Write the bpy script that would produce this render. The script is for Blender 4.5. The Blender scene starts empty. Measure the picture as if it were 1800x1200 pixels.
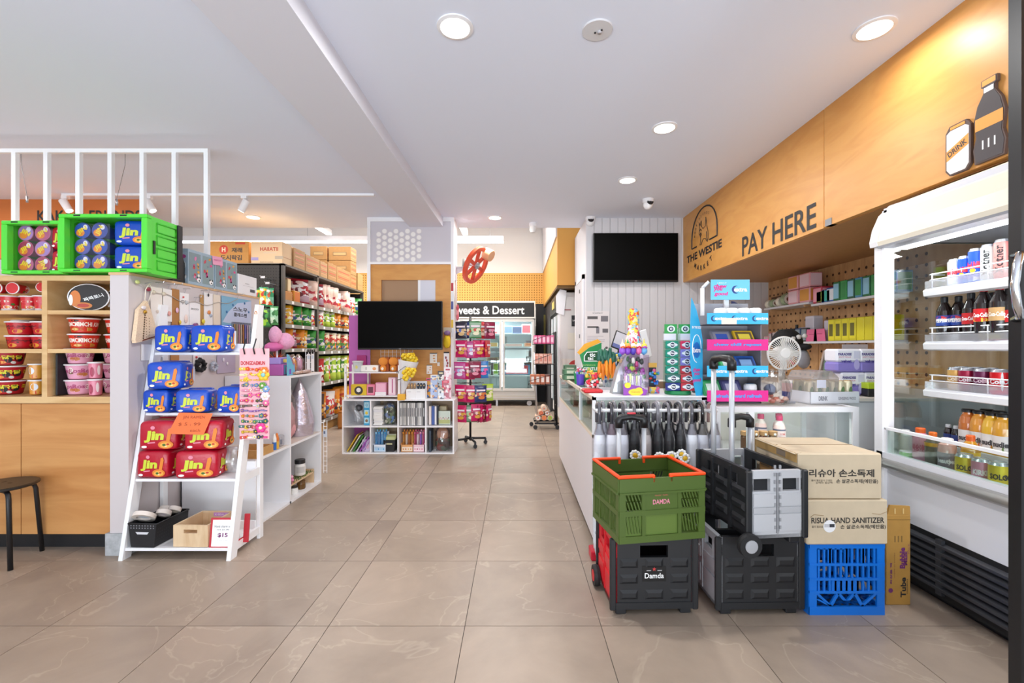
import bpy, math, random
from mathutils import Matrix, Vector
PI = math.pi
R = random.Random(7)
C = bpy.context.scene.collection
F, EYE = 788.0, 1.228      # focal length in pixels, eye height in metres

# ------------------------------------------------------------------ camera, world, exposure
cd = bpy.data.cameras.new('camera'); cam = bpy.data.objects.new('camera', cd); C.objects.link(cam)
cam.location = (0, 0, EYE); cam.rotation_euler = (PI/2, 0, 0)
cd.sensor_width = 36; cd.lens = F/1800*36; cd.shift_x = -7/1800; cd.shift_y = 10/1800
cd.clip_start = .05
bpy.context.scene.camera = cam
vs = bpy.context.scene.view_settings
vs.view_transform = 'Standard'; vs.look = 'None'; vs.exposure = -.06; vs.gamma = 1; vs.use_curve_mapping = False
wd = bpy.data.worlds.new('daylight'); bpy.context.scene.world = wd; wd.use_nodes = True
wd.node_tree.nodes['Background'].inputs[0].default_value = (.88, .94, 1, 1)
wd.node_tree.nodes['Background'].inputs[1].default_value = 1.15
try:
    cy = bpy.context.scene.cycles
    cy.max_bounces = 10; cy.diffuse_bounces = 5; cy.glossy_bounces = 4; cy.transmission_bounces = 6; cy.transparent_max_bounces = 16
    cy.sample_clamp_indirect = 6; cy.caustics_reflective = False; cy.caustics_refractive = False
except Exception:
    pass

def area_light(name, loc, size, power, col=(1, .98, .95), shape='DISK', rot=(0, 0, 0), sy=None, spread=PI):
    l = bpy.data.lights.new(name, 'AREA'); l.energy = power; l.color = col; l.shape = shape; l.size = size
    if sy: l.size_y = sy
    l.spread = spread
    o = bpy.data.objects.new(name, l); o.location = loc; o.rotation_euler = rot; C.objects.link(o); return o

# daylight that falls in through the open shopfront behind the viewer
area_light('shopfront_daylight', (-1.2, -2.2, 1.7), 6.5, 45, (.90, .95, 1), 'RECTANGLE', (math.radians(90), 0, 0), 2.8)
area_light('ceiling_fill', (-1.0, -3.2, .08), 8, 1000, (.82, .91, 1), 'RECTANGLE', (math.radians(158), 0, 0), 3)  # added upward fill lamp that brightens the ceiling in place of bounced daylight

# ------------------------------------------------------------------ materials
def lin(h):
    h = h.lstrip('#')
    return tuple((lambda c: c/12.92 if c <= .04045 else ((c+.055)/1.055)**2.4)(int(h[i:i+2], 16)/255) for i in (0, 2, 4)) + (1,)
MC = {}
def mt(hexc, rough=.5, metal=0.0, emit=0.0, spec=.5, grain=0.0, gs=30, bump=0.0, bs=120, coat=0.0):
    """plain surface: one colour, with optional fine grain and bump from noise"""
    key = (hexc, rough, metal, emit, spec, grain, gs, bump, bs, coat)
    if key in MC: return MC[key]
    m = bpy.data.materials.new('surface_'+hexc.strip('#')); m.use_nodes = True
    nt = m.node_tree; b = nt.nodes['Principled BSDF']; c = lin(hexc)
    b.inputs['Base Color'].default_value = c; b.inputs['Roughness'].default_value = rough
    b.inputs['Metallic'].default_value = metal; b.inputs['Specular IOR Level'].default_value = spec
    if coat: b.inputs['Coat Weight'].default_value = coat; b.inputs['Coat Roughness'].default_value = .1
    if emit:
        b.inputs['Emission Color'].default_value = c; b.inputs['Emission Strength'].default_value = emit
    if grain or bump:
        tc = nt.nodes.new('ShaderNodeTexCoord'); n = nt.nodes.new('ShaderNodeTexNoise')
        n.inputs['Scale'].default_value = gs; n.inputs['Detail'].default_value = 4
        nt.links.new(tc.outputs['Object'], n.inputs['Vector'])
        if grain:
            r = nt.nodes.new('ShaderNodeValToRGB'); nt.links.new(n.outputs['Fac'], r.inputs['Fac'])
            r.color_ramp.elements[0].position = .3; r.color_ramp.elements[1].position = .7
            r.color_ramp.elements[0].color = tuple(x*(1-grain) for x in c[:3])+(1,)
            r.color_ramp.elements[1].color = tuple(min(1, x*(1+grain)) for x in c[:3])+(1,)
            nt.links.new(r.outputs['Color'], b.inputs['Base Color'])
        if bump:
            n2 = nt.nodes.new('ShaderNodeTexNoise'); n2.inputs['Scale'].default_value = bs; n2.inputs['Detail'].default_value = 3
            nt.links.new(tc.outputs['Object'], n2.inputs['Vector'])
            bp = nt.nodes.new('ShaderNodeBump'); bp.inputs['Strength'].default_value = bump; bp.inputs['Distance'].default_value = .004
            nt.links.new(n2.outputs['Fac'], bp.inputs['Height']); nt.links.new(bp.outputs['Normal'], b.inputs['Normal'])
    MC[key] = m; return m
def busy(cols, scale=28, rough=.35, crumple=.25):
    """printed packaging: patches of several ink colours, slightly crumpled"""
    key = ('busy', tuple(cols), scale, rough, crumple)
    if key in MC: return MC[key]
    m = bpy.data.materials.new('printed_pack'); m.use_nodes = True
    nt = m.node_tree; b = nt.nodes['Principled BSDF']; b.inputs['Roughness'].default_value = rough
    tc = nt.nodes.new('ShaderNodeTexCoord'); n = nt.nodes.new('ShaderNodeTexVoronoi'); n.inputs['Scale'].default_value = scale
    w = nt.nodes.new('ShaderNodeTexNoise'); w.inputs['Scale'].default_value = scale*.8
    mx = nt.nodes.new('ShaderNodeMixRGB'); mx.inputs[0].default_value = .04
    nt.links.new(tc.outputs['Object'], w.inputs['Vector']); nt.links.new(tc.outputs['Object'], mx.inputs[1]); nt.links.new(w.outputs['Color'], mx.inputs[2])
    nt.links.new(mx.outputs[0], n.inputs['Vector'])
    sp = nt.nodes.new('ShaderNodeSeparateColor'); nt.links.new(n.outputs['Color'], sp.inputs[0])
    r = nt.nodes.new('ShaderNodeValToRGB'); r.color_ramp.interpolation = 'CONSTANT'
    nt.links.new(sp.outputs[0], r.inputs['Fac'])
    e = r.color_ramp.elements
    while len(e) < len(cols): e.new(.5)
    for i, c in enumerate(cols):
        e[i].position = i/len(cols); e[i].color = lin(c)
    nt.links.new(r.outputs['Color'], b.inputs['Base Color'])
    if crumple:
        n2 = nt.nodes.new('ShaderNodeTexNoise'); n2.inputs['Scale'].default_value = 45; n2.inputs['Detail'].default_value = 3
        nt.links.new(tc.outputs['Object'], n2.inputs['Vector'])
        bp = nt.nodes.new('ShaderNodeBump'); bp.inputs['Strength'].default_value = crumple; bp.inputs['Distance'].default_value = .01
        nt.links.new(n2.outputs['Fac'], bp.inputs['Height']); nt.links.new(bp.outputs['Normal'], b.inputs['Normal'])
    MC[key] = m; return m
def glass(tint='ffffff', gloss=.12, rough=.02, dens=0.0):
    """clear film or pane: see-through with a glossy skin; dens mixes in a milky haze"""
    key = ('glass', tint, gloss, rough, dens)
    if key in MC: return MC[key]
    m = bpy.data.materials.new('clear_sheet'); m.use_nodes = True; nt = m.node_tree
    for n in list(nt.nodes):
        if n.type == 'BSDF_PRINCIPLED': nt.nodes.remove(n)
    out = [n for n in nt.nodes if n.type == 'OUTPUT_MATERIAL'][0]
    t = nt.nodes.new('ShaderNodeBsdfTransparent'); t.inputs[0].default_value = lin(tint)
    g = nt.nodes.new('ShaderNodeBsdfGlossy'); g.inputs['Roughness'].default_value = rough
    fr = nt.nodes.new('ShaderNodeLayerWeight'); fr.inputs[0].default_value = .25
    ma = nt.nodes.new('ShaderNodeMath'); ma.operation = 'MULTIPLY_ADD'; ma.inputs[1].default_value = .35; ma.inputs[2].default_value = gloss
    nt.links.new(fr.outputs['Fresnel'], ma.inputs[0])
    mx = nt.nodes.new('ShaderNodeMixShader'); nt.links.new(ma.outputs[0], mx.inputs[0])
    nt.links.new(t.outputs[0], mx.inputs[1]); nt.links.new(g.outputs[0], mx.inputs[2])
    last = mx
    if dens:
        d = nt.nodes.new('ShaderNodeBsdfDiffuse'); d.inputs[0].default_value = lin('f0f0f2')
        m2 = nt.nodes.new('ShaderNodeMixShader'); m2.inputs[0].default_value = dens
        nt.links.new(mx.outputs[0], m2.inputs[1]); nt.links.new(d.outputs[0], m2.inputs[2]); last = m2
    nt.links.new(last.outputs[0], out.inputs[0])
    MC[key] = m; return m
def wood(c0, c1, stretch=(1, 1, 6), scale=2.2, rough=.42, axis_swap=False):
    """plywood veneer: long wavy grain between two tones"""
    key = ('wood', c0, c1, stretch, scale, rough)
    if key in MC: return MC[key]
    m = bpy.data.materials.new('plywood'); m.use_nodes = True; nt = m.node_tree; b = nt.nodes['Principled BSDF']
    b.inputs['Roughness'].default_value = rough
    tc = nt.nodes.new('ShaderNodeTexCoord'); mp = nt.nodes.new('ShaderNodeMapping'); mp.inputs['Scale'].default_value = stretch
    nt.links.new(tc.outputs['Object'], mp.inputs['Vector'])
    n = nt.nodes.new('ShaderNodeTexNoise'); n.inputs['Scale'].default_value = scale; n.inputs['Detail'].default_value = 6; n.inputs['Distortion'].default_value = 1.6
    nt.links.new(mp.outputs[0], n.inputs['Vector'])
    r = nt.nodes.new('ShaderNodeValToRGB'); e = r.color_ramp.elements
    e[0].position = .33; e[0].color = lin(c0); e[1].position = .6; e[1].color = lin(c1)
    nt.links.new(n.outputs['Fac'], r.inputs['Fac']); nt.links.new(r.outputs['Color'], b.inputs['Base Color'])
    MC[key] = m; return m
def tile_floor():
    m = bpy.data.materials.new('stone_tile'); m.use_nodes = True; nt = m.node_tree; b = nt.nodes['Principled BSDF']
    tc = nt.nodes.new('ShaderNodeTexCoord'); g = nt.nodes.new('ShaderNodeNewGeometry')
    off = nt.nodes.new('ShaderNodeVectorMath'); off.operation = 'MULTIPLY_ADD'
    cmb = nt.nodes.new('ShaderNodeCombineXYZ'); nt.links.new(g.outputs['Random Per Island'], cmb.inputs[0]); nt.links.new(g.outputs['Random Per Island'], cmb.inputs[2])
    off.inputs[1].default_value = (13, 1, 7); nt.links.new(cmb.outputs[0], off.inputs[0]); nt.links.new(tc.outputs['Object'], off.inputs[2])
    n = nt.nodes.new('ShaderNodeTexNoise'); n.inputs['Scale'].default_value = 1.5; n.inputs['Detail'].default_value = 9; n.inputs['Roughness'].default_value = .62; n.inputs['Distortion'].default_value = .5
    nt.links.new(off.outputs[0], n.inputs['Vector'])
    r = nt.nodes.new('ShaderNodeValToRGB'); e = r.color_ramp.elements
    e[0].position = .28; e[0].color = lin('8f7f72'); e[1].position = .72; e[1].color = lin('b09d8c')
    x = e.new(.5); x.color = lin('a19080')
    nt.links.new(n.outputs['Fac'], r.inputs['Fac'])
    v = nt.nodes.new('ShaderNodeTexNoise'); v.inputs['Scale'].default_value = 1.1; v.inputs['Detail'].default_value = 5; v.inputs['Distortion'].default_value = 1.8
    nt.links.new(off.outputs[0], v.inputs['Vector'])
    sub = nt.nodes.new('ShaderNodeMath'); sub.operation = 'SUBTRACT'; sub.inputs[1].default_value = .5; nt.links.new(v.outputs['Fac'], sub.inputs[0])
    ab = nt.nodes.new('ShaderNodeMath'); ab.operation = 'ABSOLUTE'; nt.links.new(sub.outputs[0], ab.inputs[0])
    lt = nt.nodes.new('ShaderNodeMapRange'); lt.inputs[1].default_value = 0; lt.inputs[2].default_value = .008; lt.inputs[3].default_value = .22; lt.inputs[4].default_value = 0
    nt.links.new(ab.outputs[0], lt.inputs[0])
    mx = nt.nodes.new('ShaderNodeMixRGB'); mx.inputs[2].default_value = lin('d6c6b2'); nt.links.new(lt.outputs[0], mx.inputs[0]); nt.links.new(r.outputs['Color'], mx.inputs[1])
    nt.links.new(mx.outputs[0], b.inputs['Base Color']); b.inputs['Roughness'].default_value = .38
    return m

WHITE = mt('f2f2f4', .45); PAINT = mt('dfdde0', .7); CEIL = mt('e8eefc', .85); LAM = mt('f0f0f3', .35)
BLACK = mt('17171a', .45); BLKP = mt('1d1e22', .38, bump=.15, bs=300); STEEL = mt('b9bbc0', .3, .9); ALU = mt('c3c6cb', .38, .35)
CHROME = mt('d8dade', .12, 1); SCREEN = mt('000000', .5, spec=.08); GREY = mt('c6c5ca', .6)
PLY = wood('cf9149', 'd89d54', (1, .8, 3.2), 2.6); PLYH = wood('bf8045', 'd4995c', (.5, 1, 3.5), 1.7); PLYL = wood('cfa36c', 'dfba85', (1, 1, 4))
PLYW = wood('ba8a58', 'cfa06c', (1, 3, .8), 3); OCHRE = mt('dba14a', .55, grain=.05, gs=14); EDGE = mt('d8b184', .5)
KRAFT = mt('c79f6b', .75, grain=.06, gs=20); KRAFTL = mt('d9c3a0', .75, grain=.05, gs=20); KRAFTD = mt('a98650', .75, grain=.08, gs=20)
CLEAR = glass(); FILM = glass('ffffff', .16, .12); INK = mt('2b2a2c', .6); WHT = mt('ffffff', .5); CREAM = mt('eadfce', .6)

# ------------------------------------------------------------------ mesh builder
TXT = {}
def text_mesh(s, bold=0.0, res=3):
    k = (s, bold, res)
    if k not in TXT:
        c = bpy.data.curves.new('t', 'FONT'); c.body = s; c.size = 1; c.resolution_u = res; c.offset = bold
        o = bpy.data.objects.new('t', c); me = bpy.data.meshes.new_from_object(o)
        vv = [tuple(v.co) for v in me.vertices]; ff = [tuple(p.vertices) for p in me.polygons]
        bpy.data.objects.remove(o); bpy.data.meshes.remove(me); bpy.data.curves.remove(c)
        x0 = min(v[0] for v in vv); x1 = max(v[0] for v in vv); y0 = min(v[1] for v in vv); y1 = max(v[1] for v in vv)
        TXT[k] = ([((v[0]-x0)/(x1-x0), (v[1]-y0)/(y1-y0)) for v in vv], ff, (x1-x0)/(y1-y0))
    return TXT[k]

class MB:
    def __init__(s): s.v = []; s.f = []; s.m = []; s.s = []; s.mats = []; s.M = Matrix()
    def mi(s, m):
        if m not in s.mats: s.mats.append(m)
        return s.mats.index(m)
    def add(s, vv, ff, m, sm=False):
        b = len(s.v); s.v += [tuple(s.M @ Vector(v)) for v in vv]; k = s.mi(m)
        for f in ff: s.f.append(tuple(b+i for i in f)); s.m.append(k); s.s.append(sm)
        return s
    def box(s, x0, x1, y0, y1, z0, z1, m, b=0.0):
        if b <= 0:
            vv = [(x, y, z) for x in (x0, x1) for y in (y0, y1) for z in (z0, z1)]
            return s.add(vv, [(0, 1, 3, 2), (4, 6, 7, 5), (0, 4, 5, 1), (2, 3, 7, 6), (0, 2, 6, 4), (1, 5, 7, 3)], m)
        cx, cy_, cz = (x0+x1)/2, (y0+y1)/2, (z0+z1)/2; hx, hy, hz = abs(x1-x0)/2, abs(y1-y0)/2, abs(z1-z0)/2
        b = min(b, hx*.95, hy*.95, hz*.95); vv = []; ix = {}
        for sx in (-1, 1):
            for sy in (-1, 1):
                for sz in (-1, 1):
                    for a in range(3):
                        d = [hx-b, hy-b, hz-b]; d[a] += b
                        ix[(sx, sy, sz, a)] = len(vv); vv.append((cx+sx*d[0], cy_+sy*d[1], cz+sz*d[2]))
        ff = []
        for a in range(3):
            p, q = [i for i in range(3) if i != a]
            for sg in (-1, 1):
                def k(u, w):
                    t = [0, 0, 0]; t[a] = sg; t[p] = u; t[q] = w; return ix[(t[0], t[1], t[2], a)]
                ff.append((k(-1, -1), k(1, -1), k(1, 1), k(-1, 1)))
        for a in range(3):
            p, q = [i for i in range(3) if i != a]
            for u in (-1, 1):
                for w in (-1, 1):
                    def k(e, fa):
                        t = [0, 0, 0]; t[a] = e; t[p] = u; t[q] = w; return ix[(t[0], t[1], t[2], fa)]
                    ff.append((k(-1, p), k(1, p), k(1, q), k(-1, q)))
        for sx in (-1, 1):
            for sy in (-1, 1):
                for sz in (-1, 1): ff.append(tuple(ix[(sx, sy, sz, a)] for a in range(3)))
        # consistent outward normals
        out = []
        for f in ff:
            pa, pb, pc = (Vector(vv[i]) for i in f[:3]); nn = (pb-pa).cross(pc-pa); ce = sum((Vector(vv[i]) for i in f), Vector())/len(f)
            out.append(f if nn.dot(ce-Vector((cx, cy_, cz))) > 0 else f[::-1])
        return s.add(vv, out, m)
    def prism(s, pts, a, b, m, axis='y'):
        n = len(pts)
        mk = {'y': lambda p, t: (p[0], t, p[1]), 'x': lambda p, t: (t, p[0], p[1]), 'z': lambda p, t: (p[0], p[1], t)}[axis]
        vv = [mk(p, a) for p in pts]+[mk(p, b) for p in pts]
        return s.add(vv, [tuple(range(n)), tuple(range(2*n-1, n-1, -1))]+[(i, i+n, (i+1) % n+n, (i+1) % n) for i in range(n)], m)
    def poly(s, pts, m): return s.add(pts, [tuple(range(len(pts)))], m)
    def tube(s, pts, r, m, n=8, closed=False, flat=None):
        P = [Vector(p) for p in pts]; rings = []; L = len(P); up = None
        for i, p in enumerate(P):
            a = P[i-1] if (i or closed) else p; c = P[(i+1) % L] if (i < L-1 or closed) else p
            t = (c-a).normalized()
            if up is None: up = Vector((0, 0, 1)) if abs(t.z) < .9 else Vector((1, 0, 0))
            u = (up-t*up.dot(t)).normalized(); w = t.cross(u); up = u
            rr = r[i] if isinstance(r, (list, tuple)) else r
            rings.append([p+(u*math.cos(2*PI*k/n)+w*math.sin(2*PI*k/n))*rr for k in range(n)])
        vv = [q for ring in rings for q in ring]; ff = []
        for i in range(L if closed else L-1):
            j = (i+1) % L
            for k in range(n): ff.append((i*n+k, i*n+(k+1) % n, j*n+(k+1) % n, j*n+k))
        if not closed: ff += [tuple(range(n))[::-1], tuple(range((L-1)*n, L*n))]
        return s.add(vv, ff, m, n > 5)
    def cyl(s, p0, p1, r, m, n=14, r1=None): return s.tube([p0, p1], [r, r if r1 is None else r1], m, n)
    def lathe(s, prof, m, c=(0, 0, 0), n=18, ax='z', cap=True):
        """prof: (radius, height) pairs, m a material or one for each band"""
        mk = {'z': lambda x, y, h: (c[0]+x, c[1]+y, c[2]+h), 'y': lambda x, y, h: (c[0]+x, c[1]-h, c[2]+y), 'x': lambda x, y, h: (c[0]+h, c[1]+x, c[2]+y)}[ax]
        for i in range(len(prof)-1):
            (r0, h0), (r1, h1) = prof[i], prof[i+1]
            vv = [mk(math.cos(2*PI*k/n)*r, math.sin(2*PI*k/n)*r, h) for r, h in ((r0, h0), (r1, h1)) for k in range(n)]
            s.add(vv, [(k, (k+1) % n, n+(k+1) % n, n+k) for k in range(n)], m[i] if isinstance(m, (list, tuple)) else m, True)
        if cap:
            for (r, h), mm in ((prof[0], m[0] if isinstance(m, (list, tuple)) else m), (prof[-1], m[-1] if isinstance(m, (list, tuple)) else m)):
                if r > 1e-5: s.add([mk(math.cos(2*PI*k/n)*r, math.sin(2*PI*k/n)*r, h) for k in range(n)], [tuple(range(n))], mm)
        return s
    def disc(s, c, rx, rz, m, n=16, ax='y', tilt=0):
        pts = []
        for k in range(n):
            a = 2*PI*k/n; x, z = rx*math.cos(a), rz*math.sin(a); x, z = x*math.cos(tilt)-z*math.sin(tilt), x*math.sin(tilt)+z*math.cos(tilt)
            pts.append({'y': (c[0]+x, c[1], c[2]+z), 'x': (c[0], c[1]+x, c[2]+z), 'z': (c[0]+x, c[1]+z, c[2])}[ax])
        return s.poly(pts, m)
    def sq(s, c, r, e, m, nu=20, nv=10, wob=0.0, seed=0):
        """super-ellipsoid: e small = boxy, 1 = round; wob = hand-made unevenness"""
        rd = random.Random(seed); sg = lambda x, p: math.copysign(abs(x)**p, x); vv = []; ff = []
        ph = [rd.uniform(0, 6.28) for _ in range(6)]
        for j in range(nv+1):
            v = -PI/2+PI*j/nv
            for i in range(nu):
                u = 2*PI*i/nu; k = 1+wob*(math.sin(3*u+ph[0]+2*v)+math.sin(5*u+ph[1]-3*v)*.6+math.sin(4*v+ph[2])*.5)
                vv.append((c[0]+r[0]*sg(math.cos(v), e)*sg(math.cos(u), e)*k, c[1]+r[1]*sg(math.cos(v), e)*sg(math.sin(u), e)*k, c[2]+r[2]*sg(math.sin(v), e)*k))
        for j in range(nv):
            for i in range(nu): ff.append((j*nu+i, j*nu+(i+1) % nu, (j+1)*nu+(i+1) % nu, (j+1)*nu+i))
        return s.add(vv, ff, m, True)
    def pillow(s, w, h, t, m, m2=None, crimp=.05, nu=9, nv=12, wob=.12, seed=0, band=None, mb=None):
        """crimped snack bag standing in the xz plane, base z=0, bulging along y"""
        rd = random.Random(seed); ph = [rd.uniform(0, 6.28) for _ in range(4)]
        for sd in (-1, 1):
            vv = []
            for j in range(nv+1):
                q = j/nv
                for i in range(nu+1):
                    p = i/nu*2-1; qq = (q-crimp)/(1-2*crimp); y = 0.002
                    if 0 < qq < 1:
                        y += t/2*(1-abs(p)**2.6)**.6*(1-abs(2*qq-1)**3)**.7*(1+wob*math.sin(5*p+ph[0]+4*q)+wob*math.sin(9*q+ph[1]+3*p))
                    pin = 1-.05*(1-abs(2*q-1)**2)
                    vv.append((p*w/2*pin, sd*y, q*h))
            for j in range(nv):
                q = (j+.5)/nv; mm = m
                if m2 and (q < crimp*1.5 or q > 1-crimp*1.5): mm = m2
                if band and mb and band[0] < q < band[1]: mm = mb
                ff = [(j*(nu+1)+i, j*(nu+1)+i+1, (j+1)*(nu+1)+i+1, (j+1)*(nu+1)+i) for i in range(nu)]
                if sd > 0: ff = [f[::-1] for f in ff]
                s.add(vv, ff, mm, True)
        return s
    def text(s, st, m, o, u, v, w=None, h=None, bold=0.0, center=True, shear=0.0, res=3):
        """lettering on the plane o + a*u + b*v (unit vectors); w and/or h in metres"""
        vv, ff, asp = text_mesh(st, bold, res); o, u, v = Vector(o), Vector(u), Vector(v)
        if h is None: h = w/asp
        if w is None: w = h*asp
        dx, dy = (-.5, -.5) if center else (0, 0)
        return s.add([o+u*((a+dx)*w+shear*(b+dy)*h)+v*((b+dy)*h) for a, b in vv], ff, m)
    def mesh(s, name):
        me = bpy.data.meshes.new(name); me.from_pydata(s.v, [], s.f)
        for m in s.mats: me.materials.append(m)
        me.polygons.foreach_set('material_index', s.m); me.polygons.foreach_set('use_smooth', s.s); me.update()
        return me

def ob(name, mb, parent=None, loc=None, rot=0.0):
    o = bpy.data.objects.new(name, mb if isinstance(mb, bpy.types.Mesh) else mb.mesh(name)); C.objects.link(o)
    if parent: o.parent = parent
    if loc is not None: o.location = loc
    if rot: o.rotation_euler = (0, 0, rot)
    return o
def tag(o, label, cat, group=None):
    o['label'] = label; o['category'] = cat
    if group: o['group'] = group
    return o
def thing(name, label, cat, loc=(0, 0, 0), rot=0.0, group=None):
    o = bpy.data.objects.new(name, None); o.empty_display_size = .05; C.objects.link(o); o.location = loc; o.rotation_euler = (0, 0, rot)
    return tag(o, label, cat, group)
def struct(name, mb, parent=None):
    o = ob(name, mb, parent); o['kind'] = 'structure'; return o
def dup(root, loc, rot, label, group=None):
    def cp(o, par):
        c = o.copy(); C.objects.link(c)
        if par: c.parent = par
        for ch in kids.get(o.name, ()): cp(ch, c)
        return c
    kids = {}
    def walk(o):
        for ch in o.children: kids.setdefault(o.name, []).append(ch); walk(ch)
    walk(root)
    r = cp(root, None); r.location = loc; r.rotation_euler = rot if isinstance(rot, tuple) else (0, 0, rot); r['label'] = label
    if group: r['group'] = group
    return r
class Kind:
    """one kind of thing: the first placing uses the original, later ones copy it with all its parts"""
    def __init__(s, root): s.root = root; s.used = False
    def put(s, loc, rot, label, group=None, scale=None):
        if not s.used:
            o = s.root; s.used = True; o.location = loc; o.rotation_euler = rot if isinstance(rot, tuple) else (0, 0, rot); o['label'] = label
            if group: o['group'] = group
        else: o = dup(s.root, loc, rot, label, group)
        if scale: o.scale = scale
        return o
def W(px, py, d): return Vector(((px-907)*d/F, d, EYE-(py-610)*d/F))
ORD = ['first', 'second', 'third', 'fourth', 'fifth', 'sixth', 'seventh', 'eighth', 'ninth', 'tenth', 'eleventh', 'twelfth', 'thirteenth', 'fourteenth', 'fifteenth', 'sixteenth',
       'seventeenth', 'eighteenth', 'nineteenth', 'twentieth', 'twenty-first', 'twenty-second', 'twenty-third', 'twenty-fourth', 'twenty-fifth', 'twenty-sixth', 'twenty-seventh', 'twenty-eighth']
X_, Y_, Z_ = Vector((1, 0, 0)), Vector((0, 1, 0)), Vector((0, 0, 1))
# ================================================================== the shop itself
CZ = 2.85
fl = MB(); fl.box(-8, 6, -7, 10.6, -.12, -.003, mt('5c544d', .8))
TILE = tile_floor()
xs = [-.825+.6*i for i in range(0, 12)]; xl = [-1.455-.6*i for i in range(0, 11)]
cols = [(xs[i], xs[i+1]) for i in range(11)]+[(-.973, -.825), (-1.455, -.973)]+[(xl[i+1], xl[i]) for i in range(10)]
for a, b in cols:
    for j in range(-11, 15):
        y0 = 1.975+.6*j; g = .0016
        fl.box(a+g, b-g, y0+g, y0+.6-g, -.02, 0, TILE)
struct('floor', fl)
ce = MB(); ce.box(-8, 5, -1.2, 6.1, CZ, CZ+.25, CEIL); ce.box(-8, 5, 6.1, 10.3, 4.1, 4.2, CEIL); struct('ceiling', ce)
bm = MB(); yy = (-1.2, 5.62); xl_ = lambda y: -1.413+(y-1.947)*.0227
P = [(xl_(yy[0]), yy[0]), (xl_(yy[0])+.416, yy[0]), (xl_(yy[1])+.416, yy[1]), (xl_(yy[1]), yy[1])]
bm.prism(P, 2.735, CZ, mt('e2e3ec', .8), 'z'); struct('beam', bm)
wl = MB(); wl.box(-8, 4.2, 10.2, 10.4, 0, 4.2, mt('eeebe6', .8)); struct('wall_rear', wl)
wl = MB(); wl.box(-8.1, -8, -1.2, 10.3, 0, 4.2, PAINT); struct('wall_left', wl)
wl = MB(); wl.box(4.1, 4.2, 6.7, 10.3, 0, 4.2, mt('2a2a2c', .7)); wl.box(3.2, 3.3, 0.0, 5.63, 0, CZ, PAINT); struct('wall_right', wl)
# shiplap wall behind the counter, with its return and steel door jamb
wl = MB(); wl.box(.88, 3.3, 5.65, 6.7, 0, CZ, PAINT)
x = .88
while x < 3.2:
    wl.box(x+.002, x+.098, 5.63, 5.655, 0, CZ, mt('d9d7da', .6)); x += .1
struct('wall_counter', wl)
jm = MB(); jm.box(.855, .882, 5.8, 6.35, 0, 2.1, GREY); jm.box(.85, .88, 6.35, 6.45, 0, 2.16, PAINT); jm.box(.85, .88, 5.72, 5.8, 0, 2.16, PAINT); jm.box(.85, .88, 5.72, 6.45, 2.1, 2.16, PAINT)
for z in (1.95, 1.35): jm.box(.85, .856, 6.0, 6.04, z, z+.05, BLACK)
struct('trim_1', jm)
# dark recess beside the rear fridge
rc = MB(); rc.box(.45, 1.0, 10.05, 10.19, 0, 2.2, mt('1d1d20', .7)); rc.box(.62, .80, 10.0, 10.05, 1.0, 1.95, mt('6a6226', .6)); struct('wall_recess', rc)
rc = MB(); rc.box(.66, .76, 8.6, 10.2, 0, 2.17, mt('3a393b', .7)); struct('wall_recess_side', rc)
# yellow pegboard band on the rear wall
pg = MB(); pg.box(-6, .72, 10.12, 10.2, 2.2, 2.9, mt('dca956', .6)); HOLE = mt('8a5a1a', .8)
for i in range(120):
    for j in range(12):
        xx = -6+.03+i*.056; zz = 2.24+j*.055
        if xx < .7: pg.disc((xx, 10.118, zz), .014, .014, HOLE, 6)
struct('trim_2', pg)
# ochre bulkhead over the rear corner
bk = MB(); bk.box(.62, 2.2, 6.72, 6.76, 2.16, 4.05, mt('c98f3e', .6)); bk.box(.62, .66, 6.76, 10.15, 2.16, 2.9, mt('dca653', .6)); bk.box(.62, 2.2, 6.76, 10.15, 2.12, 2.16, mt('6f5226', .7)); bk.box(.6, .66, 6.78, 10.15, 2.9, 4.05, PAINT); struct('trim_3', bk)

# bulkhead above the counter (pay here) and its soffit
BX = 2.1
bk = MB(); bk.box(BX, BX+.04, 3.06, 5.63, 2.04, CZ, PLY); bk.box(BX, BX+.04, -.6, 3.052, 2.045, CZ, PLY); bk.box(BX+.004, BX+.03, 3.052, 3.06, 2.05, CZ, EDGE)
bk.box(BX+.04, 3.2, -.6, 5.63, 2.04, 2.07, mt('b88654', .5, grain=.05)); struct('bulkhead_wall', bk)
def wl_(px, py): # a point on the bulkhead face
    d = BX*F/(px-907); return Vector((BX-.003, d, EYE-(py-610)*d/F))
lt = MB(); U, V = Vector((0, -1, 0)), Z_
a, b = wl_(1305, 448), wl_(1435, 402)
lt.text('PAY HERE', INK, (BX-.003, (a.y+b.y)/2, 2.155), U, V, a.y-b.y, .178, res=4, bold=.012)
yc = (5.5+4.57)/2
lt.text('THE WESTIE', INK, (BX-.003, yc, 2.294), U, V, .93, .088, bold=.032)
for k, ch in enumerate('MARKET'):
    t = (k-2.5)*.21; r = .42; lt.text(ch, INK, (BX-.003, yc-math.sin(t)*r, 2.545-math.cos(t)*r), Vector((0, -math.cos(t), math.sin(t))), Vector((0, math.sin(t), math.cos(t))), h=.056, bold=.03)
yc -= .03; w = .335; zb, zt = 2.395, 2.795; arch = [(BX-.003, yc+.20, zb), (BX-.003, yc+w, zb)]
for k in range(15):
    t = PI*k/14; arch.append((BX-.003, yc+w*math.cos(t), zb+.1+(zt-zb-.1)*math.sin(t)))
arch += [(BX-.003, yc-w, zb), (BX-.003, yc-.15, zb)]
lt.tube(arch, .009, INK, 4)
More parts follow.
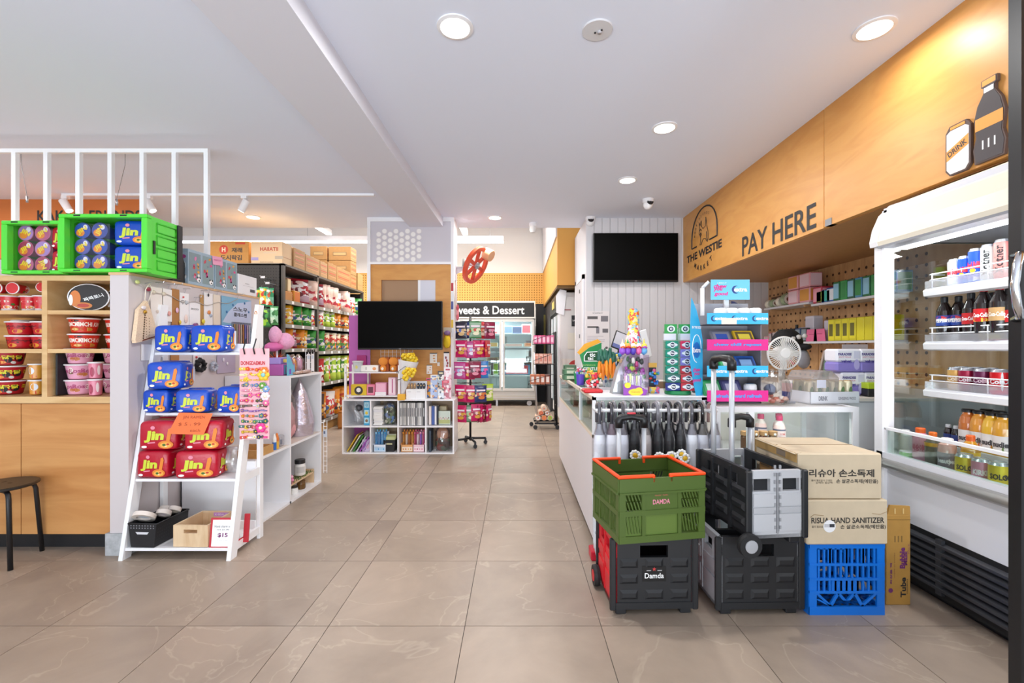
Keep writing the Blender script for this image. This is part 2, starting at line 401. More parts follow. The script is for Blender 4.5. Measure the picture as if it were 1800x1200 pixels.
for k, ch in enumerate('CONVENIENCE'):
    t = 2.05-k*.19; c_, s_ = math.cos(t), math.sin(t)
    lt.text(ch, INK, (BX-.003, yc+.265*c_, zb+.09+.235*s_), Vector((0, -s_, c_)).normalized(), Vector((0, c_, s_)).normalized(), h=.028)
for k, ch in enumerate('YSAE'):
    t = 2.42+k*.17; c_, s_ = math.cos(t), math.sin(t)
    lt.text(ch, INK, (BX-.003, yc+.265*-c_, zb+.09+.235*s_), Vector((0, -s_, -c_)).normalized(), Vector((0, -c_, s_)).normalized(), h=.028)
def dog(pts, r): lt.tube([(BX-.003, yc+.15-p*.33, zb-.01+q*.28) for p, q in pts], r, INK, 4)
dog([(.1, .62), (.08, .95), (.16, .80), (.24, .98), (.28, .72), (.38, .62), (.58, .66), (.62, 1.0), (.70, .60), (.78, .40), (.80, .12), (.74, 0), (.66, .05), (.6, .16), (.45, .2), (.34, .16), (.26, .02), (.14, .02), (.18, .12)], .0035)
dog([(.1, .62), (.06, .48), (.14, .40), (.20, .34), (.2, .12)], .004); dog([(.12, .60), (.2, .66), (.26, .56)], .004); dog([(.14, .44), (.22, .5), (.25, .42), (.17, .34)], .006); dog([(.66, .42), (.68, .2), (.72, .06)], .004)
struct('trim_lettering', lt)
br = MB(); br.box(BX-.004, BX+.1, 2.98, 3.04, 2.045, 2.09, mt('85878c', .4)); br.box(BX+.02, BX+.06, 2.94, 3.0, 2.05, 2.09, BLACK); struct('trim_bracket', br)
# cut-out signs on the bulkhead
def sign_poly(mb, pts, t0, t1, m): mb.prism(pts, BX-t1, BX-t0, m, 'x')
DK = mt('4a4446', .6); OR = mt('e9a24a', .55)
s = thing('can_sign', 'flat cut-out of a white drink can on the plywood bulkhead', 'sign', (0, 0, 0))
m = MB(); sign_poly(m, [(2.175, 2.075), (2.155, 2.05), (2.075, 2.05), (2.055, 2.075), (2.055, 2.255), (2.075, 2.285), (2.155, 2.285), (2.175, 2.255)], .002, .016, mt('5c4a44', .6)); ob('backing', m, s)
m = MB(); sign_poly(m, [(2.168, 2.08), (2.15, 2.056), (2.08, 2.056), (2.062, 2.08), (2.062, 2.25), (2.08, 2.262), (2.15, 2.262), (2.168, 2.25)], .016, .018, mt('efe9e6', .6))
sign_poly(m, [(2.15, 2.266), (2.08, 2.266), (2.08, 2.279), (2.15, 2.279)], .016, .018, OR)
sign_poly(m, [(2.168, 2.12), (2.062, 2.165), (2.062, 2.215), (2.168, 2.168)], .018, .0185, OR)
m.text('DRINK', DK, (BX-.0195, 2.115, 2.167), Vector((0, -.92, .39)), Vector((0, .39, .92)), .095, .026, bold=.02); ob('print', m, s)
s = thing('bottle_sign', 'flat cut-out of a dark cola bottle with an orange band on the bulkhead', 'sign')
def bot(y0, sc, dz=0): return [(y0+a*sc, z+dz) for a, z in [(.055, 2.06), (.062, 2.12), (.05, 2.17), (.058, 2.25), (.045, 2.31), (.022, 2.355), (.022, 2.38), (.03, 2.385), (.03, 2.415), (-.03, 2.415), (-.03, 2.385), (-.022, 2.38), (-.022, 2.355), (-.045, 2.31), (-.058, 2.25), (-.05, 2.17), (-.062, 2.12), (-.055, 2.06)]]
m = MB(); sign_poly(m, [(a, b_-.006 if b_ < 2.1 else b_) for a, b_ in bot(1.975, 1.12)], .002, .016, mt('5c4a44', .6)); ob('backing', m, s)
m = MB(); sign_poly(m, bot(1.975, 1.0), .016, .0175, DK); sign_poly(m, [(2.003, 2.388), (2.003, 2.412), (1.947, 2.412), (1.947, 2.388)], .0175, .018, OR); sign_poly(m, [(2.033, 2.2), (2.033, 2.255), (1.917, 2.255), (1.917, 2.2)], .0175, .018, OR)
sign_poly(m, [(1.995, 2.356), (1.995, 2.378), (1.955, 2.378), (1.955, 2.356)], .0175, .018, WHT)
for y in (2.0, 1.975, 1.95): sign_poly(m, [(y+.003, 2.11), (y+.003, 2.15), (y-.003, 2.15), (y-.003, 2.11)], .0175, .018, WHT)
ob('print', m, s)
# pegboard wall of the niche
pw = MB(); pw.box(3.17, 3.2, .5, 4.695, .9, 2.04, PLYW); pw.box(3.17, 3.2, 4.705, 5.63, .9, 2.04, PLYW); HB = mt('4a2f1a', .8)
for (ya, yb) in ((3.4, 4.66), (4.76, 5.6)):
    n = int((yb-ya)/.085)
    for i in range(n+1):
        for j in range(13): pw.disc((3.168, yb-.01-i*.085, 2.0-.05-j*.085), .014, .014, HB, 8, 'x')
struct('wall_pegboard', pw)

# column with framed panels
CX0, CX1 = -1.86, -.775
co = MB(); co.box(CX0+.03, CX1-.03, 5.66, 5.9, 0, CZ, PAINT)
for a in (CX0, CX1-.04): co.box(a, a+.04, 5.6, 5.9, 0, CZ, WHITE)
co.box(CX0+.04, CX1-.04, 5.6, 5.66, 2.265, 2.295, WHITE); co.box(CX0+.04, CX1-.04, 5.62, 5.66, 2.295, CZ, mt('cfcbd2', .6)); co.box(CX0+.04, CX1-.04, 5.6, 5.64, 2.8, CZ, WHITE)
co.box(CX0+.04, -1.69, 5.62, 5.66, .3, 2.265, PLY); co.box(-1.01, CX1-.04, 5.62, 5.66, .3, 2.265, PLY); co.box(-1.69, -1.01, 5.62, 5.66, 2.07, 2.265, PLY); co.box(-1.69, -1.01, 5.62, 5.66, .3, 1.2, PLY)
co.box(-1.69, -1.01, 5.645, 5.66, 1.2, 2.07, mt('a98768', .7)); co.box(-1.2, -1.01, 5.63, 5.66, 1.2, 2.07, mt('d9d9e4', .5)); co.box(-1.23, -1.2, 5.625, 5.66, 1.2, 2.07, WHITE)
struct('column', co)
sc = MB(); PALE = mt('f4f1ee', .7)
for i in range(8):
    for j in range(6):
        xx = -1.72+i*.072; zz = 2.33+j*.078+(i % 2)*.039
        if zz < 2.72: sc.disc((xx, 5.617, zz), .028, .028, PALE, 14)  # pale colour stands in for light showing through the panel holes
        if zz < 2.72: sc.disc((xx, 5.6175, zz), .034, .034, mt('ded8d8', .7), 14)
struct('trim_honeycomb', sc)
st = MB()
for i, c_ in enumerate(['b92a35', 'e6e6ea', '4a4f8f', 'e6e6ea', 'e3b92f', 'e6e6ea']): st.box(CX1-.036, CX1-.008, 5.597, 5.6, 1.93-i*.115, 2.03-i*.115, mt(c_, .5))
struct('trim_stripe', st)
# orange fascia in the side aisle, with lettering
of = MB(); of.box(-8, -4.1, 4.92, 4.98, 2.2, CZ, mt('c97336', .6)); struct('trim_fascia', of)
l = MB(); l.text('KAKAO FRIENDS', INK, (-4.68, 4.915, 2.665), X_, Z_, 1.14, .128, bold=.015); struct('trim_fascia_lettering', l)

# ------------------------------------------------------------------ lamps and ceiling fittings
GLOW = mt('fff4e2', .5, emit=9); GLOWC = mt('fbfbff', .5, emit=7)
dl_names = ['large round ceiling downlight beside the smoke vent disc', 'round ceiling downlight closest to the drink can sign', 'round downlight on the ceiling midway along the plywood bulkhead', 'round downlight just in front of the dome camera', 'small round downlight between the column and the smoke alarm', 'small round downlight over the black snack gondola']
for (px, py), nm in zip([(800, 47), (1537, 50), (1168, 224), (1103, 316), (870, 382), (445, 381)], dl_names):
    d = (CZ-EYE)*F/(610-py); p = W(px, py, d)
    t = thing('ceiling_downlight', nm, 'ceiling light', (p.x, d, CZ), 0, 'round ceiling downlights')
    m = MB(); m.lathe([(.092, 0), (.092, -.006), (.074, -.01), (.074, -.003)], WHITE, n=28, cap=False); ob('trim_ring', m, t)
    m = MB(); m.disc((0, 0, -.004), .074, .074, GLOW, 28, 'z'); ob('diffuser', m, t)
    area_light('downlight_lamp', (p.x, d, CZ-.03), .14, {800: 30, 1537: 6, 1168: 15, 1103: 13, 870: 20, 445: 24}[px], (1, .985, .965))
p = W(1050, 52, 2.29); t = thing('ceiling_vent_disc', 'flat white disc with small holes set in the ceiling between two downlights', 'ceiling fitting', (p.x, 2.29, CZ))
m = MB(); m.lathe([(.078, 0), (.076, -.008), (0, -.010)], mt('d9d8da', .6), n=28); ob('plate', m, t)
m = MB(); m.cyl((.012, 0, -.018), (.012, 0, -.008), .012, GREY); m.cyl((-.01, .008, -.014), (-.01, .008, -.008), .005, BLACK, 8); m.cyl((.02, -.012, -.014), (.02, -.012, -.008), .005, BLACK, 8); ob('button', m, t)
def camera_dome(loc, rot, label):
    t = thing('security_camera', label, 'camera', loc, rot, 'ceiling cameras')
    m = MB(); m.lathe([(.062, 0), (.062, -.03), (.05, -.045)], WHITE, n=20); ob('base', m, t)
    m = MB(); m.M = Matrix.Translation((0, 0, -.06)) @ Matrix.Rotation(math.radians(40), 4, 'X'); m.sq((0, 0, 0), (.052, .052, .052), 1, WHITE, 18, 10); ob('ball', m, t)
    m = MB(); m.M = Matrix.Translation((0, 0, -.06)) @ Matrix.Rotation(math.radians(-28), 4, 'X'); m.lathe([(.036, .040), (.036, .056), (.022, .058)], BLACK, ax='y', n=18); m.lathe([(.014, .058), (.008, .062)], mt('3a3b40', .1), ax='y', n=12); ob('lens', m, t)
camera_dome((1.45, 4.92, CZ), .25, 'white dome camera hanging between the downlight and the wordmark arch'); camera_dome((.93, 5.6, CZ), 0, 'white dome camera in the ceiling corner above the wall television')
t = thing('smoke_alarm', 'small white smoke alarm on the ceiling edge over the rear aisle', 'alarm', (.22, 5.86, CZ)); m = MB(); m.lathe([(.05, 0), (.05, -.04), (.045, -.045)], WHITE, n=18); ob('base', m, t); m = MB(); m.lathe([(.044, -.045), (.044, -.09), (.03, -.125), (0, -.13)], mt('e3e1de', .6), n=18); ob('sensor', m, t)
t = thing('linear_light', 'long white linear light running across the rear room above the pegboard band', 'ceiling light', (0, 8.6, 3.24), 0)
m = MB(); m.box(-7.5, -.24, -.05, .05, 0.02, .11, WHITE); ob('housing', m, t); m = MB(); m.box(-7.5, -.24, -.045, .045, -.01, .02, GLOWC); ob('diffuser', m, t)
m = MB()
for x in (-6, -4, -2, -.5): m.cyl((x, 0, .11), (x, 0, .86), .004, STEEL, 6)
ob('cord', m, t)
area_light('linear_lamp', (-3.8, 8.6, 3.2), 7, 150, (1, .98, .95), 'RECTANGLE', sy=.2)
for x, lb in ((-3.5, 'white batten light over the gondola end'), (-.95, 'white batten light above the red spool wheel')):
    t = thing('batten_light', lb+' pointing into the rear room', 'ceiling light', (x, 7.4, 3.35), 0, 'rear batten lights'); m = MB(); m.box(-.05, .05, -1, 1, 0, .07, WHITE); ob('housing', m, t); m = MB(); m.box(-.045, .045, -1, 1, -.02, 0, GLOWC); ob('diffuser', m, t); m = MB(); m.cyl((0, -.8, .07), (0, -.8, .75), .004, STEEL, 6); m.cyl((0, .8, .07), (0, .8, .75), .004, STEEL, 6); ob('cord', m, t)
area_light('batten_lamp', (-2.2, 7.4, 3.3), 2.5, 60, (1, .98, .95), 'RECTANGLE', sy=1.5)
area_light('rear_room_lamp', (-.5, 8.0, 3.9), 3.0, 70, (1, .96, .9), 'RECTANGLE', sy=1.5)
area_light('side_aisle_lamp', (-5.2, 3.4, 2.78), 2.0, 60, (1, .95, .9), 'RECTANGLE', sy=1.6)
t = thing('track_rail', 'thin white track rail along the ceiling behind the hanging grid', 'track light', (0, 4.75, CZ)); m = MB(); m.box(-4.8, -1.5, -.018, .018, -.022, 0, WHITE); ob('rail', m, t)
for px, lb in ((430, 'white track spotlight nearest the white ceiling beam'), (262, 'white track spotlight glaring between the grid bars'), (115, 'white track spotlight in front of the orange fascia')):
    x = (px-907)*4.75/F; t = thing('track_spotlight', lb, 'track light', (x, 4.75, CZ-.022), 0, 'track spotlights')
    m = MB(); m.cyl((0, 0, 0), (0, 0, -.04), .012, WHITE, 10); m.box(-.03, .03, -.02, .02, -.03, 0, WHITE); ob('mount', m, t)
    m = MB(); m.M = Matrix.Translation((0, 0, -.09)) @ Matrix.Rotation(.5 if px == 430 else -.55, 4, 'Y'); m.lathe([(.035, -.08), (.038, .05), (.036, .05)], WHITE, n=16); ob('head', m, t)
    m = MB(); m.M = Matrix.Translation((0, 0, -.09)) @ Matrix.Rotation(.5 if px == 430 else -.55, 4, 'Y'); m.disc((0, 0, -.081), .03, .03, mt('fffaf0', .5, emit=14), 14, 'z'); ob('lens', m, t)
    area_light('spot_lamp', (x, 4.75, CZ-.25), .06, 10, (1, .96, .9))
# ------------------------------------------------------------------ dark shop door at the edge
dr = MB(); dr.box(1.274, 1.42, 1.13, 1.16, 0, CZ, mt('141518', .35)); dr.box(1.42, 1.47, 1.16, 1.22, 0, CZ, BLACK); dr.box(1.42, 2.0, 1.16, 1.2, 0, .25, BLACK)
struct('door_1', dr); h = MB(); h.tube([(1.274, 1.145, 1.30), (1.25, 1.11, 1.305), (1.23, 1.10, 1.33), (1.224, 1.10, 1.38), (1.23, 1.10, 1.43), (1.25, 1.11, 1.458), (1.274, 1.145, 1.463)], .009, CHROME, 10); struct('door_handle', h, bpy.data.objects['door_1'])
# ================================================================== wrapped printing on round packs
def wrap(mb, vv, ff, m, rf, ang=0.0, ax=None):
    """flat artwork (x across, z up, metres) laid round an upright body of radius rf(z)"""
    out = []
    for x, z in vv:
        r = rf(z)+.0007; t = ang+x/r; out.append((r*math.sin(t), -r*math.cos(t), z))
    mb.add(out, ff, m)
def wtext(mb, st, m, rf, z, h, w=None, ang=0.0, bold=.015):
    vv, ff, asp = text_mesh(st, bold, 2); w = w or h*asp
    wrap(mb, [((a-.5)*w, z+(b-.5)*h) for a, b in vv], ff, m, rf, ang)
def wpatch(mb, m, rf, x0, x1, z0, z1, ang=0.0, n=8):
    vv = [(x0+(x1-x0)*i/n, z) for z in (z0, z1) for i in range(n+1)]; wrap(mb, vv, [(i, i+1, n+2+i, n+1+i) for i in range(n)], m, rf, ang)
def wdisc(mb, m, rf, x, z, rx, rz, ang=0.0, n=14): wrap(mb, [(x+rx*math.cos(2*PI*k/n), z+rz*math.sin(2*PI*k/n)) for k in range(n)], [tuple(range(n))], m, rf, ang)
LIME, ORG, PNK, YEL = mt('cfd93a', .5), mt('e8862c', .5), mt('e88aa0', .5), mt('f2d233', .5)

# ------------------------------------------------------------------ half wall, plywood noodle shelf, hanging grid
hw = MB(); hw.box(-2.40, -2.29, 2.65, 4.0, .13, 1.655, mt('cfc6c6', .6)); hw.box(-2.405, -2.285, 2.645, 4.0, 1.655, 1.67, EDGE); hw.box(-2.42, -2.285, 2.64, 4.0, 0, .13, mt('aeb0b2', .8, grain=.15, gs=40)); struct('partition_wall', hw)
t = thing('display_shelf', 'plywood cubby shelf filled with instant noodle bowls beside the white half wall', 'shelf')
X0, XM, X1, YF, YB = -3.75, -2.84, -2.402, 2.70, 3.08
m = MB(); m.box(X0, X1, 2.76, YB, 0, .095, BLACK); ob('kickboard', m, t)
m = MB(); m.box(X0, -3.005, 2.72, 2.74, .095, .885, PLYH); ob('door_panel', m, t); m = MB(); m.box(-3.0, X1, 2.72, 2.74, .095, .885, PLYH); ob('door_panel', m, t)
m = MB(); m.box(X0, X1, YB, YB+.015, .095, 1.66, wood('b98a50', 'd6a868', (1, 1, 4))); ob('back_panel', m, t)
m = MB(); m.box(X0, X1, YF, YB, .89, .93, PLYL); ob('bench', m, t); m = MB(); m.box(X0, X1, YF, YB, 1.628, 1.66, PLYL); ob('top', m, t)
m = MB(); m.box(XM-.016, XM+.016, YF, YB, .93, 1.628, PLYL); ob('divider', m, t)
for xa, xb in ((X0, XM-.016), (XM+.016, X1)):
    for z in (1.205, 1.438): m = MB(); m.box(xa, xb, YF+.002, YB, z-.012, z+.012, PLYL); ob('shelf_board', m, t)
m = MB(); m.box(X1-.02, X1, YF, YB, .93, 1.628, PLYL); ob('side_panel', m, t); m = MB(); m.box(X0-.02, X0, YF, YB, .095, 1.66, PLYL); ob('side_panel', m, t)
for k, x in enumerate((-3.02, -2.73)):
    lb = MB(); sx = (-2.872, -2.808)[k]; lb.box(sx-.006, sx+.006, 2.735, 3.05, .932, 1.19, mt('1b1b1e', .5), .005); lb.box(*((-3.2, sx) if k == 0 else (sx, -2.55)), 3.045, 3.06, .932, 1.19, mt('1b1b1e', .5)); tag(ob('plastic_liner', lb), 'black plastic liner tub behind the %s bowls on the lowest noodle shelf' % ('striped red' if k == 0 else 'pink'), 'tub', 'black shelf liners')
t = thing('hanging_grid', 'white metal grid of thin upright bars standing above the noodle shelf', 'grid')
yg = 3.46; zt = 2.755
m = MB(); m.box(-4.2, -2.37, yg-.015, yg+.015, zt-.03, zt, WHITE); ob('top_rail', m, t)
for i in range(8):
    x = -2.385-.2465*i; m = MB(); m.box(x-.016, x+.016, yg-.015, yg+.015, 1.10 if i else 1.66, zt-.03, WHITE); ob('bar', m, t)
for px, py0, py1, dx, lb in ((37, 285, 345, .05, 'first bar from the picture edge'), (220, 290, 350, -.07, 'bar beside the spotlight')):
    a = W(px, py0, 3.7); b = W(px, py1, 3.7); m = MB(); m.tube([(a.x, 3.7, CZ), (a.x, 3.7, a.z), (b.x+dx, 3.7, b.z)], .002, mt('7d7d80', .4, .6), 5); o = ob('hanging_wire', m); tag(o, 'thin ceiling wire with a loose clip behind the '+lb, 'wire', 'loose ceiling wires')
    m = MB(); m.cyl((b.x+dx, 3.7, b.z-.05), (b.x+dx, 3.7, b.z), .008, STEEL, 8); ob('clip', m, o)

# ------------------------------------------------------------------ noodle multipacks
def jin_print(mb, o, u, v, s=1.0):
    o, u, v = Vector(o), Vector(u), Vector(v); n = u.cross(v); p = lambda a, b, k=0: o+u*(a*s)+v*(b*s)+n*(.0006*k)
    def el(a, b, ra, rb, mm, k, nn=14): mb.poly([p(a+ra*math.cos(2*PI*i/nn), b+rb*math.sin(2*PI*i/nn), k) for i in range(nn)], mm)
    mb.text('Jin', LIME, p(-.016, .004), u, (v+u*.12).normalized(), .085*s, .058*s, bold=.05)
    el(-.022, .047, .010, .009, PNK, 1)
    mb.poly([p(.034, -.03, 1), (p(.05, -.03, 1)), p(.062, .03, 1), p(.058, .046, 1), p(.046, .04, 1)], ORG)
    el(.035, -.035, .034, .02, ORG, 2); el(.035, -.037, .025, .013, mt('f2b04a', .5), 3); el(.028, -.036, .008, .006, mt('3c6b2a', .5), 4, 8); el(.045, -.033, .007, .005, mt('c6331f', .5), 4, 8); el(.036, -.043, .006, .003, mt('f6e7b4', .5), 4, 8)
    mb.poly([p(-.045, -.03), p(-.012, -.027), p(-.012, -.021), p(-.045, -.024)], PNK); el(-.06, -.045, .012, .006, WHT, 0); 
def noodle_pack(col, w=.2, d=.22, h=.165):
    t = thing('noodle_pack', 'x', 'noodles'); c = mt(col, .28, bump=.5, bs=26)
    m = MB(); m.sq((0, 0, h/2), (w/2, d/2, h/2), .28, c, 28, 14, .008, R.randint(0, 99)); m.box(-w*.36, w*.36, d*.22, d*.46, h*.96, h*1.03, c, .004); ob('bag', m, t)
    m = MB(); jin_print(m, (.005, -d/2-.001, h*.45), X_, Z_, 1.15); jin_print(m, (w/2+.001, .0, h*.45), Y_, Z_, 1.05); jin_print(m, (0, -.02, h+.001), X_, Y_, .6)
    m.box(w/2+.001, w/2+.0015, d*.28, d*.42, h*.25, h*.8, mt('dfe4f2', .5)); ob('print', m, t); return Kind(t)
BLUE_BAG, RED_BAG = noodle_pack('1148b8'), noodle_pack('b80f2c')
def cup_six(cols, name):
    t = thing('cup_pack', 'x', 'noodles')
    for i in range(2):
        for j in range(3):
            x, z = -.052+i*.104, .05+j*.097; m = MB(); lid = mt(cols[(i+j) % len(cols)], .25)
            m.lathe([(.036, -.08), (.046, .0), (.0485, .003), (.0485, .006), (.046, .006)], [mt(cols[0], .4)]*4, (x, 0, z), 20, 'y'); m.disc((x, -.0065, z), .045, .045, lid, 20)
            m.disc((x-.012, -.0072, z-.014), .026, .022, ORG, 12); m.disc((x+.018, -.0072, z+.02), .014, .016, mt('e7dfec', .3), 10)
            a = R.choice([.5, -1.2, 1.1, .2, -.5]); u = Vector((math.cos(a), 0, math.sin(a))); m.text('JIN', YEL, (x, -.008, z), u, Vector((-math.sin(a), 0, math.cos(a))), .06, .034, bold=.04); ob('cup', m, t)
    m = MB(); m.box(-.108, .108, -.012, .085, 0, .296, glass('ffffff', .05, .1), .012); ob('shrink_wrap', m, t); return Kind(t)
# green crates on their side
def crate_side(loc, label, w=.435, h=.345, dp=.28):
    G = mt('55d83c', .38); G2 = mt('43bd31', .42); t = thing('folding_crate', label, 'crate', loc, 0, 'green folding crates')
    m = MB(); k = .014
    m.box(-w/2, w/2, 0, dp, 0, k, G); m.box(-w/2, w/2, 0, dp, h-k, h, G); m.box(-w/2, -w/2+k, 0, dp, k, h-k, G); m.box(w/2-k, w/2, 0, dp, k, h-k, G); m.box(-w/2, w/2, dp-.012, dp, 0, h, G2); ob('shell', m, t)
    m = MB(); b = .022
    for a in ((-w/2-.012, w/2+.012, -.03, .012, 0, b), (-w/2-.012, w/2+.012, -.03, .012, h-b, h), (-w/2-.012, -w/2+b, -.03, .012, b, h-b), (w/2-b, w/2+.012, -.03, .012, b, h-b)): m.box(*a, G, .004)
    ob('rim', m, t)
    m = MB()
    for i in range(4):
        z0 = .03+i*.076; m.tube([(w/2+.003, .06, z0), (w/2+.003, dp-.03, z0), (w/2+.003, dp-.03, z0+.055), (w/2+.003, .06, z0+.055)], .004, G2, 6, True)
    m.box(w/2+.001, w/2+.006, .03, .045, .12, .2, BLACK); ob('rib', m, t)
    m = MB(); m.box(w/2+.0, w/2+.012, dp-.02, dp+.02, -.0, h, BLACK, .003); m.box(-w/2, w/2+.01, dp, dp+.02, 0, h, BLACK, .003); ob('base', m, t)
    for x in (-w*.3, w*.25):
        for z, c in ((.01, mt('1f6a20', .5)), (h-.01, BLACK)): m = MB(); m.box(x-.02, x+.02, -.031, -.028, z-.004, z+.004, c); ob('latch', m, t)
crate_side((-2.446, 2.68, 1.672), 'bright green crate on its side holding blue noodle packs on the half wall', .50, .345, .24)
crate_side((-2.885, 2.70, 1.665), 'bright green crate on its side holding red noodle packs, partly hidden by another crate', .345, .318)
cup_six(['3d4a9a', '5a57a8', '2f4fae'], 'b').put((-2.572, 2.72, 1.69), 0, 'shrink-wrapped six-pack of blue noodle cups in the green crate above the half wall')
cup_six(['b8557e', 'a8365c', 'a77fc0'], 'r').put((-2.938, 2.74, 1.681), 0, 'shrink-wrapped six-pack of pink and purple noodle cups in the green crate at the picture edge')
for i, z in enumerate((1.69, 1.845)): BLUE_BAG.put((-2.325, 2.80, z), .04, 'blue noodle multipack, %s of two inside the green crate' % ('lower', 'upper')[i], 'noodle multipacks', (1.12, .85, .93))
for i, z in enumerate((1.681, 1.826)): RED_BAG.put((-2.778, 2.83, z), 0, 'red noodle multipack, %s of two inside the half-hidden green crate' % ('lower', 'upper')[i], 'noodle multipacks', (.62, .9, .85))

# ------------------------------------------------------------------ noodle bowls
def bowl(name, body, lid, txt=None, tcol=None, r0=.056, r1=.078, h=.092, art=None, band=None, cat='noodles'):
    t = thing(name, 'x', cat); b = mt(body, .3); m = MB(); rf = lambda z: r0+(r1-.006-r0)*z/h
    hs = [0, .004, .02, h-.006, h]; m.lathe([(r0-.006, 0), (rf(.004), .004), (rf(.02), .02), (rf(h-.006), h-.006), (r1-.006, h)], [b, b, mt(band, .35) if band else b, b] if not band else [mt(band, .35), mt(band, .35), b, b], n=22); ob('body', m, t)
    m = MB(); L = mt(lid, .5); m.lathe([(r1-.006, h-.004), (r1, h-.002), (r1, h+.004), (r1-.005, h+.006), (0, h+.006)], [WHITE, WHITE, WHITE, L], n=22, cap=False); ob('lid', m, t)
    m = MB()
    if art:
        for c, x, z, rx, rz, an in art: wdisc(m, mt(c, .4), rf, x, z, rx, rz, an)
    if txt:
        for an in (0, .9, -1.1, 2.2): wtext(m, txt, mt(tcol, .5), rf, h*.6, h*.3, min(h*.3*3, .085), an, .03)
    if m.f: ob('print', m, t)
    return Kind(t)
egg = [('e07a1f', -.02, .03, .03, .014, 0), ('fbf3e6', .01, .03, .02, .012, 0), ('f0b93a', .012, .031, .008, .006, 0), ('3f7d2f', .034, .05, .01, .008, 0), ('e07a1f', .0, .03, .03, .013, 1.2), ('fbf3e6', .01, .032, .018, .012, 1.2), ('e9d9c8', -.01, .07, .03, .008, 0), ('c83a2c', .05, .028, .01, .01, 0)]
CUPR = bowl('noodle_cup', 'cf1f2b', 'd02a30', None, None, .036, .05, .105, egg, 'f4f2f0')
SHIN = bowl('noodle_bowl', 'bf1722', 'c52430', '辛', '1a1a1c', .058, .078, .078, [('e0952f', -.03, .022, .025, .013, 0), ('f0e1c0', .03, .05, .02, .009, .8), ('e0952f', 0, .022, .02, .012, 1.1)])
BLK = bowl('noodle_bowl', '6a5340', 'cbb48e', 'Chapagetti', 'f5f2ec', .055, .074, .082, [('b98a4a', 0, .03, .035, .012, 0), ('d8c49a', .02, .06, .03, .01, .4)])
KIM = bowl('noodle_bowl', 'd5301f', 'd03524', 'KIMCHI', 'fff3e6', .058, .08, .088, [('c98a35', 0, .022, .034, .012, 0), ('e9c07a', .008, .022, .02, .007, 0), ('402a22', .02, .075, .022, .006, 0), ('c98a35', 0, .022, .03, .012, 1.1)])
BUL = bowl('noodle_bowl', 'b51a28', 'c92d35', '불닭', 'e6e23a', .058, .08, .082, [('1c1a1a', .03, .035, .018, .02, 0), ('f0a04a', -.01, .018, .03, .01, 0), ('e6e23a', -.03, .03, .012, .006, 0), ('1c1a1a', .0, .04, .022, .02, 1.2), ('dfe0d8', .05, .016, .012, .009, 0)])
PNKB = bowl('noodle_bowl', 'e6a5bd', 'ecb9cc', 'Rose', 'b5527c', .055, .078, .088, [('c98349', .026, .03, .026, .013, 0), ('f6ece0', -.03, .055, .014, .018, 0), ('7a5a3a', -.03, .04, .015, .008, 0), ('ba6b3a', .024, .031, .018, .008, 0), ('f6ece0', .0, .05, .012, .016, 1.4)])
CUPO = bowl('noodle_cup', 'e09a3a', 'e8b860', None, None, .032, .042, .088, [('e8e8ee', .0, .05, .02, .022, 0), ('d24a2a', 0, .015, .03, .01, 0)])
CUPP = bowl('noodle_cup', 'dd7f96', 'f3e7dc', None, None, .03, .04, .095, [('a83250', .0, .04, .012, .03, 0), ('f3dfe0', .02, .05, .008, .03, .4)])
SD, yb = .0, 2.845
G = 'instant noodle bowls on the plywood shelf'
def at(px, d=yb): return (px-907)*d/F
for i, px in enumerate((-8, 24, 53, 82)): CUPR.put((at(px), yb-(.02 if i % 2 else 0), 1.451), .3*i, 'tall red and white noodle cup, %s along the upper cubby with lids on top' % ORD[i], G, (1, 1, .9))
for i, (px, tl) in enumerate(((19, .1), (48, -.1))): CUPR.put((at(px), yb-.01, 1.590), (PI/2, tl, .15), 'red noodle cup lying with its lid facing out, %s of two above the tall cups' % ORD[i], G, (.72, .72, .8))
CUPR.put((at(78), yb+.03, 1.592), (PI/2-.15, .5, .4), 'red noodle cup lying askew next to the cubby divider', G, (.66, .66, .8))
# printed lids of the lying cups
for px, tl in ((19, .1), (48, -.1)):
    pass
LB = bowl('noodle_bowl', '3b2420', '1c0f0d', None, None, .06, .084, .075, None)
o = LB.put((at(164), 2.86, 1.538), (PI/2, 0, .35), 'dark brown noodle bowl lying on its side so the food picture shows', G, (1.25, 1, 1))
m = MB(); m.M = Matrix.Translation((0, 0, .082)); m.disc((-.052, -.01, .0), .022, .05, mt('d97a2a', .3), 16, 'z'); m.disc((-.02, -.052, .001), .036, .02, mt('cf7a2c', .4), 14, 'z'); m.disc((-.02, -.052, .002), .024, .012, mt('b9361c', .4), 10, 'z'); m.disc((-.068, -.02, .0015), .008, .034, WHT, 12, 'z'); m.text('짜짜로니', WHT, (.02, .0, .002), Vector((.9, .43, 0)), Vector((-.43, .9, 0)), .085, bold=.02); ob('print', m, o)
LB.put((at(198), 2.97, 1.538), (PI/2, 0, .5), 'dark brown noodle bowl tucked behind the lying one beside the half wall', G)
for i, px in enumerate((8, 8)): BLK.put((at(px), yb+.13, 1.218+.1*i), .2, 'olive brown noodle bowl, %s of a pair beside the red bowls' % ('lower', 'upper')[i], G)
for i, px in enumerate((39, 62, 83)):
    for j in range(2): SHIN.put((at(px), yb+(0 if i != 1 else .14), 1.218+.088*j), (.55, -.5, .3)[i]+.4*j, 'red noodle bowl with a black character, %s one of the %s stack, middle shelf' % (('lower', 'upper')[j], ORD[i]), G)
for i, px in enumerate((148, 186)):
    for j in range(2): KIM.put((at(px), yb+.1*i, 1.218+.1*j), .1-.25*j+.3*i, 'kimchi noodle bowl in red, %s one of the %s stack on the middle shelf' % (('lower', 'upper')[j], ('full', 'half-hidden')[i]), G)
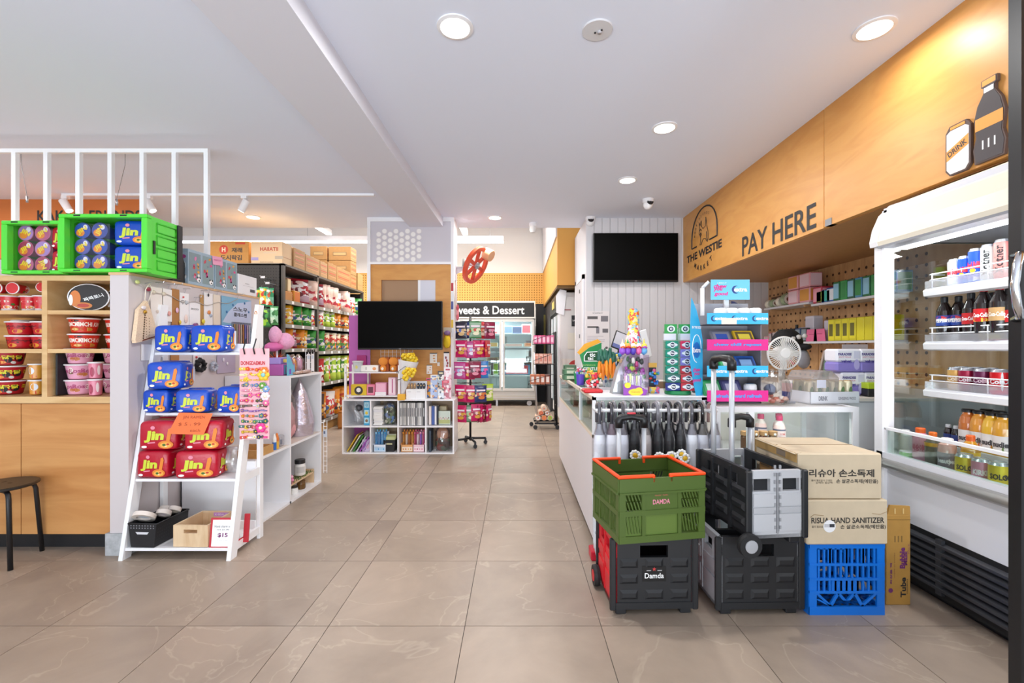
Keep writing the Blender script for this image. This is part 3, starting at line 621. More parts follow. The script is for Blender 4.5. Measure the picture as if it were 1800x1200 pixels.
for j in range(3): BUL.put((at(17), yb, .932+.092*j), .15*j, 'red and black spicy noodle bowl, %s from the bottom of the three-high stack' % ORD[j], G)
for j in range(2): BUL.put((at(57), yb+.10, .932+.092*j), -.3+.2*j, 'red and black spicy noodle bowl, %s of two in the shorter stack' % ('lower', 'upper')[j], G)
for j in range(2): CUPO.put((at(77), yb-.04, .932+.1*j), .4-.5*j, 'small orange noodle cup, %s of two in the corner by the divider' % ('lower', 'upper')[j], G)
for i, px in enumerate((144, 183)):
    for j in range(3): PNKB.put((at(px), yb-.01+.10*i, .932+.097*j), -.1+.6*(j == 1)+.25*i, 'pink noodle bowl, %s from the bottom of the %s pink stack' % (ORD[j], ('full', 'half-hidden')[i]), G)
for j in range(2): CUPP.put((at(189), yb-.08, .932+.105*j), .2*j, 'small rose pink noodle cup, %s of two next to the half wall' % ('lower', 'upper')[j], G)

# ------------------------------------------------------------------ stool
t = thing('stool', 'black stool with splayed tube legs in front of the plywood cupboard', 'stool', (-2.94, 2.55, 0))
m = MB(); m.lathe([(0, .432), (.155, .432), (.163, .438), (.163, .446), (.155, .45), (0, .45)], mt('23211f', .4), n=30, cap=False); ob('seat', m, t)
m = MB()
for a in range(4): m.disc((.045*math.cos(a*PI/2+.4), .045*math.sin(a*PI/2+.4), .4505), .014, .008, mt('0c0c0d', .6), 8, 'z', a*PI/2)
ob('seat_hole', m, t)
for a in range(4):
    q = a*PI/2-.48; c_, s_ = math.cos(q), math.sin(q); m = MB()
    m.tube([(.05*c_, .05*s_, .42), (.115*c_, .115*s_, .421), (.14*c_, .14*s_, .41), (.148*c_, .148*s_, .385), (.175*c_, .175*s_, 0)], .0115, BLACK, 10); ob('leg', m, t)

# ------------------------------------------------------------------ things on top of the half wall
t = thing('toy_box', 'x', 'toy'); m = MB(); TB = mt('9fb6c6', .4); m.box(-.035, .035, -.135, .135, 0, .245, TB); ob('carton', m, t)
m = MB(); m.box(.0352, .036, -.125, -.01, .02, .225, mt('7f98a2', .2)); m.box(.0352, .036, .01, .125, .02, .225, mt('86a0a6', .2)); ob('window', m, t)
m = MB(); 
for i in range(22):
    y, z = R.choice((-1, 1))*R.uniform(.025, .11), R.uniform(.035, .21); m.disc((.0365, y, z), R.uniform(.007, .017), R.uniform(.005, .014), mt(R.choice(['d93c86', 'e8a23b', 'f0ece6', 'c8384c', 'e27fb0', '6a7f86']), .4), 9, 'x', R.uniform(0, 3))
for y in (-.03, .1): m.disc((.037, y, .04), .02, .018, WHT, 12, 'x'); m.disc((.0374, y-.012, .055), .007, .007, INK, 8, 'x'); m.disc((.0374, y+.012, .055), .007, .007, INK, 8, 'x'); m.disc((.0374, y+.004, .035), .008, .006, INK, 8, 'x')
m.box(-.03, .03, -.1355, -.135, .02, .22, mt('a8bfd0', .4)); m.disc((0, -.136, .19), .022, .014, mt('b24a8c', .4)); m.disc((0, -.136, .13), .022, .03, mt('dfe7ea', .4)); m.disc((0, -.136, .05), .024, .022, WHT); m.disc((-.012, -.1364, .06), .006, .006, INK, 8); m.disc((.012, -.1364, .06), .006, .006, INK, 8); ob('print', m, t)
TOY = Kind(t)
TOY.put((-2.325, 3.265, 1.672), 0, 'pale blue toy carton with a pink note, closer of the pair on the half wall', 'blue toy cartons'); TOY.put((-2.325, 3.545, 1.672), 0, 'pale blue toy carton beside the small white box on the half wall', 'blue toy cartons')
m = MB(); m.M = Matrix.Translation((-2.285, 3.43, 1.885)) @ Matrix.Rotation(.08, 4, 'X'); m.box(0, .002, -.055, .06, -.03, .035, mt('f2a8c8', .6)); m.text('PINKFOOT', mt('c64a86'), (.003, 0, .006), Y_, Z_, .085, .012); o = ob('price_note', m); tag(o, 'pink paper price note taped across the two blue toy cartons', 'note')
t = thing('carton', 'small plain white carton at the end of the half wall top', 'box', (-2.345, 3.83, 1.671)); m = MB(); m.box(-.055, .055, -.13, .13, 0, .165, WHITE, .003); ob('box', m, t); m = MB(); m.text('SUNNY', INK, (.056, -.01, .095), Y_, Z_, .06, .008); m.box(.0555, .056, -.07, .08, .075, .077, GREY); m.box(.0555, .056, .03, .1, .03, .055, mt('55555a')); ob('print', m, t)
t = thing('carry_case', 'black case with a cut-out handle standing behind the green crate', 'case', (-2.335, 3.06, 1.672)); m = MB()
m.prism([(-.05, 0), (.06, 0), (.06, .14), (.03, .2), (-.05, .215)], -.03, .03, BLACK, 'x'); ob('body', m, t); m = MB(); m.disc((.0305, -.01, .165), .018, .014, mt('d9d4c4', .5), 10, 'x'); ob('handle', m, t)

# ------------------------------------------------------------------ goods hanging on the half wall
WX = -2.289
def wy(px): return 2.29*F/(907-px)
def wz(py, y): return EYE-(py-610)*y/F
def hang(name, label, cat, px0, px1, py0, py1, col, art=(), txt=None, hook=True, group='trinket cards hanging on the half wall'):
    ya, yb_ = wy(px0), wy(px1); ym = (ya+yb_)/2; za, zb = wz(py1, ym), wz(py0, ym); w, h = (yb_-ya), zb-za
    t = thing(name, label, cat, (WX, ym, za), 0, group)
    m = MB(); m.box(.004, .007, -w/2, w/2, 0, h, mt(col, .5) if isinstance(col, str) else col); ob('card', m, t)
    m = MB()
    for c, y, z, ry, rz in art: m.sq((.013, y*w, z*h), (.006, ry, rz), 1, mt(c, .35), 12, 8)
    if m.f: ob('trinket', m, t)
    if txt: m = MB(); m.text(txt, INK, (.0078, 0, h*.78), Y_, Z_, w*.7); ob('lettering', m, t)
    if hook: m = MB(); m.tube([(0, 0, h+.03), (.05, 0, h+.03), (.055, 0, h+.04)], .0018, STEEL, 5); m.tube([(.02, 0, h+.03), (.008, 0, h)], .001, STEEL, 4); ob('hook', m, t)
    return t
hang('trinket_card', 'narrow cream card on a chain beside the crochet pouch', 'card', 263, 283, 505, 590, 'efe6de', [('d8c6b8', 0, .5, .006, .012)])
hang('trinket_card', 'white card with a small pink ring charm', 'card', 285, 300, 508, 565, 'f3eeea', [('e6a79f', .1, .25, .014, .016)])
hang('trinket_card', 'brown card with a pink bow tassel charm', 'card', 300, 313, 508, 585, 'b07a43', [('e7b6cf', .1, .52, .012, .018), ('c78aa0', .2, .1, .014, .02), ('e6c94e', .5, .25, .01, .014)])
hang('trinket_card', 'wide white card with pearl charms and a red circle mark', 'card', 314, 330, 515, 590, 'f4f1f0', [('f0d7cc', .1, .4, .014, .03), ('e9a24e', .2, .15, .01, .012), ('d33b3b', -.2, .9, .006, .006)], '♡♡')
hang('trinket_card', 'white card with a purple flower brooch', 'card', 331, 350, 530, 590, 'f4f2f3', [('8c4a86', 0, .3, .03, .018), ('6b3f6e', .1, .34, .012, .01)], 'BROOCH')
hang('trinket_card', 'tan strip card with a yellow charm', 'card', 350, 356, 518, 590, 'b88c54', [('e6d23c', .2, .35, .016, .018)])
hang('trinket_card', 'white card with an orange ring charm and a black ribbon', 'card', 357, 372, 515, 590, 'f2efee', [('dd8a4c', .0, .55, .016, .014), ('222224', -.1, .95, .004, .012), ('b8305c', 0, .12, .02, .018), ('a9b4c4', .2, .48, .012, .014)])
hang('trinket_card', 'cream card behind the tall charm card, edge lit', 'card', 373, 385, 518, 590, 'e9dccb', [])
hang('trinket_card', 'blank white card dangling under the crochet pouch', 'card', 247, 265, 605, 633, 'f0ece9', [], None, False)
hang('trinket_card', 'brown kraft card under the ladder shelf board', 'card', 298, 313, 622, 634, 'b27c46', [], None, False)
hang('trinket_card', 'grey lilac panel card behind the ladder shelf', 'card', 380, 412, 622, 655, 'b7abc0', [('d9d2dc', -.2, .7, .012, .016), ('e8e4e4', 0, .5, .01, .012)])
hang('trinket_card', 'white card with tiny red beads beside the black scrunchie', 'card', 338, 352, 622, 650, 'f1eae8', [('c8333a', -.2, .8, .008, .008), ('b8283a', .2, .6, .008, .008), ('d45050', .1, .35, .008, .008)])
# crochet pouch
y0 = wy(250); t = thing('crochet_pouch', 'beige crochet pouch with a row of eyelets hanging beside the white ladder shelf', 'pouch', (WX, y0, wz(603, y0)))
m = MB(); KN = mt('ecd0b0', .9, grain=.12, gs=160, bump=.8, bs=240)
m.prism([(-.085, .02), (-.08, 0), (.075, .035), (.085, .05), (.03, .2), (-.0, .26), (-.06, .2)], .006, .03, KN, 'x'); ob('pouch', m, t)
m = MB()
for i in range(11): m.sq((.031, -.03+.006*i*.2, .03+.014*i), (.002, .005, .006), 1, mt('5b4128', .8), 6, 4)
for i in range(8):
    for j in (1, 2): m.sq((.031, -.03+.022*j, .04+.017*i-.003*j), (.0015, .0035, .0035), 1, mt('9a7a58', .8), 6, 4)
ob('eyelet', m, t)
m = MB(); m.prism([(-.04, .012), (.08, .045), (.085, .052), (-.03, .022)], .030, .033, mt('7a3b2a', .8), 'x'); ob('hem', m, t)
m = MB(); m.tube([(.015, -.0, .25), (.02, .0, .33), (.018, .03, .37), (.02, .05, .33), (.02, .02, .25)], .003, CREAM, 6); m.tube([(.0, .02, .37), (.04, .02, .375)], .002, STEEL, 5); ob('strap', m, t)
m = MB(); m.sq((.034, -.02, .19), (.008, .012, .012), 1, mt('c79a3a', .25, .8), 12, 8); m.sq((.034, -.03, .215), (.006, .018, .012), 1, mt('e9dfe0', .4), 10, 6); ob('charm', m, t)
# chain garland
m = MB(); pts = []
for i in range(25):
    q = i/24; y = wy(238)+(wy(415)-wy(238))*q; pts.append((WX+.012, y, 1.62-.02*math.sin(q*PI*4)**2-.07*math.sin(q*PI)))
m.tube(pts, .0025, mt('c9c2b8', .4, .5), 5); tag(ob('chain_garland', m), 'thin chain draped along the half wall above the trinket cards', 'chain'); g = bpy.data.objects['chain_garland']
for q, c in ((.02, 'c9cf86'), (.1, '9a3144'), (.16, 'd8cdb8'), (.22, 'd6c9b5'), (.45, 'c0c4c8')):
    k = int(q*24); m = MB(); m.sq(pts[k], (.01, .016, .013), 1, mt(c, .4), 10, 6); ob('bead', m, g)
# blue card of pens
t = hang('pen_card', 'big blue hanging card with a clear pocket of pastel pens behind the blue noodle packs', 'pens', 388, 440, 524, 612, '7fb2cf', [], None, True, None)
ym = (wy(388)+wy(440))/2; h = wz(524, ym)-wz(612, ym); w = wy(440)-wy(388)
m = MB(); m.prism([(w*.5, h*.99), (w*.2, h*.93), (0, h*.9), (-w*.3, h*.7), (-w*.48, h*.5), (w*.5, h*.45)], .0072, .0078, mt('c3cfe8', .4), 'x'); m.text('스노우', INK, (.0085, .04, h*.78), Y_, Z_, w*.5, h*.09, bold=.02); m.text('클래스펜', INK, (.0085, .04, h*.67), Y_, Z_, w*.45, h*.08, bold=.02)
for y, z in ((-.15, .85), (.25, .92), (.4, .75), (-.35, .7)): m.disc((.0086, y*w, z*h), .011, .011, mt('2f6ea6', .4), 8, 'x')
ob('print', m, t)
for i, c in enumerate(['d6a06a', 'c9b8a0', 'e7a9b5', 'f0d7c0', 'd78a4b', '9a8be0', 'f0c6d8', 'e0e0ec']):
    m = MB(); y = -w*.12+i*w*.075; m.tube([(.014, y, h*.48), (.014, y, h*.12), (.014, y, h*.06)], [.006, .006, .002], mt(c, .3), 8); ob('pen', m, t)
m = MB(); m.box(.008, .022, -w*.2, w*.48, h*.04, h*.52, glass('ffffff', .14, .05)); ob('pocket', m, t)
# scrunchies
for px, py, r, c, lb in ((347, 642, .05, '1a191c', 'black hair scrunchie hanging under the ladder shelf'), (371, 644, .036, 'b9bcc8', 'grey patterned hair scrunchie beside the black one')):
    y = wy(px); t = thing('scrunchie', lb, 'hair tie', (WX, y, wz(py, y)), 0, 'hanging scrunchies'); m = MB(); pts = []
    for i in range(24):
        a = 2*PI*i/24; pts.append((.022+.006*math.sin(7*a), math.cos(a)*r*(.72+.07*math.sin(9*a)), math.sin(a)*r*(.72+.07*math.cos(8*a))))
    m.tube(pts, [r*.3*(1+.25*math.sin(i*2.4)) for i in range(24)], mt(c, .8, grain=.3, gs=90), 8, True); ob('band', m, t); m = MB(); m.tube([(0, 0, r*1.5), (.03, 0, r*1.5), (.034, 0, r)], .002, WHITE, 5); ob('hook', m, t)
# ================================================================== white ladder shelf and what it carries
t = thing('ladder_shelf', 'white leaning ladder shelf of four boards against the half wall', 'shelf')
LY = lambda z: 2.575+.19*z
XL, XR = -2.274, -1.653
SH = [(.065, 'bottom'), (.445, 'second'), (.827, 'third'), (1.195, 'top')]
def leg(xa, xb):
    m = MB(); m.prism([(2.575, 0), (2.635, 0), (2.92, 1.50), (2.86, 1.50)], xa, xb, WHITE, 'x'); ob('leg', m, t)
leg(XL-.012, XL+.012); leg(XR-.012, XR+.012)
for x in (XL, XR): m = MB(); m.box(x-.011, x+.011, 2.875, 2.915, 0, 1.42, WHITE, .002); ob('rear_leg', m, t)
for z, n in SH:
    m = MB(); m.box(XL+.012, XR-.012, LY(z)+.005, 2.875, z-.016, z, WHITE, .002); m.box(XL+.012, XR-.012, 2.86, 2.875, z, z+.055, WHITE); ob('shelf_board', m, t)
    for x in (XL, XR):
        m = MB(); m.box(x-.009, x+.009, LY(z)+.03, 2.90, z-.03, z+.014, WHITE); ob('side_rail', m, t)
m = MB(); m.M = Matrix.Translation((XR+.0, 2.86, 1.44)); m.disc((0, -.012, 0), .010, .018, mt('c9793f', .5), 14); m.disc((0, -.0125, 0), .006, .012, mt('f2e0cf', .5), 10); m.text('N', mt('c9793f', .5), (0, -.013, 0), X_, Z_, .006); ob('sticker', m, t)
NG = 'noodle multipacks'
def lx(px, d): return (px-907)*d/F
for K_, px, y, z, r, sc, lb in (
    (BLUE_BAG, 300, 2.79, 1.198, .02, (.96, .58, 1), 'blue noodle multipack on the top ladder board, beside the crochet pouch'), (BLUE_BAG, 366, 2.79, 1.198, -.03, (1.05, .58, 1), 'blue noodle multipack on the top ladder board, in front of the pen card'),
    (BLUE_BAG, 277, 2.775, .829, -.02, (.8, .66, .86), 'blue noodle multipack, lower of two at the half wall end of the third ladder board'), (BLUE_BAG, 290, 2.77, .974, .12, (1, .66, 1), 'blue noodle multipack, topmost of its pile on the third ladder board'),
    (BLUE_BAG, 337, 2.76, .829, .16, (.92, .62, .86), 'blue noodle multipack in the middle of the third ladder board'), (BLUE_BAG, 406, 2.775, .829, -.03, (.78, .66, .97), 'blue noodle multipack alone beside the pink hair clip card'),
    (RED_BAG, 276, 2.755, .447, .0, (.98, .84, 1.0), 'red noodle multipack, lower one at the half wall end of the second ladder board'), (RED_BAG, 284, 2.75, .614, .06, (1.12, .84, 1.06), 'red noodle multipack, upper one at the half wall end of the second ladder board'),
    (RED_BAG, 347, 2.74, .447, .12, (1.2, .76, 1.0), 'red noodle multipack, lower one in the middle of the second ladder board'), (RED_BAG, 360, 2.745, .614, .12, (1.08, .78, 1.06), 'red noodle multipack under the orange price sign')):
    K_.put((lx(px, y-.05), y, z), r, lb, NG, sc)
m = MB(); m.M = Matrix.Translation((lx(337, 2.66), 2.66, .79)) @ Matrix.Rotation(-.25, 4, 'X'); OS = mt('f0743c', .6)
m.poly([(-.128, 0, -.075), (.085, 0, -.08), (.118, 0, .045), (-.085, 0, .05)], OS); m.text('JIN RAMEN', mt('a8441f', .6), (.01, -.001, .02), X_, Z_, .13, .022); m.text('$ 5 . 99', mt('a8441f', .6), (-.01, -.001, -.02), X_, Z_, .13, .022); m.text('each', mt('a8441f', .6), (.03, -.001, -.055), X_, Z_, .06, .016)
tag(ob('price_sign', m), 'orange handwritten price sign hung over the red noodle packs', 'sign')
t = thing('clear_bag', 'crumpled clear bag behind the second ladder board beside the red packs', 'bag', (lx(413, 2.86), 2.80, .447)); m = MB(); m.pillow(.11, .16, .05, glass('f2f2f0', .2, .15, .25), wob=.4, seed=3); ob('bag', m, t); m = MB(); m.sq((0, 0, .05), (.03, .015, .035), 1, mt('e3ded8', .7), 10, 6, .1); ob('filling', m, t)
# baskets on the bottom board
t = thing('mesh_basket', 'black perforated plastic basket with handle slot on the bottom ladder board', 'basket', (lx(268, 2.66)-.01, 2.60, .068), -.05); w, h, dp = .17, .135, .24
m = MB(); T_ = .012
for a in ((-1, 0), (1, 0)):
    m.add([(a[0]*(w/2-.015), 0.0, 0), (a[0]*w/2, 0, h), (a[0]*w/2, dp, h), (a[0]*(w/2-.015), dp, 0), (a[0]*(w/2-.02), 0.005, 0), (a[0]*(w/2-.006), .005, h), (a[0]*(w/2-.006), dp, h), (a[0]*(w/2-.02), dp, 0)], [(0, 1, 2, 3), (4, 7, 6, 5), (0, 4, 5, 1), (1, 5, 6, 2)], BLKP)
for y in (0, dp): m.add([(-w/2+.015, y, 0), (w/2-.015, y, 0), (w/2, y, h), (-w/2, y, h)], [(0, 1, 2, 3)], BLKP)
m.add([(-w/2+.015, 0, .002), (w/2-.015, 0, .002), (w/2-.015, dp, .002), (-w/2+.015, dp, .002)], [(0, 1, 2, 3)], BLKP); ob('body', m, t)
m = MB(); m.tube([(-w/2, 0, h), (w/2, 0, h), (w/2, dp, h), (-w/2, dp, h)], .005, BLACK, 6, True); ob('rim', m, t)
m = MB()
for i in range(9):
    for j in range(2): m.disc((-w*.4+i*w*.1, -.001, h*.82+j*.014), .004, .004, mt('85858a', .6), 6)
for i in range(14):
    for j in range(4): m.disc((w/2+.001-.015*(1-(.3+.15*j)), .015+i*.016, h*(.3+.15*j)), .003, .003, mt('3c3c40', .6), 6, 'x')
m.prism([(-.04, .088), (-.03, .075), (.03, .075), (.04, .088)], -.0015, -.001, mt('dadade', .5)); ob('pattern', m, t)
BK = 'packets in the black basket'
for i, (x, y, z, r, c, lb) in enumerate([(-.03, .05, .155, .058, 'c9ccd6', 'round sticky tape roll in a clear packet in the black basket'), (.03, .12, .15, .04, 'b9a7c9', 'lilac ring packet in the black basket'), (.05, .18, .15, .035, 'd8cf9f', 'yellowish ring packet in the black basket'), (-.01, .2, .14, .045, 'c3c6c4', 'grey ring packet at the rear of the black basket')]):
    o = thing('tape_roll', lb, 'packet', (lx(268, 2.66)-.01+x, 2.60+y, .068+z-r*.9), .1, BK); m = MB(); m.M = Matrix.Translation((0, 0, r)) @ Matrix.Rotation(-.7, 4, 'X'); m.lathe([(r*.6, -.012), (r, -.012), (r, .012), (r*.6, .012), (r*.6, -.012)], mt('e5d9cf', .4), n=24, cap=False); ob('roll', m, o)
    m = MB(); m.M = Matrix.Translation((0, 0, r)) @ Matrix.Rotation(-.7, 4, 'X'); m.disc((0, 0, .013), r*1.02, r*1.02, glass('ffffff', .2, .1), 18, 'z'); m.disc((0, 0, 0), r*.6, r*.6, mt(c, .5), 16, 'z'); ob('wrapper', m, o)
t = thing('wooden_crate', 'open pale wooden box with a hand slot on the bottom ladder board', 'box', (lx(338, 2.62), 2.605, .068), -.03); PW = wood('d3b087', 'e3c7a2', (4, 1, 1), 3); w, h, dp = .205, .125, .235; k = .012
m = MB(); m.box(-w/2, w/2, 0, k, 0, .078, PW); m.box(-w/2, -.04, 0, k, .078, .1, PW); m.box(.04, w/2, 0, k, .078, .1, PW); m.box(-w/2, w/2, 0, k, .1, h, PW); ob('front_panel', m, t)
m = MB(); m.box(-w/2, w/2, dp-k, dp, 0, h, PW); ob('rear_panel', m, t)
for sx in (-1, 1): m = MB(); m.box(*sorted((sx*w/2, sx*(w/2-k))), k, dp-k, 0, h, PW); ob('side_panel', m, t)
m = MB(); m.box(-w/2+k, w/2-k, k, dp-k, 0, .008, PW); ob('floor_panel', m, t)
m = MB(); m.box(-.02, .09, dp+.0-k-.003, dp-k-.001, .095, .118, mt('cf8fd6', .5)); m.text('K-BEAUTY', WHT, (.035, dp-k-.004, .107), X_, Z_, .09, .011); ob('label_strip', m, t)
t = thing('sign_card', 'white price card with a red edge advertising a hand charm for fifteen dollars', 'sign', (lx(391, 2.62), 2.60, .066), .0)
m = MB(); m.M = Matrix.Rotation(-.12, 4, 'X'); m.box(-.068, .07, 0.004, .012, 0, .165, mt('c22a38', .5)); m.box(.07, .1, .1, .11, 0, .165, mt('c22a38', .5)); m.box(.066, .07, .012, .11, 0, .03, mt('c22a38', .5)); ob('stand', m, t)
m = MB(); m.M = Matrix.Rotation(-.12, 4, 'X'); m.box(-.055, .07, .002, .004, .005, .155, WHT); ob('card', m, t)
m = MB(); m.M = Matrix.Rotation(-.12, 4, 'X'); m.text('Hand charm set', mt('55555a'), (.008, .001, .118), X_, Z_, .1, .013); m.text('not $1.00', mt('55555a'), (.008, .001, .1), X_, Z_, .07, .010); m.text('$15', mt('7a2a6a'), (.008, .001, .068), X_, Z_, .058, .026, bold=.03); m.text('2 pcs 1 set', GREY, (.008, .001, .04), X_, Z_, .06, .007); ob('lettering', m, t)

# pink card full of hair clips, hung from the ladder
t = thing('hair_clip_card', 'long pink card covered in rows of small colourful hair clips hanging from the ladder shelf', 'hair clips', (-1.665, 2.70, 1.22), .18)
PC = mt('f0b7bd', .6); m = MB(); m.box(-.0, .165, 0, .004, -.55, 0, PC); ob('card', m, t)
m = MB(); m.text('DONGDAEMUN', mt('c01f2c', .5), (.075, -.001, -.088), X_, Z_, .135, .024, bold=.04); ob('lettering', m, t)
for x in (.03, .085, .14): m = MB(); m.tube([(x, -.004, -.035), (x-.006, -.008, .0), (x, .003, .035), (x+.004, .01, .06)], .004, BLACK, 6); ob('tie', m, t)
rows = [['e0552a', 'd9772e', 'e8c23c'], ['f0d25a', 'f2e2a8', 'e8922f', 'e6b422'], ['d9a21f', 'e2b33c', 'f0c93f'], ['4a5f7d', '7d8a9a', '5f86c0'], ['e7c2cf', 'd88aa0', 'f2f2f0'], ['caa0b0', '5b4a40', 'e65f9a'], ['3c3a3c', '5a5a5c', 'd94a7a'], ['3a3232', '2c2c2e', '6a4a3a', 'c8c8cc'], ['7d6a9a', '8a5aa0', 'c04040'], ['4a7d8a', '3f7a68', 'd9772e', 'a03a55'], ['2f5f5a', 'b0324a', 'e2b7a0', '5a8a6a'], ['c03a4a', '3c6a6a', 'e8c04a', '6a4a3a'], ['3c3c40', 'c8a02f', '5aa05a', 'e64fa0'], ['2f3a55', 'd24a3a', 'e8e0d8', 'e02f8a']]
rd = random.Random(5)
for j, rw in enumerate(rows):
    n = 7 if j % 3 else 6
    for i in range(n):
        x = .017+i*.13/(n-1)+rd.uniform(-.004, .004); z = -.125-j*.0315+rd.uniform(-.004, .004); c = mt(rd.choice(rw), .35); m = MB(); s = rd.uniform(.9, 1.6)
        k = rd.choice('bfhf')
        if k == 'b': m.sq((x-.006*s, -.006, z), (.007*s, .005, .006*s), .8, c, 8, 5); m.sq((x+.006*s, -.006, z), (.007*s, .005, .006*s), .8, c, 8, 5); m.sq((x, -.008, z), (.003*s, .004, .003*s), 1, WHITE, 6, 4)
        elif k == 'f':
            for a in range(5): m.sq((x+.006*s*math.cos(a*1.257), -.005, z+.006*s*math.sin(a*1.257)), (.0045*s, .003, .0045*s), 1, c, 6, 4)
            m.sq((x, -.007, z), (.003*s, .003, .003*s), 1, YEL, 6, 4)
        else: m.box(x-.009*s, x+.009*s, -.009, -.001, z-.004*s, z+.004*s, c, .002)
        ob('hair_clip', m, t)
for x, z, c, s in ((.135, -.16, 'f0c32a', 2.6), (.14, -.135, 'e87a2a', 1.8), (.13, -.225, '5f9a3a', 1.6), (.15, -.245, '7fa0d0', 1.6), (.145, -.29, 'f5dfe8', 2.0), (.15, -.33, 'e86aa0', 1.4), (.12, -.48, 'ee3a94', 2.2)):
    m = MB()
    for a in range(6): m.sq((x+.008*s*math.cos(a*1.047), -.008, z+.008*s*math.sin(a*1.047)), (.006*s, .006, .006*s), 1, mt(c, .4), 8, 5)
    m.sq((x, -.013, z), (.005*s, .005, .005*s), 1, mt('f6e6c8' if c != 'f0c32a' else '8fc6c8', .4), 8, 5); ob('flower_clip', m, t)

# ================================================================== white stepped cube unit behind the ladder
t = thing('cube_shelf', 'white stepped cube shelf along the half wall beyond the ladder shelf', 'shelf'); XW0, XW1 = -2.28, -1.77; WD = mt('dbcdc2', .5)
for a in ((3.05, 3.068, 0, .445), (3.51, 3.53, 0, .445), (4.062, 4.08, 0, .445)): m = MB(); m.box(XW0, XW1, *a, LAM); ob('upright', m, t)
m = MB(); m.box(XW0, XW1, 3.068, 4.062, 0, .018, LAM); ob('bottom_board', m, t); m = MB(); m.box(XW0, XW1, 3.05, 4.08, .445, .463, LAM); m.box(XW0, XW1-.001, 3.052, 4.078, .463, .4635, WD); ob('top_board', m, t)
m = MB(); m.box(XW0, XW0+.006, 3.05, 4.08, .018, .445, LAM); ob('back_panel', m, t)
for a in ((3.51, 3.528), (4.062, 4.08)): m = MB(); m.box(XW0, XW1, *a, .4636, .985, LAM); ob('upright', m, t)
m = MB(); m.box(XW0, XW1, 3.51, 4.08, .985, 1.003, LAM); m.box(XW0, XW1, 3.512, 4.078, 1.003, 1.0035, WD); ob('top_board', m, t); m = MB(); m.box(XW0, XW0+.006, 3.528, 4.062, .4636, .985, LAM); ob('back_panel', m, t)
def ux(px, d): return (px-907)*d/F
# upper cube: cushions and foil cone
t = thing('foil_cone', 'big silver and lilac foil gift cone leaning in the upper white cube', 'gift', (-1.90, 3.93, .464)); m = MB(); FO = mt('d4cbd8', .22, .75, bump=1.0, bs=38); m.lathe([(.115, 0), (.125, .1), (.10, .22), (.06, .36), (.012, .47), (.004, .49)], FO, n=20); ob('foil', m, t); m = MB(); m.sq((-.01, -.0, .062), (.11, .11, .058), .8, mt('a98fc0', .3, .5, bump=.9, bs=50), 18, 8, .08, 4); ob('crumpled_base', m, t)
for i, (y, c, lb) in enumerate(((3.60, 'e9c3cf', 'clear bag with pale pink cushion in the upper white cube'), (3.68, 'ecd6dc', 'clear bag of whitish pink plush in the upper white cube'), (3.76, 'e2a3a8', 'salmon pink roll of wrapping in the upper white cube'))):
    t = thing('cushion_bag', lb, 'bag', (-2.12+.12*i, 3.70+.01*i, .466), PI/2+.15, 'bags in the upper white cube'); m = MB(); m.pillow(.24-.06*i, .34-.02*i, .08, mt(c, .45, bump=.7, bs=40), wob=.2, seed=i); ob('cushion', m, t); m = MB(); m.pillow(.26-.06*i, .46-.03*i, .095, glass('ffffff', .2, .12), wob=.25, seed=i+4); ob('clear_bag', m, t)
# lower cube: little bench with jars
t = thing('plant_bench', 'tiny wooden bench topped with artificial grass in the lower white cube', 'bench', (-1.87, 3.80, .018)); m = MB(); m.box(-.06, .06, -.21, .22, .09, .1, PW); m.box(-.06, .06, -.21, -.20, 0, .09, PW); m.box(-.06, .06, .21, .22, 0, .12, PW); ob('bench', m, t)
m = MB()
for i in range(260): x, y = R.uniform(-.055, .055), R.uniform(-.2, .2); m.poly([(x-.003, y, .1), (x+.003, y, .1), (x+R.uniform(-.01, .01), y+R.uniform(-.01, .01), .1+R.uniform(.012, .028))], mt(R.choice(['4f6e34', '6a8a44', '3d5a2c']), .8))
ob('grass', m, t)
def jar(loc, label, r, h, col, lid, group='jars on the little bench', lh=.03, ring=None):
    t = thing('jar', label, 'jar', loc, 0, group); m = MB(); m.lathe([(r*.9, 0), (r, .008), (r, h-.02), (r*.85, h)], mt(col, .25), n=18); ob('body', m, t); m = MB(); m.lathe([(r*.92, h), (r*.95, h+.002), (r*.95, h+lh), (r*.9, h+lh+.003)], mt(lid, .3), n=18); ob('lid', m, t)
    if ring: m = MB(); wpatch(m, mt(ring, .5), lambda z: r, -r*.8, r*.8, h*.25, h*.75, .6); ob('label', m, t)
    return t
jar((-1.86, 3.86, .13), 'white candle jar with a black lid on the grassy bench', .045, .1, 'e8e6e2', '1f1f22', ring='c9c7c4'); jar((-1.84, 3.84, .018), 'small brown glass jar beneath the grassy bench', .035, .06, '6b4a22', '6b4a22', lh=.006); jar((-1.84, 3.71, .018), 'small white jar beneath the grassy bench', .035, .05, 'eeeeec', '202022', lh=.006)
t = thing('bottle', 'black bottle with a pink bow on the neck on the grassy bench', 'bottle', (-1.90, 3.70, .12)); m = MB(); m.lathe([(.035, 0), (.036, .1), (.03, .12), (.016, .14), (.016, .17)], mt('18161a', .2), n=16); ob('body', m, t); m = MB(); m.sq((.015, -.02, .15), (.02, .02, .022), 1, mt('a8607c', .5), 10, 6); m.sq((.01, .02, .165), (.018, .02, .02), 1, mt('c58a9e', .5), 10, 6); m.sq((0, 0, .2), (.014, .014, .02), 1, mt('8f5a6c', .5), 10, 6); ob('bow', m, t)
t = thing('flower_sprig', 'bunch of small pink artificial flowers on the grassy bench', 'flowers', (-1.85, 3.66, .112)); m = MB()
for i in range(16): m.sq((R.uniform(-.03, .03), R.uniform(-.05, .06), R.uniform(.01, .06)), (.016, .016, .013), 1, mt(R.choice(['d98aa8', 'c76a92', 'e3aabf']), .6), 8, 5)
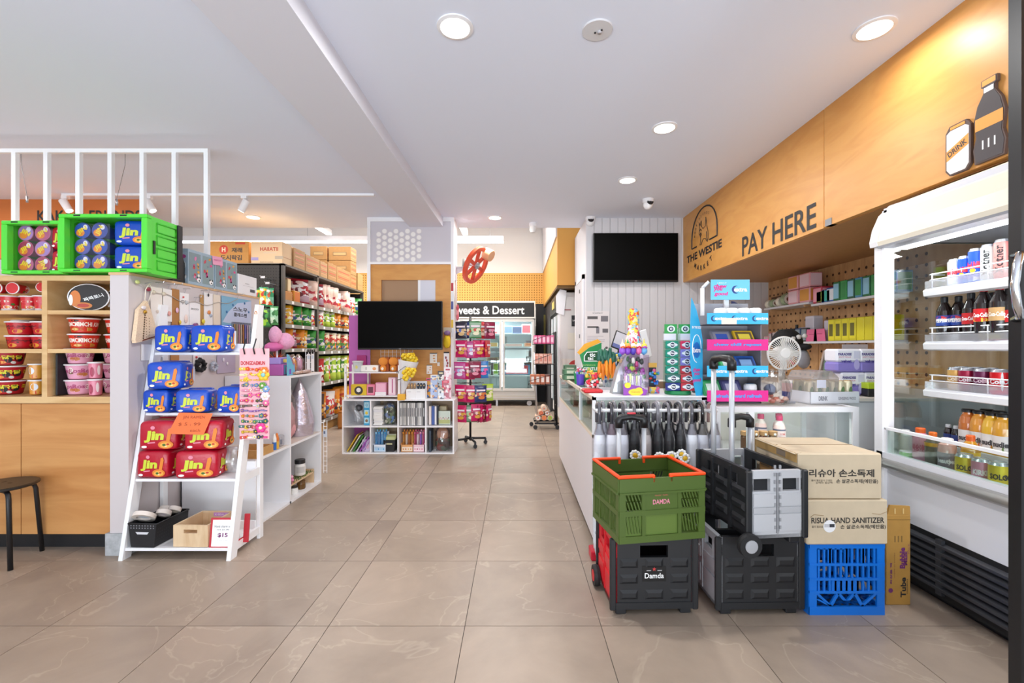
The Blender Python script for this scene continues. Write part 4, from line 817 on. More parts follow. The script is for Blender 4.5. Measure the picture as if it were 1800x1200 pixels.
ob('flower', m, t)
# wire grid on the end and little things on the lower top
t = thing('wire_grid_rack', 'thin white wire grid hooked on the end of the white cube unit', 'wire rack', (-1.755, 4.09, .08)); m = MB()
for z in [0.02+.045*i for i in range(10)]: m.cyl((0, 0, z), (.03, .0, z), .0025, WHITE, 5)
for x in (0, .03): m.cyl((x, 0, 0), (x, 0, .48), .003, WHITE, 5)
m.cyl((-.03, 0, .46), (.0, 0, .46), .003, WHITE, 5); ob('wire', m, t); m = MB(); m.box(.0, .035, -.012, -.004, .33, .40, mt('d5d9e2', .5)); m.box(.005, .02, -.013, -.012, .36, .385, mt('5a6a8a')); ob('tag_card', m, t)
t = thing('wooden_tray', 'small honey coloured wooden tray on the lower white top beside the ladder', 'tray', (-1.83, 3.17, .4645)); m = MB(); TW = mt('c99a5b', .5, grain=.08); m.box(-.15, .05, -.1, .12, 0, .01, TW); m.box(.04, .05, -.1, .12, .01, .055, TW); m.box(-.15, .04, -.1, -.09, .01, .055, TW); m.box(-.15, .04, .11, .12, .01, .055, TW); ob('tray', m, t)
for i, (y, c, lb) in enumerate(((3.34, '2f6fc4', 'blue and white glue stick standing on the lower white top'), (3.375, 'e8b43a', 'yellow capped glue stick beside the blue one'))):
    t = thing('glue_stick', lb, 'glue', (-1.80, y, .4645), 0, 'glue sticks'); m = MB(); m.lathe([(.014, 0), (.014, .055), (.013, .057)], mt(c, .4), n=12); ob('body', m, t); m = MB(); m.lathe([(.0145, .057), (.0145, .08), (.006, .115), (0, .118)], mt('f1f1ee' if i == 0 else 'd9772e', .4), n=12); ob('cap', m, t)
t = thing('clear_box', 'clear hinged box with small prints on the lower white top', 'box', (-1.82, 3.44, .4645)); m = MB(); m.box(-.02, .02, -.05, .05, 0, .085, glass('f0f0f4', .2, .05, .15), .008); ob('case', m, t); m = MB(); m.box(.005, .007, -.04, .0, .02, .06, mt('e8e2e6')); m.box(.005, .007, .01, .04, .015, .05, mt('7a86a8')); ob('print', m, t)
# top of the upper cube
TG = 'little goods on the tall white cube'
t = thing('plush_toy', 'fluffy pink plush toy with a knot on the tall white cube', 'toy', (-2.0, 3.72, 1.2)); m = MB(); PF = mt('f0b2d2', .9, grain=.08, gs=60, bump=.8, bs=90); m.sq((.02, .12, .08), (.07, .09, .07), 1, PF, 16, 10, .05, 1); m.sq((-.0, -.0, .13), (.05, .05, .07), 1, PF, 14, 8, .05, 2); m.sq((0, -.03, .03), (.07, .09, .035), 1, mt('dd6fa8', .8), 14, 8, .08); ob('body', m, t); m = MB(); m.tube([(0, .03, .0), (.01, .02, -.2)], .008, WHITE, 6); ob('stick', m, t)
t = thing('tinsel_ball', 'spiky red tinsel decoration behind the pink plush', 'decoration', (-2.1, 3.93, 1.11)); m = MB()
for i in range(150):
    a, b = R.uniform(0, 2*PI), R.uniform(-1, 1); s = math.sqrt(1-b*b); d = Vector((math.cos(a)*s, math.sin(a)*s, b)); q = d.orthogonal().normalized()*.006; p = d*R.uniform(.06, .11); m.poly([q, -q, p], mt(R.choice(['b8232a', 'd1452f', '7d1420', 'd97a3a']), .3))
ob('tinsel', m, t); m = MB(); m.cyl((0, 0, -.105), (0, 0, 0), .006, BLACK, 6); ob('stick', m, t)
def pack(name, label, cat, loc, sx, sy, sz, col, pcol=None, face='x', group=TG, txt=None, tcol='ffffff', rot=0.0, win=None):
    t = thing(name, label, cat, loc, rot, group); m = MB(); m.box(-sx/2, sx/2, -sy/2, sy/2, 0, sz, mt(col, .4) if isinstance(col, str) else col, min(sx, sy, sz)*.06); ob('carton', m, t)
    if pcol or txt:
        m = MB()
        for fc in face:
            U_, hw, o = (X_, sx, Vector((0, -sy/2-.0006, sz/2))) if fc == 'y' else (Y_, sy, Vector((sx/2+.0006, 0, sz/2))) if fc == 'x' else (-Y_, sy, Vector((-sx/2-.0006, 0, sz/2)))
            n = U_.cross(Z_)*.0004
            if pcol:
                for k, c in enumerate(pcol if isinstance(pcol, (list, tuple)) else [pcol]):
                    a, b = hw*(.42-.12*k), sz*(.40-.12*k); m.poly([o+n*k-U_*a-Z_*b, o+n*k+U_*a-Z_*b, o+n*k+U_*a+Z_*b, o+n*k-U_*a+Z_*b], mt(c, .45))
            if txt: m.text(txt, mt(tcol, .5), o+n*6+Z_*sz*.12, U_, Z_, hw*.72, min(sz*.3, hw*.3))
        ob('print', m, t)
    return t
pack('gift_box', 'lilac box with yellow dots under the pink plush', 'box', (-1.9, 3.62, 1.095), .1, .2, .05, 'a88fd0', ['8f78c4', 'e8d26a'], 'x')
pack('gift_box', 'magenta and aqua box at the front of the tall white cube', 'box', (-1.9, 3.62, 1.004), .14, .2, .09, 'b65fa8', ['7cc5d8', 'e8b0c8'], 'x')
t = thing('card_sign', 'leaning aqua blue card at the front corner of the tall white cube', 'card', (-1.80, 3.58, 1.004)); m = MB(); m.prism([(-.06, 0), (.07, 0), (.06, .05), (-.03, .16), (-.06, .17)], 0, .004, mt('6fb9d6', .5), 'x'); m.box(.0041, .005, -.03, .0, .01, .05, mt('7a5ac0')); ob('card', m, t)
for i, y in enumerate((3.66, 3.735)):
    t = thing('toy_bag', 'clear bag with an orange plush head, %s of two on the tall white cube' % ('nearer', 'farther')[i], 'toy', (-1.86, y, 1.004), PI/2+.2, TG); m = MB(); m.sq((0, 0, .075), (.034, .03, .06), .9, mt('e5912f', .7), 14, 9, .03, i); ob('toy', m, t); m = MB(); m.pillow(.08, .165, .07, glass('ffffff', .18, .1), seed=i); m.box(-.03, .03, -.031, -.03, 0, .03, mt('9a6ac0')); ob('bag', m, t)
t = thing('toy_bag', 'clear bag with a pink plush beside the orange ones', 'toy', (-1.86, 3.83, 1.004), PI/2+.2, TG); m = MB(); m.sq((0, 0, .075), (.034, .03, .062), .9, mt('eaa9c8', .7), 14, 9, .03, 5); ob('toy', m, t); m = MB(); m.pillow(.08, .165, .07, glass('ffffff', .18, .1), seed=8); m.box(-.03, .03, -.031, -.03, 0, .02, mt('b04a9a')); ob('bag', m, t)
t = thing('craft_packet', 'flat clear packet of beige beads lying at the edge of the tall white cube', 'packet', (-1.81, 3.76, 1.004)); m = MB(); m.sq((0, 0, .014), (.035, .16, .012), .7, busy(['e2d2b8', 'cfae8a', 'f0e6d6'], 60, .4, .3), 16, 6, .05); ob('beads', m, t); m = MB(); m.sq((0, 0, .016), (.04, .18, .016), .7, glass('fff2f4', .2, .1), 16, 6, .06, 3); ob('bag', m, t)
t = thing('wire_rack', 'white wire rack with small price cards at the far end of the tall white cube', 'rack', (-1.83, 3.97, 1.004)); m = MB()
for z in (.03, .09, .15, .2): m.cyl((0, -.07, z), (0, .09, z), .0025, WHITE, 5)
for y in (-.07, -.015, .04, .09): m.cyl((0, y, 0), (0, y, .2), .0025, WHITE, 5)
ob('wire', m, t)
for i in range(2): m = MB(); m.box(.005, .007, -.06+.08*i, .0+.075*i, .01, .165, mt('f2f0f4', .4)); m.box(.0072, .0076, -.05+.08*i, -.01+.075*i, .12, .15, mt('c9d6e8')); ob('card', m, t)
for i, y in enumerate((3.91, 3.95, 3.99, 4.03)):
    m = MB(); m.M = Matrix.Translation((-1.815, y, 1.195)); m.box(0, .004, -.013, .013, -.012, .014, BLACK); tag(ob('dark_clip', m), 'small dark clip along the wire rack top, %s from the shopfront' % ORD[i], 'clip', 'dark clips on the wire rack')
# ================================================================== black gondola with snacks
t = thing('gondola_shelf', 'tall black shop gondola full of snack bags in the side aisle', 'shelf'); GX, GB = -2.8, -3.25; GY = (5.40, 6.32, 7.24, 8.2)
DG = mt('2b2725', .6); GR = mt('5d564e', .5)
m = MB(); m.box(-3.72, GX-.03, GY[0], GY[0]+.03, 0, 2.23, DG); HB2 = mt('141211', .8)
for i in range(26):
    for j in range(22): m.disc((-3.68+i*.033, GY[0]-.001, 1.40+j*.037), .006, .006, HB2, 6)
ob('end_panel', m, t)
m = MB(); m.box(GB-.01, GB+.01, GY[0]+.03, GY[3], 0, 2.2, mt('201e1d', .7))
for i in range(40):
    for j in range(16): m.disc((GB+.0105, 7.3+i*.021, .9+j*.08), .005, .012, mt('6a5c48', .7), 5, 'x')
ob('back_panel', m, t)
for y in (GY[0], GY[1], GY[3]): m = MB(); m.box(GX-.05, GX, y, y+.045, 0, 2.235, GR if y > GY[0] else mt('45403b', .5)); m.box(GB, GX-.05, y+.01, y+.03, 0, 2.2, DG); ob('upright', m, t)
m = MB(); m.box(-3.72, GX, GY[0], GY[3]+.04, 2.215, 2.24, GR); ob('top_board', m, t)
LV = {0: (1.795, 1.50, 1.20, .70, .16), 1: (1.795, 1.52, 1.16, .70, .16), 2: (1.795, 1.52, 1.16, .70, .16)}
for b in range(3):
    for z in LV[b]:
        m = MB(); m.box(GB, GX-.01, GY[b]+.045, GY[b+1], z-.03, z, DG); m.box(GX-.012, GX, GY[b]+.045, GY[b+1], z-.035, z+.012, mt('8d887f', .4)); ob('shelf_board', m, t)
        m = MB()
        for k in range(3): y = GY[b]+.2+.27*k; m.box(GX, GX+.002, y, y+.055, z-.028, z+.008, WHITE)
        ob('price_label', m, t)
m = MB(); m.box(GB, GX-.02, GY[0]+.045, GY[3], 0, .13, wood('a47e4c', 'bd9660', (1, 1, 4))); ob('plinth', m, t)
def snack(cols, w, h, d, seed, body=None, band=None):
    r = thing('snack_bag', 'x', 'snack'); m = MB(); b = busy(cols, 26, .28, .35)
    m.pillow(w, h, d, mt(body, .28, bump=.4, bs=40) if body else b, mt(cols[0], .3), seed=seed, band=band or ((.12, .8), (.2, .6), (.3, .9))[seed % 3], mb=b if body else None); ob('bag', m, r)
    m = MB(); u = Vector((1, 0, .12)).normalized(); e = w*(.12+.08*(seed % 3)); m.poly([(-e, -d*.54, h*.6), (e, -d*.54, h*.66), (e, -d*.54, h*.76), (-e, -d*.54, h*.7)], mt(cols[1+seed % 2], .4)); m.disc((w*.08, -d*.54, h*.36), w*.22, h*.1, mt(cols[2], .4), 12); ob('print', m, r)
    return Kind(r)
KD = dict(
 pink=snack(['e9c9b8', 'b2263a', 'f6ece6', 'd99a86'], .25, .32, .11, 1, 'e2c4b4'), redw=snack(['a81e2e', 'f2f0f2', '6a1a2a', 'e8c8c0'], .22, .30, .09, 2, 'b89aa8'), yel=snack(['e8b21f', 'f6efe0', 'c8321f', 'f0d24a'], .2, .27, .08, 3, 'eaa81c'),
 grn=snack(['2a8a2f', 'f0f0e8', '1c4a8a', '7ac03a'], .24, .27, .09, 4, '2c8a2e'), lime=snack(['a3c83a', 'f2f4ea', '3f8a2f', 'e8e27a'], .2, .27, .08, 5, 'b9d24a'), red=snack(['c41f1f', 'f6efe6', 'e8842f', '7a1414'], .22, .25, .08, 6, 'c9231f'),
 org=snack(['e08a1f', 'f2e2b8', 'c23a1a', '3c3a4a'], .2, .27, .08, 7, 'dd8618'), mix=snack(['e9d9b8', 'c83a2a', '4f8a3a', '3f6fb8', 'e8a23a'], .2, .25, .09, 8), wht=snack(['f0ece8', 'd03a3a', '3a6ab0', 'e8b43a'], .2, .26, .09, 9, 'ece6df'), brn=snack(['4a342c', 'd9a23a', 'c8321f', '8a6a50'], .2, .26, .07, 10, '4f3a32'))
def cname(k): return {'pink': 'cream and pink snack bag', 'redw': 'red striped snack bag', 'yel': 'golden yellow snack bag', 'grn': 'green crisp bag', 'lime': 'lime green snack bag', 'red': 'bright red crisp bag', 'org': 'orange snack bag', 'mix': 'multicoloured lolly bag', 'wht': 'white and red snack bag', 'brn': 'dark brown biscuit bag'}[k]
SHN = ['uppermost', 'second', 'third', 'fourth', 'lowest']
plan = {(0, 0): ['redw', 'redw', 'pink'], (0, 1): ['yel', 'org', 'grn', 'red', 'grn', 'grn', 'wht'], (0, 2): ['org', 'redw', 'org', 'yel', 'grn'], (0, 3): ['wht', 'brn'],
        (1, 0): ['redw', 'pink', 'pink', 'pink', 'pink', 'pink', 'wht'], (1, 1): ['wht', 'lime', 'lime', 'lime', 'lime', 'org', 'org'], (1, 2): ['grn', 'wht', 'mix', 'mix', 'mix', 'wht', 'mix'], (1, 3): ['red', 'mix', 'lime', 'wht', 'lime', 'lime', 'lime'], (1, 4): ['brn', 'org', 'wht', 'wht', 'org'],
        (2, 0): ['pink', 'pink', 'wht', 'mix', 'grn'], (2, 1): ['org', 'org', 'yel', 'yel', 'org', 'yel'], (2, 2): ['mix', 'wht', 'mix', 'mix', 'wht', 'mix'], (2, 3): ['lime', 'yel', 'lime', 'lime', 'yel', 'wht'], (2, 4): ['org', 'yel', 'org', 'wht', 'org']}
for (b, s), L in plan.items():
    z = LV[b][s]; y0, y1 = GY[b]+.10, GY[b+1]-.06
    for i, k in enumerate(L):
        y = y0+(y1-y0)*(i+.5)/len(L); rr = random.Random(b*100+s*10+i)
        x = -2.885-(.03 if i % 2 else 0)
        if (b, s) == (0, 0): y = GY[0]+.55+i*.13
        KD[k].put((x-.03, y, z+.012), (-.12, rr.uniform(-.05, .05), .52+rr.uniform(-.04, .04)), '%s, %s on the %s shelf of the %s gondola bay' % (cname(k), ORD[i], SHN[s], ('nearest', 'middle', 'far')[b]), 'snack bags on the gondola', (1.22, .85, (1.12, .90, 1.1 if b else .93, 1.4, 1.45)[s]))
# a second layer leaning behind, on the fullest shelves
for (b, s) in ((1, 0), (1, 1), (1, 2), (1, 3), (0, 1), (2, 0), (2, 1), (2, 2), (2, 3)):
    z = LV[b][s]
    for i in range(4):
        k = {(1, 0): 'pink', (1, 1): 'yel', (1, 2): 'wht', (1, 3): 'brn', (0, 1): 'grn', (2, 0): 'pink', (2, 1): 'org', (2, 2): 'mix', (2, 3): 'lime'}[(b, s)]
        KD[k].put((-3.13, GY[b]+.2+.2*i, z+.012), (-.12, 0, .52), '%s, %s at the rear of the %s shelf, %s gondola bay' % (cname(k), ORD[i], SHN[s], ('nearest', 'middle', 'far')[b]), 'snack bags on the gondola', (.72, .8, (1.12, .90, 1.05, 1.3)[s]))
for i, (y, z, c) in enumerate(((5.56, 1.80, 'c98a45'), (5.58, 1.92, 'd9b98a'), (5.78, 1.80, 'd89a3a'))):
    pack('carton', '%s carton on the uppermost gondola shelf next to the pegboard end' % ('low brown', 'narrow cream', 'orange printed')[i], 'box', (-2.91, y, z), .18, (.2, .08, .16)[i], (.12, .16, .15)[i], c, [('b5793a', 'e6d2a8', 'c8681f')[i]], 'xy', 'cartons on the uppermost gondola shelf')
t = thing('wire_basket', 'small grey mesh basket on the uppermost gondola shelf', 'basket', (-2.86, 5.66, 1.80)); m = MB()
for i in range(12): m.cyl((.02, -.2+i*.036, 0), (.025, -.2+i*.036, .11), .002, GREY, 4)
for j in range(5): m.cyl((.02, -.2, .022*j+.01), (.022, .2, .022*j+.01), .002, GREY, 4)
ob('wire', m, t)
pack('carton', 'open kraft carton on the floor plinth of the gondola', 'box', (-2.66, 7.15, .0), .22, .42, .16, KRAFT, ['b98a50'], 'xy', 'cartons on the floor'); pack('carton', 'slim orange brown carton standing at the gondola foot', 'box', (-2.62, 6.80, 0), .12, .12, .26, 'b9722f', ['d8934a'], 'xy', 'cartons on the floor')
# green strips on the end hooks
EG = 'packets on the gondola end hooks'
k = 0
for (px, py, c, nm) in ((452, 525, ['2f7a3a', 'd9e8d0', 'c83a2a', 'e8c83a'], 'green seaweed packet'), (463, 522, ['3a9a6a', 'e8f0e0', 'c8452a', 'e0c23a'], 'mint green seaweed packet'), (474, 524, ['2f8a5a', 'f0e8d0', 'd05a2a', '7ac0a0'], 'teal seaweed packet'), (470, 560, ['2f6a3a', '9ad03a', '4aa04a', '1f4a2a'], 'dark green seaweed packet'), (482, 556, ['4f9a5a', 'cfe8d0', '3a7a4a', 'a8d8b8'], 'pale green tag packet')):
    p = W(px, py, 5.33); m = MB(); r = thing('seaweed_packet', nm+' hanging from the black pegboard end', 'snack', (p.x, 5.33, p.z-.1), 0, EG); m.pillow(.10, .22, .03, busy(c, 24), mt(c[0], .3), seed=k); ob('bag', m, r); m = MB(); m.tube([(0, .07, .21), (0, .0, .21), (0, -.03, .215), (0, -.035, .23)], .003, STEEL, 5); ob('hook', m, r); k += 1
for i, (px, py) in enumerate(((468, 490), (476, 500))):
    p = W(px, py, 5.3); m = MB(); m.tube([(0, .1, 0), (0, -.12, 0), (0, -.13, .02)], .004, STEEL, 6); m.tube([(.05, .1, 0), (.05, -.12, 0)], .003, STEEL, 5); m.box(0, .05, -.12, -.115, -.01, .015, GREY); tag(ob('peg_hook', m, None, (p.x, 5.3, p.z)), 'empty steel peg hook on the black gondola end, %s one' % ('upper', 'lower')[i], 'hook', 'empty peg hooks')
# ------------------------------------------------------------------ cartons on top of the gondola
CG = 'cartons on top of the gondola'
def carton(label, x0, x1, y0, y1, z0, h, mat, art=None):
    t = thing('carton', label, 'box', ((x0+x1)/2, y0, z0), 0, CG); w, d = x1-x0, y1-y0; m = MB(); m.box(-w/2, w/2, 0, d, 0, h, mat, .004); ob('box', m, t)
    m = MB(); m.box(-w/2-.001, w/2+.001, d/2-.03, d/2+.03, h-.001, h+.001, mt('d8c096', .3)); m.box(w/2-.0005, w/2+.001, d*.1, d*.9, h*.3, h*.32, mt('9a5a3a')) ; ob('tape', m, t)
    if art: m = MB(); art(m, w, d, h); ob('print', m, t)
    return t
def art_kr(m, w, d, h):
    RD = mt('c23a22', .6); y = -.001
    m.disc((-.06, y, h*.62), .055, .055, RD, 20); m.text('H', mt('f0d9b8'), (-.06, y-.001, h*.62), X_, Z_, .045, .055, bold=.04); m.text('재래', INK, (.1, y, h*.6), X_, Z_, .13, .06, bold=.03); m.text('도시락김', INK, (.03, y, h*.26), X_, Z_, .26, .065, bold=.03); m.box(.08, .2, y, 0, h*.86, h*.94, RD)
def art_hn(m, w, d, h):
    RD = mt('b8422f', .6); m.text('HAIIATII', RD, (.03, -.001, h*.66), X_, Z_, .22, .045, bold=.02); m.box(-.18, .14, -.001, 0, h*.9, h*.915, mt('c9a88a')); m.box(-.04, .12, -.001, 0, h*.48, h*.49, GREY); m.box(-.19, -.1, -.001, 0, h*.14, h*.28, mt('9a8fc0')); m.box(.1, .2, -.001, -.0005, h*.2, h*.34, mt('b0a08c')); m.text('MADE IN KOREA', mt('8a7a6a'), (0, -.001, h*.06), X_, Z_, .16, .016)
def art_red(m, w, d, h):
    for k in range(4): z = h*(.2+.18*k); m.box(w/2, w/2+.001, d*.1, d*.9, z, z+h*.06, mt('b8482f' if k % 2 else 'c78a5a'))
    m.box(-w*.3, w*.3, -.001, 0, h*.35, h*.6, mt('6a5a40')); m.box(-w*.28, w*.28, -.0015, -.001, h*.38, h*.57, mt('b89460'))
TZ = 2.242
carton('brown carton with a red circle and black Korean lettering on the gondola top', -3.72, -3.24, 5.43, 5.8, TZ, .27, mt('bd8744', .7, grain=.05), art_kr)
carton('cream carton with red lettering beside the Korean carton on the gondola top', -3.21, -2.83, 5.43, 5.66, TZ, .265, mt('d9bb96', .7), art_hn)
KG = mt('b08a5e', .75, grain=.05); KRAFT = mt('a87c48', .75, grain=.06, gs=20)
carton('pale carton just behind the cream lettered one on the gondola top', -3.2, -2.81, 5.67, 5.97, TZ, .25, KG, art_red); carton('pale printed carton, third along the gondola top edge', -3.2, -2.81, 5.98, 6.42, TZ, .23, KG, art_red)
carton('pale carton, fourth along the gondola top edge', -3.2, -2.81, 6.43, 6.68, TZ, .225, KG, art_red); carton('plain kraft carton, fifth along the gondola top edge', -3.2, -2.81, 6.70, 7.02, TZ, .26, KRAFT, art_red)
carton('long kraft carton in the middle of the gondola top', -3.2, -2.81, 7.03, 7.62, TZ, .25, KRAFT, art_red)
for i in range(3): carton('kraft carton with red stripes, %s from the bottom of the tall pile on the gondola' % ORD[i], -3.2, -2.82, 7.65, 7.92, TZ+.235*i, .23, KRAFT, art_red)
carton('square kraft carton beside the topmost striped carton on the gondola', -3.5, -3.22, 7.62, 7.92, TZ+.47, .23, KRAFT, art_red); carton('kraft carton supporting the square one on the gondola', -3.5, -3.22, 7.62, 7.92, TZ, .465, KRAFT, art_red)
carton('last plain kraft carton at the far end of the gondola top', -3.16, -2.80, 7.94, 8.2, TZ, .30, KRAFTD)

# ================================================================== television, cube shelf under it
def tv(loc, w, h, label, rot=0):
    t = thing('television', label, 'television', loc, rot, 'black televisions'); m = MB(); m.box(-w/2, w/2, 0, .045, 0, h, mt('101012', .35), .004); ob('casing', m, t)
    m = MB(); m.box(-w/2+.008, w/2-.008, -.002, 0, .022, h-.008, SCREEN); ob('screen', m, t); m = MB(); m.text('LG', GREY, (0, -.001, .011), X_, Z_, .02, .010); ob('logo', m, t); m = MB(); m.box(-.2, .2, .045, .09, h*.3, h*.7, BLACK); ob('bracket', m, t)
    return t
tv((-1.372, 5.30, 1.198), 1.0, .575, 'black television mounted above the white cube shelf on the column'); m = MB(); m.box(-.18, .18, .09, .33, .25, .35, BLACK); ob('mounting_arm', m, bpy.data.objects['television'])
tv((1.482, 5.54, 2.035), 1.05, .605, 'black television on the white shiplap wall beside the pay sign')
t = thing('cube_shelf', 'low white cube shelf of eight cubbies standing under the television', 'shelf', (0, 0, 0)); QX = [-1.99, -1.672, -1.355, -1.037, -.72]; QZ = [0, .306, .612]; Q0, Q1 = 5.15, 5.5
for x in QX: m = MB(); m.box(x-.008, x+.008, Q0, Q1, 0, .618, LAM); ob('upright', m, t)
for z in QZ: m = MB(); m.box(QX[0], QX[-1], Q0+.001, Q1, z, z+.014, LAM); ob('board', m, t)
m = MB(); m.box(QX[0], QX[-1], Q1, Q1+.006, 0, .618, mt('bfa58a', .7)); m.box(QX[0], QX[1], Q1-.002, Q1, .014, .3, mt('b05aa8', .6)); m.box(QX[0]+.01, QX[1], Q1-.002, Q1, .32, .61, LAM); ob('back_panel', m, t)
m = MB(); m.box(-2.06, -1.8, 5.53, 5.54, 0, 1.62, mt('b560ae', .6)); tag(ob('purple_board', m), 'purple board standing behind the cube shelf beside the gondola', 'board')
m = MB(); m.box(-1.96, -1.84, 5.515, 5.528, .98, 1.13, mt('a8327a', .5), .01); tag(ob('magenta_packet', m), 'magenta packet hanging on the purple board', 'packet')
def cx(px, d=5.25): return (px-907)*d/F
def cz(py, d=5.25): return EYE-(py-610)*d/F
Z1, Z0 = .326, .014
# row one
t = thing('microphone', 'grey toy microphone in a clear bag leaning in the first upper cubby', 'toy', (cx(636), 5.28, Z1)); m = MB(); m.tube([(.05, 0, .01), (-.03, 0, .15)], [.018, .026], mt('d4d6da', .3), 14); ob('handle', m, t); m = MB(); m.sq((-.045, 0, .185), (.045, .045, .042), 1, mt('56595e', .4, .5, bump=.6, bs=200), 16, 10); ob('head', m, t); m = MB(); m.M = Matrix.Rotation(-.5, 4, 'Y'); m.pillow(.13, .28, .1, glass('ffffff', .12, .1)); ob('clear_bag', m, t)
t = thing('sticker_strip', 'tall bright blue strip of three little picture tiles in the first upper cubby', 'strip', (cx(644.5, 5.2), 5.2, Z1)); m = MB(); m.box(-.032, .032, 0, .012, 0, .285, mt('2a9fd0', .4)); ob('strip', m, t)
for i, c in enumerate(('8a6a4a', 'e8c83a', '8ac0d8')): m = MB(); m.box(-.026, .026, -.002, 0, .02+.09*i, .085+.09*i, mt('b8e0ec', .4)); m.sq((0, -.004, .05+.09*i), (.016, .004, .018), 1, mt(c, .5), 10, 6); ob('picture_tile', m, t)
for i in range(13):
    pack('notebook', 'thin white notebook, %s from the bottom of the stack in the second upper cubby' % ORD[i], 'notebook', (-1.60+R.uniform(-.004, .004)+(.006 if i < 4 else 0), 5.27, Z1+.0165*i), .105, .16, .0155, R.choice(['ecebe8', 'e2e3e6', 'f2f1ee']), None, 'y', 'stacked white notebooks', rot=R.uniform(-.05, .05))
t = thing('toy_bag', 'clear bag of dark green and blue toys beside the stacked notebooks', 'toy', (cx(685.5, 5.27), 5.27, Z1)); m = MB(); m.sq((0, 0, .12), (.07, .05, .115), .8, busy(['4a5a44', '6a7a58', '2f3a34', 'c9c8b8', '5a78a8'], 30, .6, .4), 16, 10, .08, 5); ob('toy', m, t); m = MB(); m.pillow(.15, .275, .12, glass('ffffff', .15, .1), wob=.25, seed=4); ob('bag', m, t)
BKS = ['d8d6d2', 'b9b7b4', 'c9c6c0', '8f8d8a', 'e2e0de', 'a9a7a6', 'cfcdcb', 'dad8d6', '77757a', 'c4c2bf', 'e6e4e2', 'b2b0ae', '4a4a4e', 'd2d0ce']
x = QX[2]+.014
for i, c in enumerate(BKS):
    w = (.022, .02, .024, .018)[i % 4]; b = thing('book', '%s spined book, %s along the row in the third upper cubby' % ({'8f8d8a': 'mid grey', '77757a': 'dark grey', '4a4a4e': 'charcoal'}.get(c, 'pale grey'), ORD[i]), 'book', (x+w/2, 5.18+R.uniform(0, .015), Z1), 0, 'grey books in the cubby')
    m = MB(); m.box(-w/2+.001, w/2-.001, .003, .19, .002, .252, mt('f0eee8', .8)); ob('pages', m, b); m = MB(); m.box(-w/2, w/2, 0, .003, 0, .258, mt(c, .5)); m.box(-w/2, -w/2+.0015, 0, .195, 0, .258, mt(c, .5)); m.box(w/2-.0015, w/2, 0, .195, 0, .258, mt(c, .5)); ob('cover', m, b)
    m = MB(); m.box(-w*.2, w*.2, -.0005, 0, .1, .2, mt('6a686c' if c not in ('77757a', '4a4a4e') else 'd0d0d0')); ob('spine_print', m, b); x += w+.001
x = QX[3]+.022
for i, (c, n) in enumerate((('e6d9d2', 'cream'), ('3f5aa0', 'royal blue'), ('e8e6ea', 'white'), ('1f2430', 'black'))):
    w = (.03, .034, .022, .02)[i]; b = thing('book', n+' spined book standing in the fourth upper cubby', 'book', (x+w/2, 5.22, Z1), .06, 'books in the fourth cubby'); m = MB(); m.box(-w/2+.001, w/2-.001, .003, .15, .002, .21, mt('f0eee8', .8)); ob('pages', m, b); m = MB(); m.box(-w/2, w/2, 0, .003, 0, .215, mt(c, .5)); m.box(-w/2, -w/2+.0015, 0, .155, 0, .215, mt(c, .5)); m.box(w/2-.0015, w/2, 0, .155, 0, .215, mt(c, .5)); ob('cover', m, b); x += w+.002
t = thing('picture_box', 'flat box printed with a pale green meadow scene in the fourth upper cubby', 'box', (cx(780, 5.24), 5.24, Z1)); m = MB(); m.box(-.075, .075, 0, .04, 0, .155, mt('cfd9cc', .5)); ob('carton', m, t); m = MB(); m.box(-.072, .072, -.001, 0, .01, .055, mt('b5b877', .5))
for i in range(8): m.disc((-.055+i*.016, -.0015, .065+.012*(i % 2)), .006, .011, mt(R.choice(['c8a08a', '7a5a50', 'd8b0b0', '8a7a9a']), .5), 8)
ob('print', m, t); pack('small_box', 'small beige box behind the meadow picture box', 'box', (cx(778, 5.38), 5.38, Z1), .11, .1, .20, 'd2c098', None)
# row two
FOL = [('e8c23a', 'yellow'), ('f0f0e6', 'white'), ('4f9a3f', 'green'), ('e0dcea', 'pale lilac'), ('b05ac0', 'purple'), ('c9a8d8', 'lilac')]
for i, (c, n) in enumerate(FOL):
    t = thing('folder', n+' plastic folder, %s in the leaning row of the first lower cubby' % ORD[i], 'folder', (cx(610+5.5*i, 5.2), 5.19, Z0+.002), 0, 'leaning folders'); m = MB(); m.M = Matrix.Rotation(.55, 4, 'Y'); m.box(-.004, .006, 0, .2, .004, .235-.008*i, mt(c, .3), .002); m.box(-.0045, -.004, .02, .18, .03, .05, WHT); ob('folder', m, t)
t = thing('doll_packet', 'lilac packet with grey plush at the end of the first lower cubby', 'packet', (cx(643, 5.22), 5.22, Z0)); m = MB(); m.box(-.045, .045, 0, .05, 0, .14, mt('dccfe4', .4), .006); ob('carton', m, t); m = MB(); m.sq((.01, .02, .19), (.035, .03, .055), 1, mt('77747a', .9), 12, 8, .05); ob('plush', m, t); m = MB(); m.box(-.03, .0, -.001, 0, .02, .11, mt('b088c8')); m.disc((.02, -.001, .06), .015, .03, mt('e8b8cc')); ob('print', m, t)
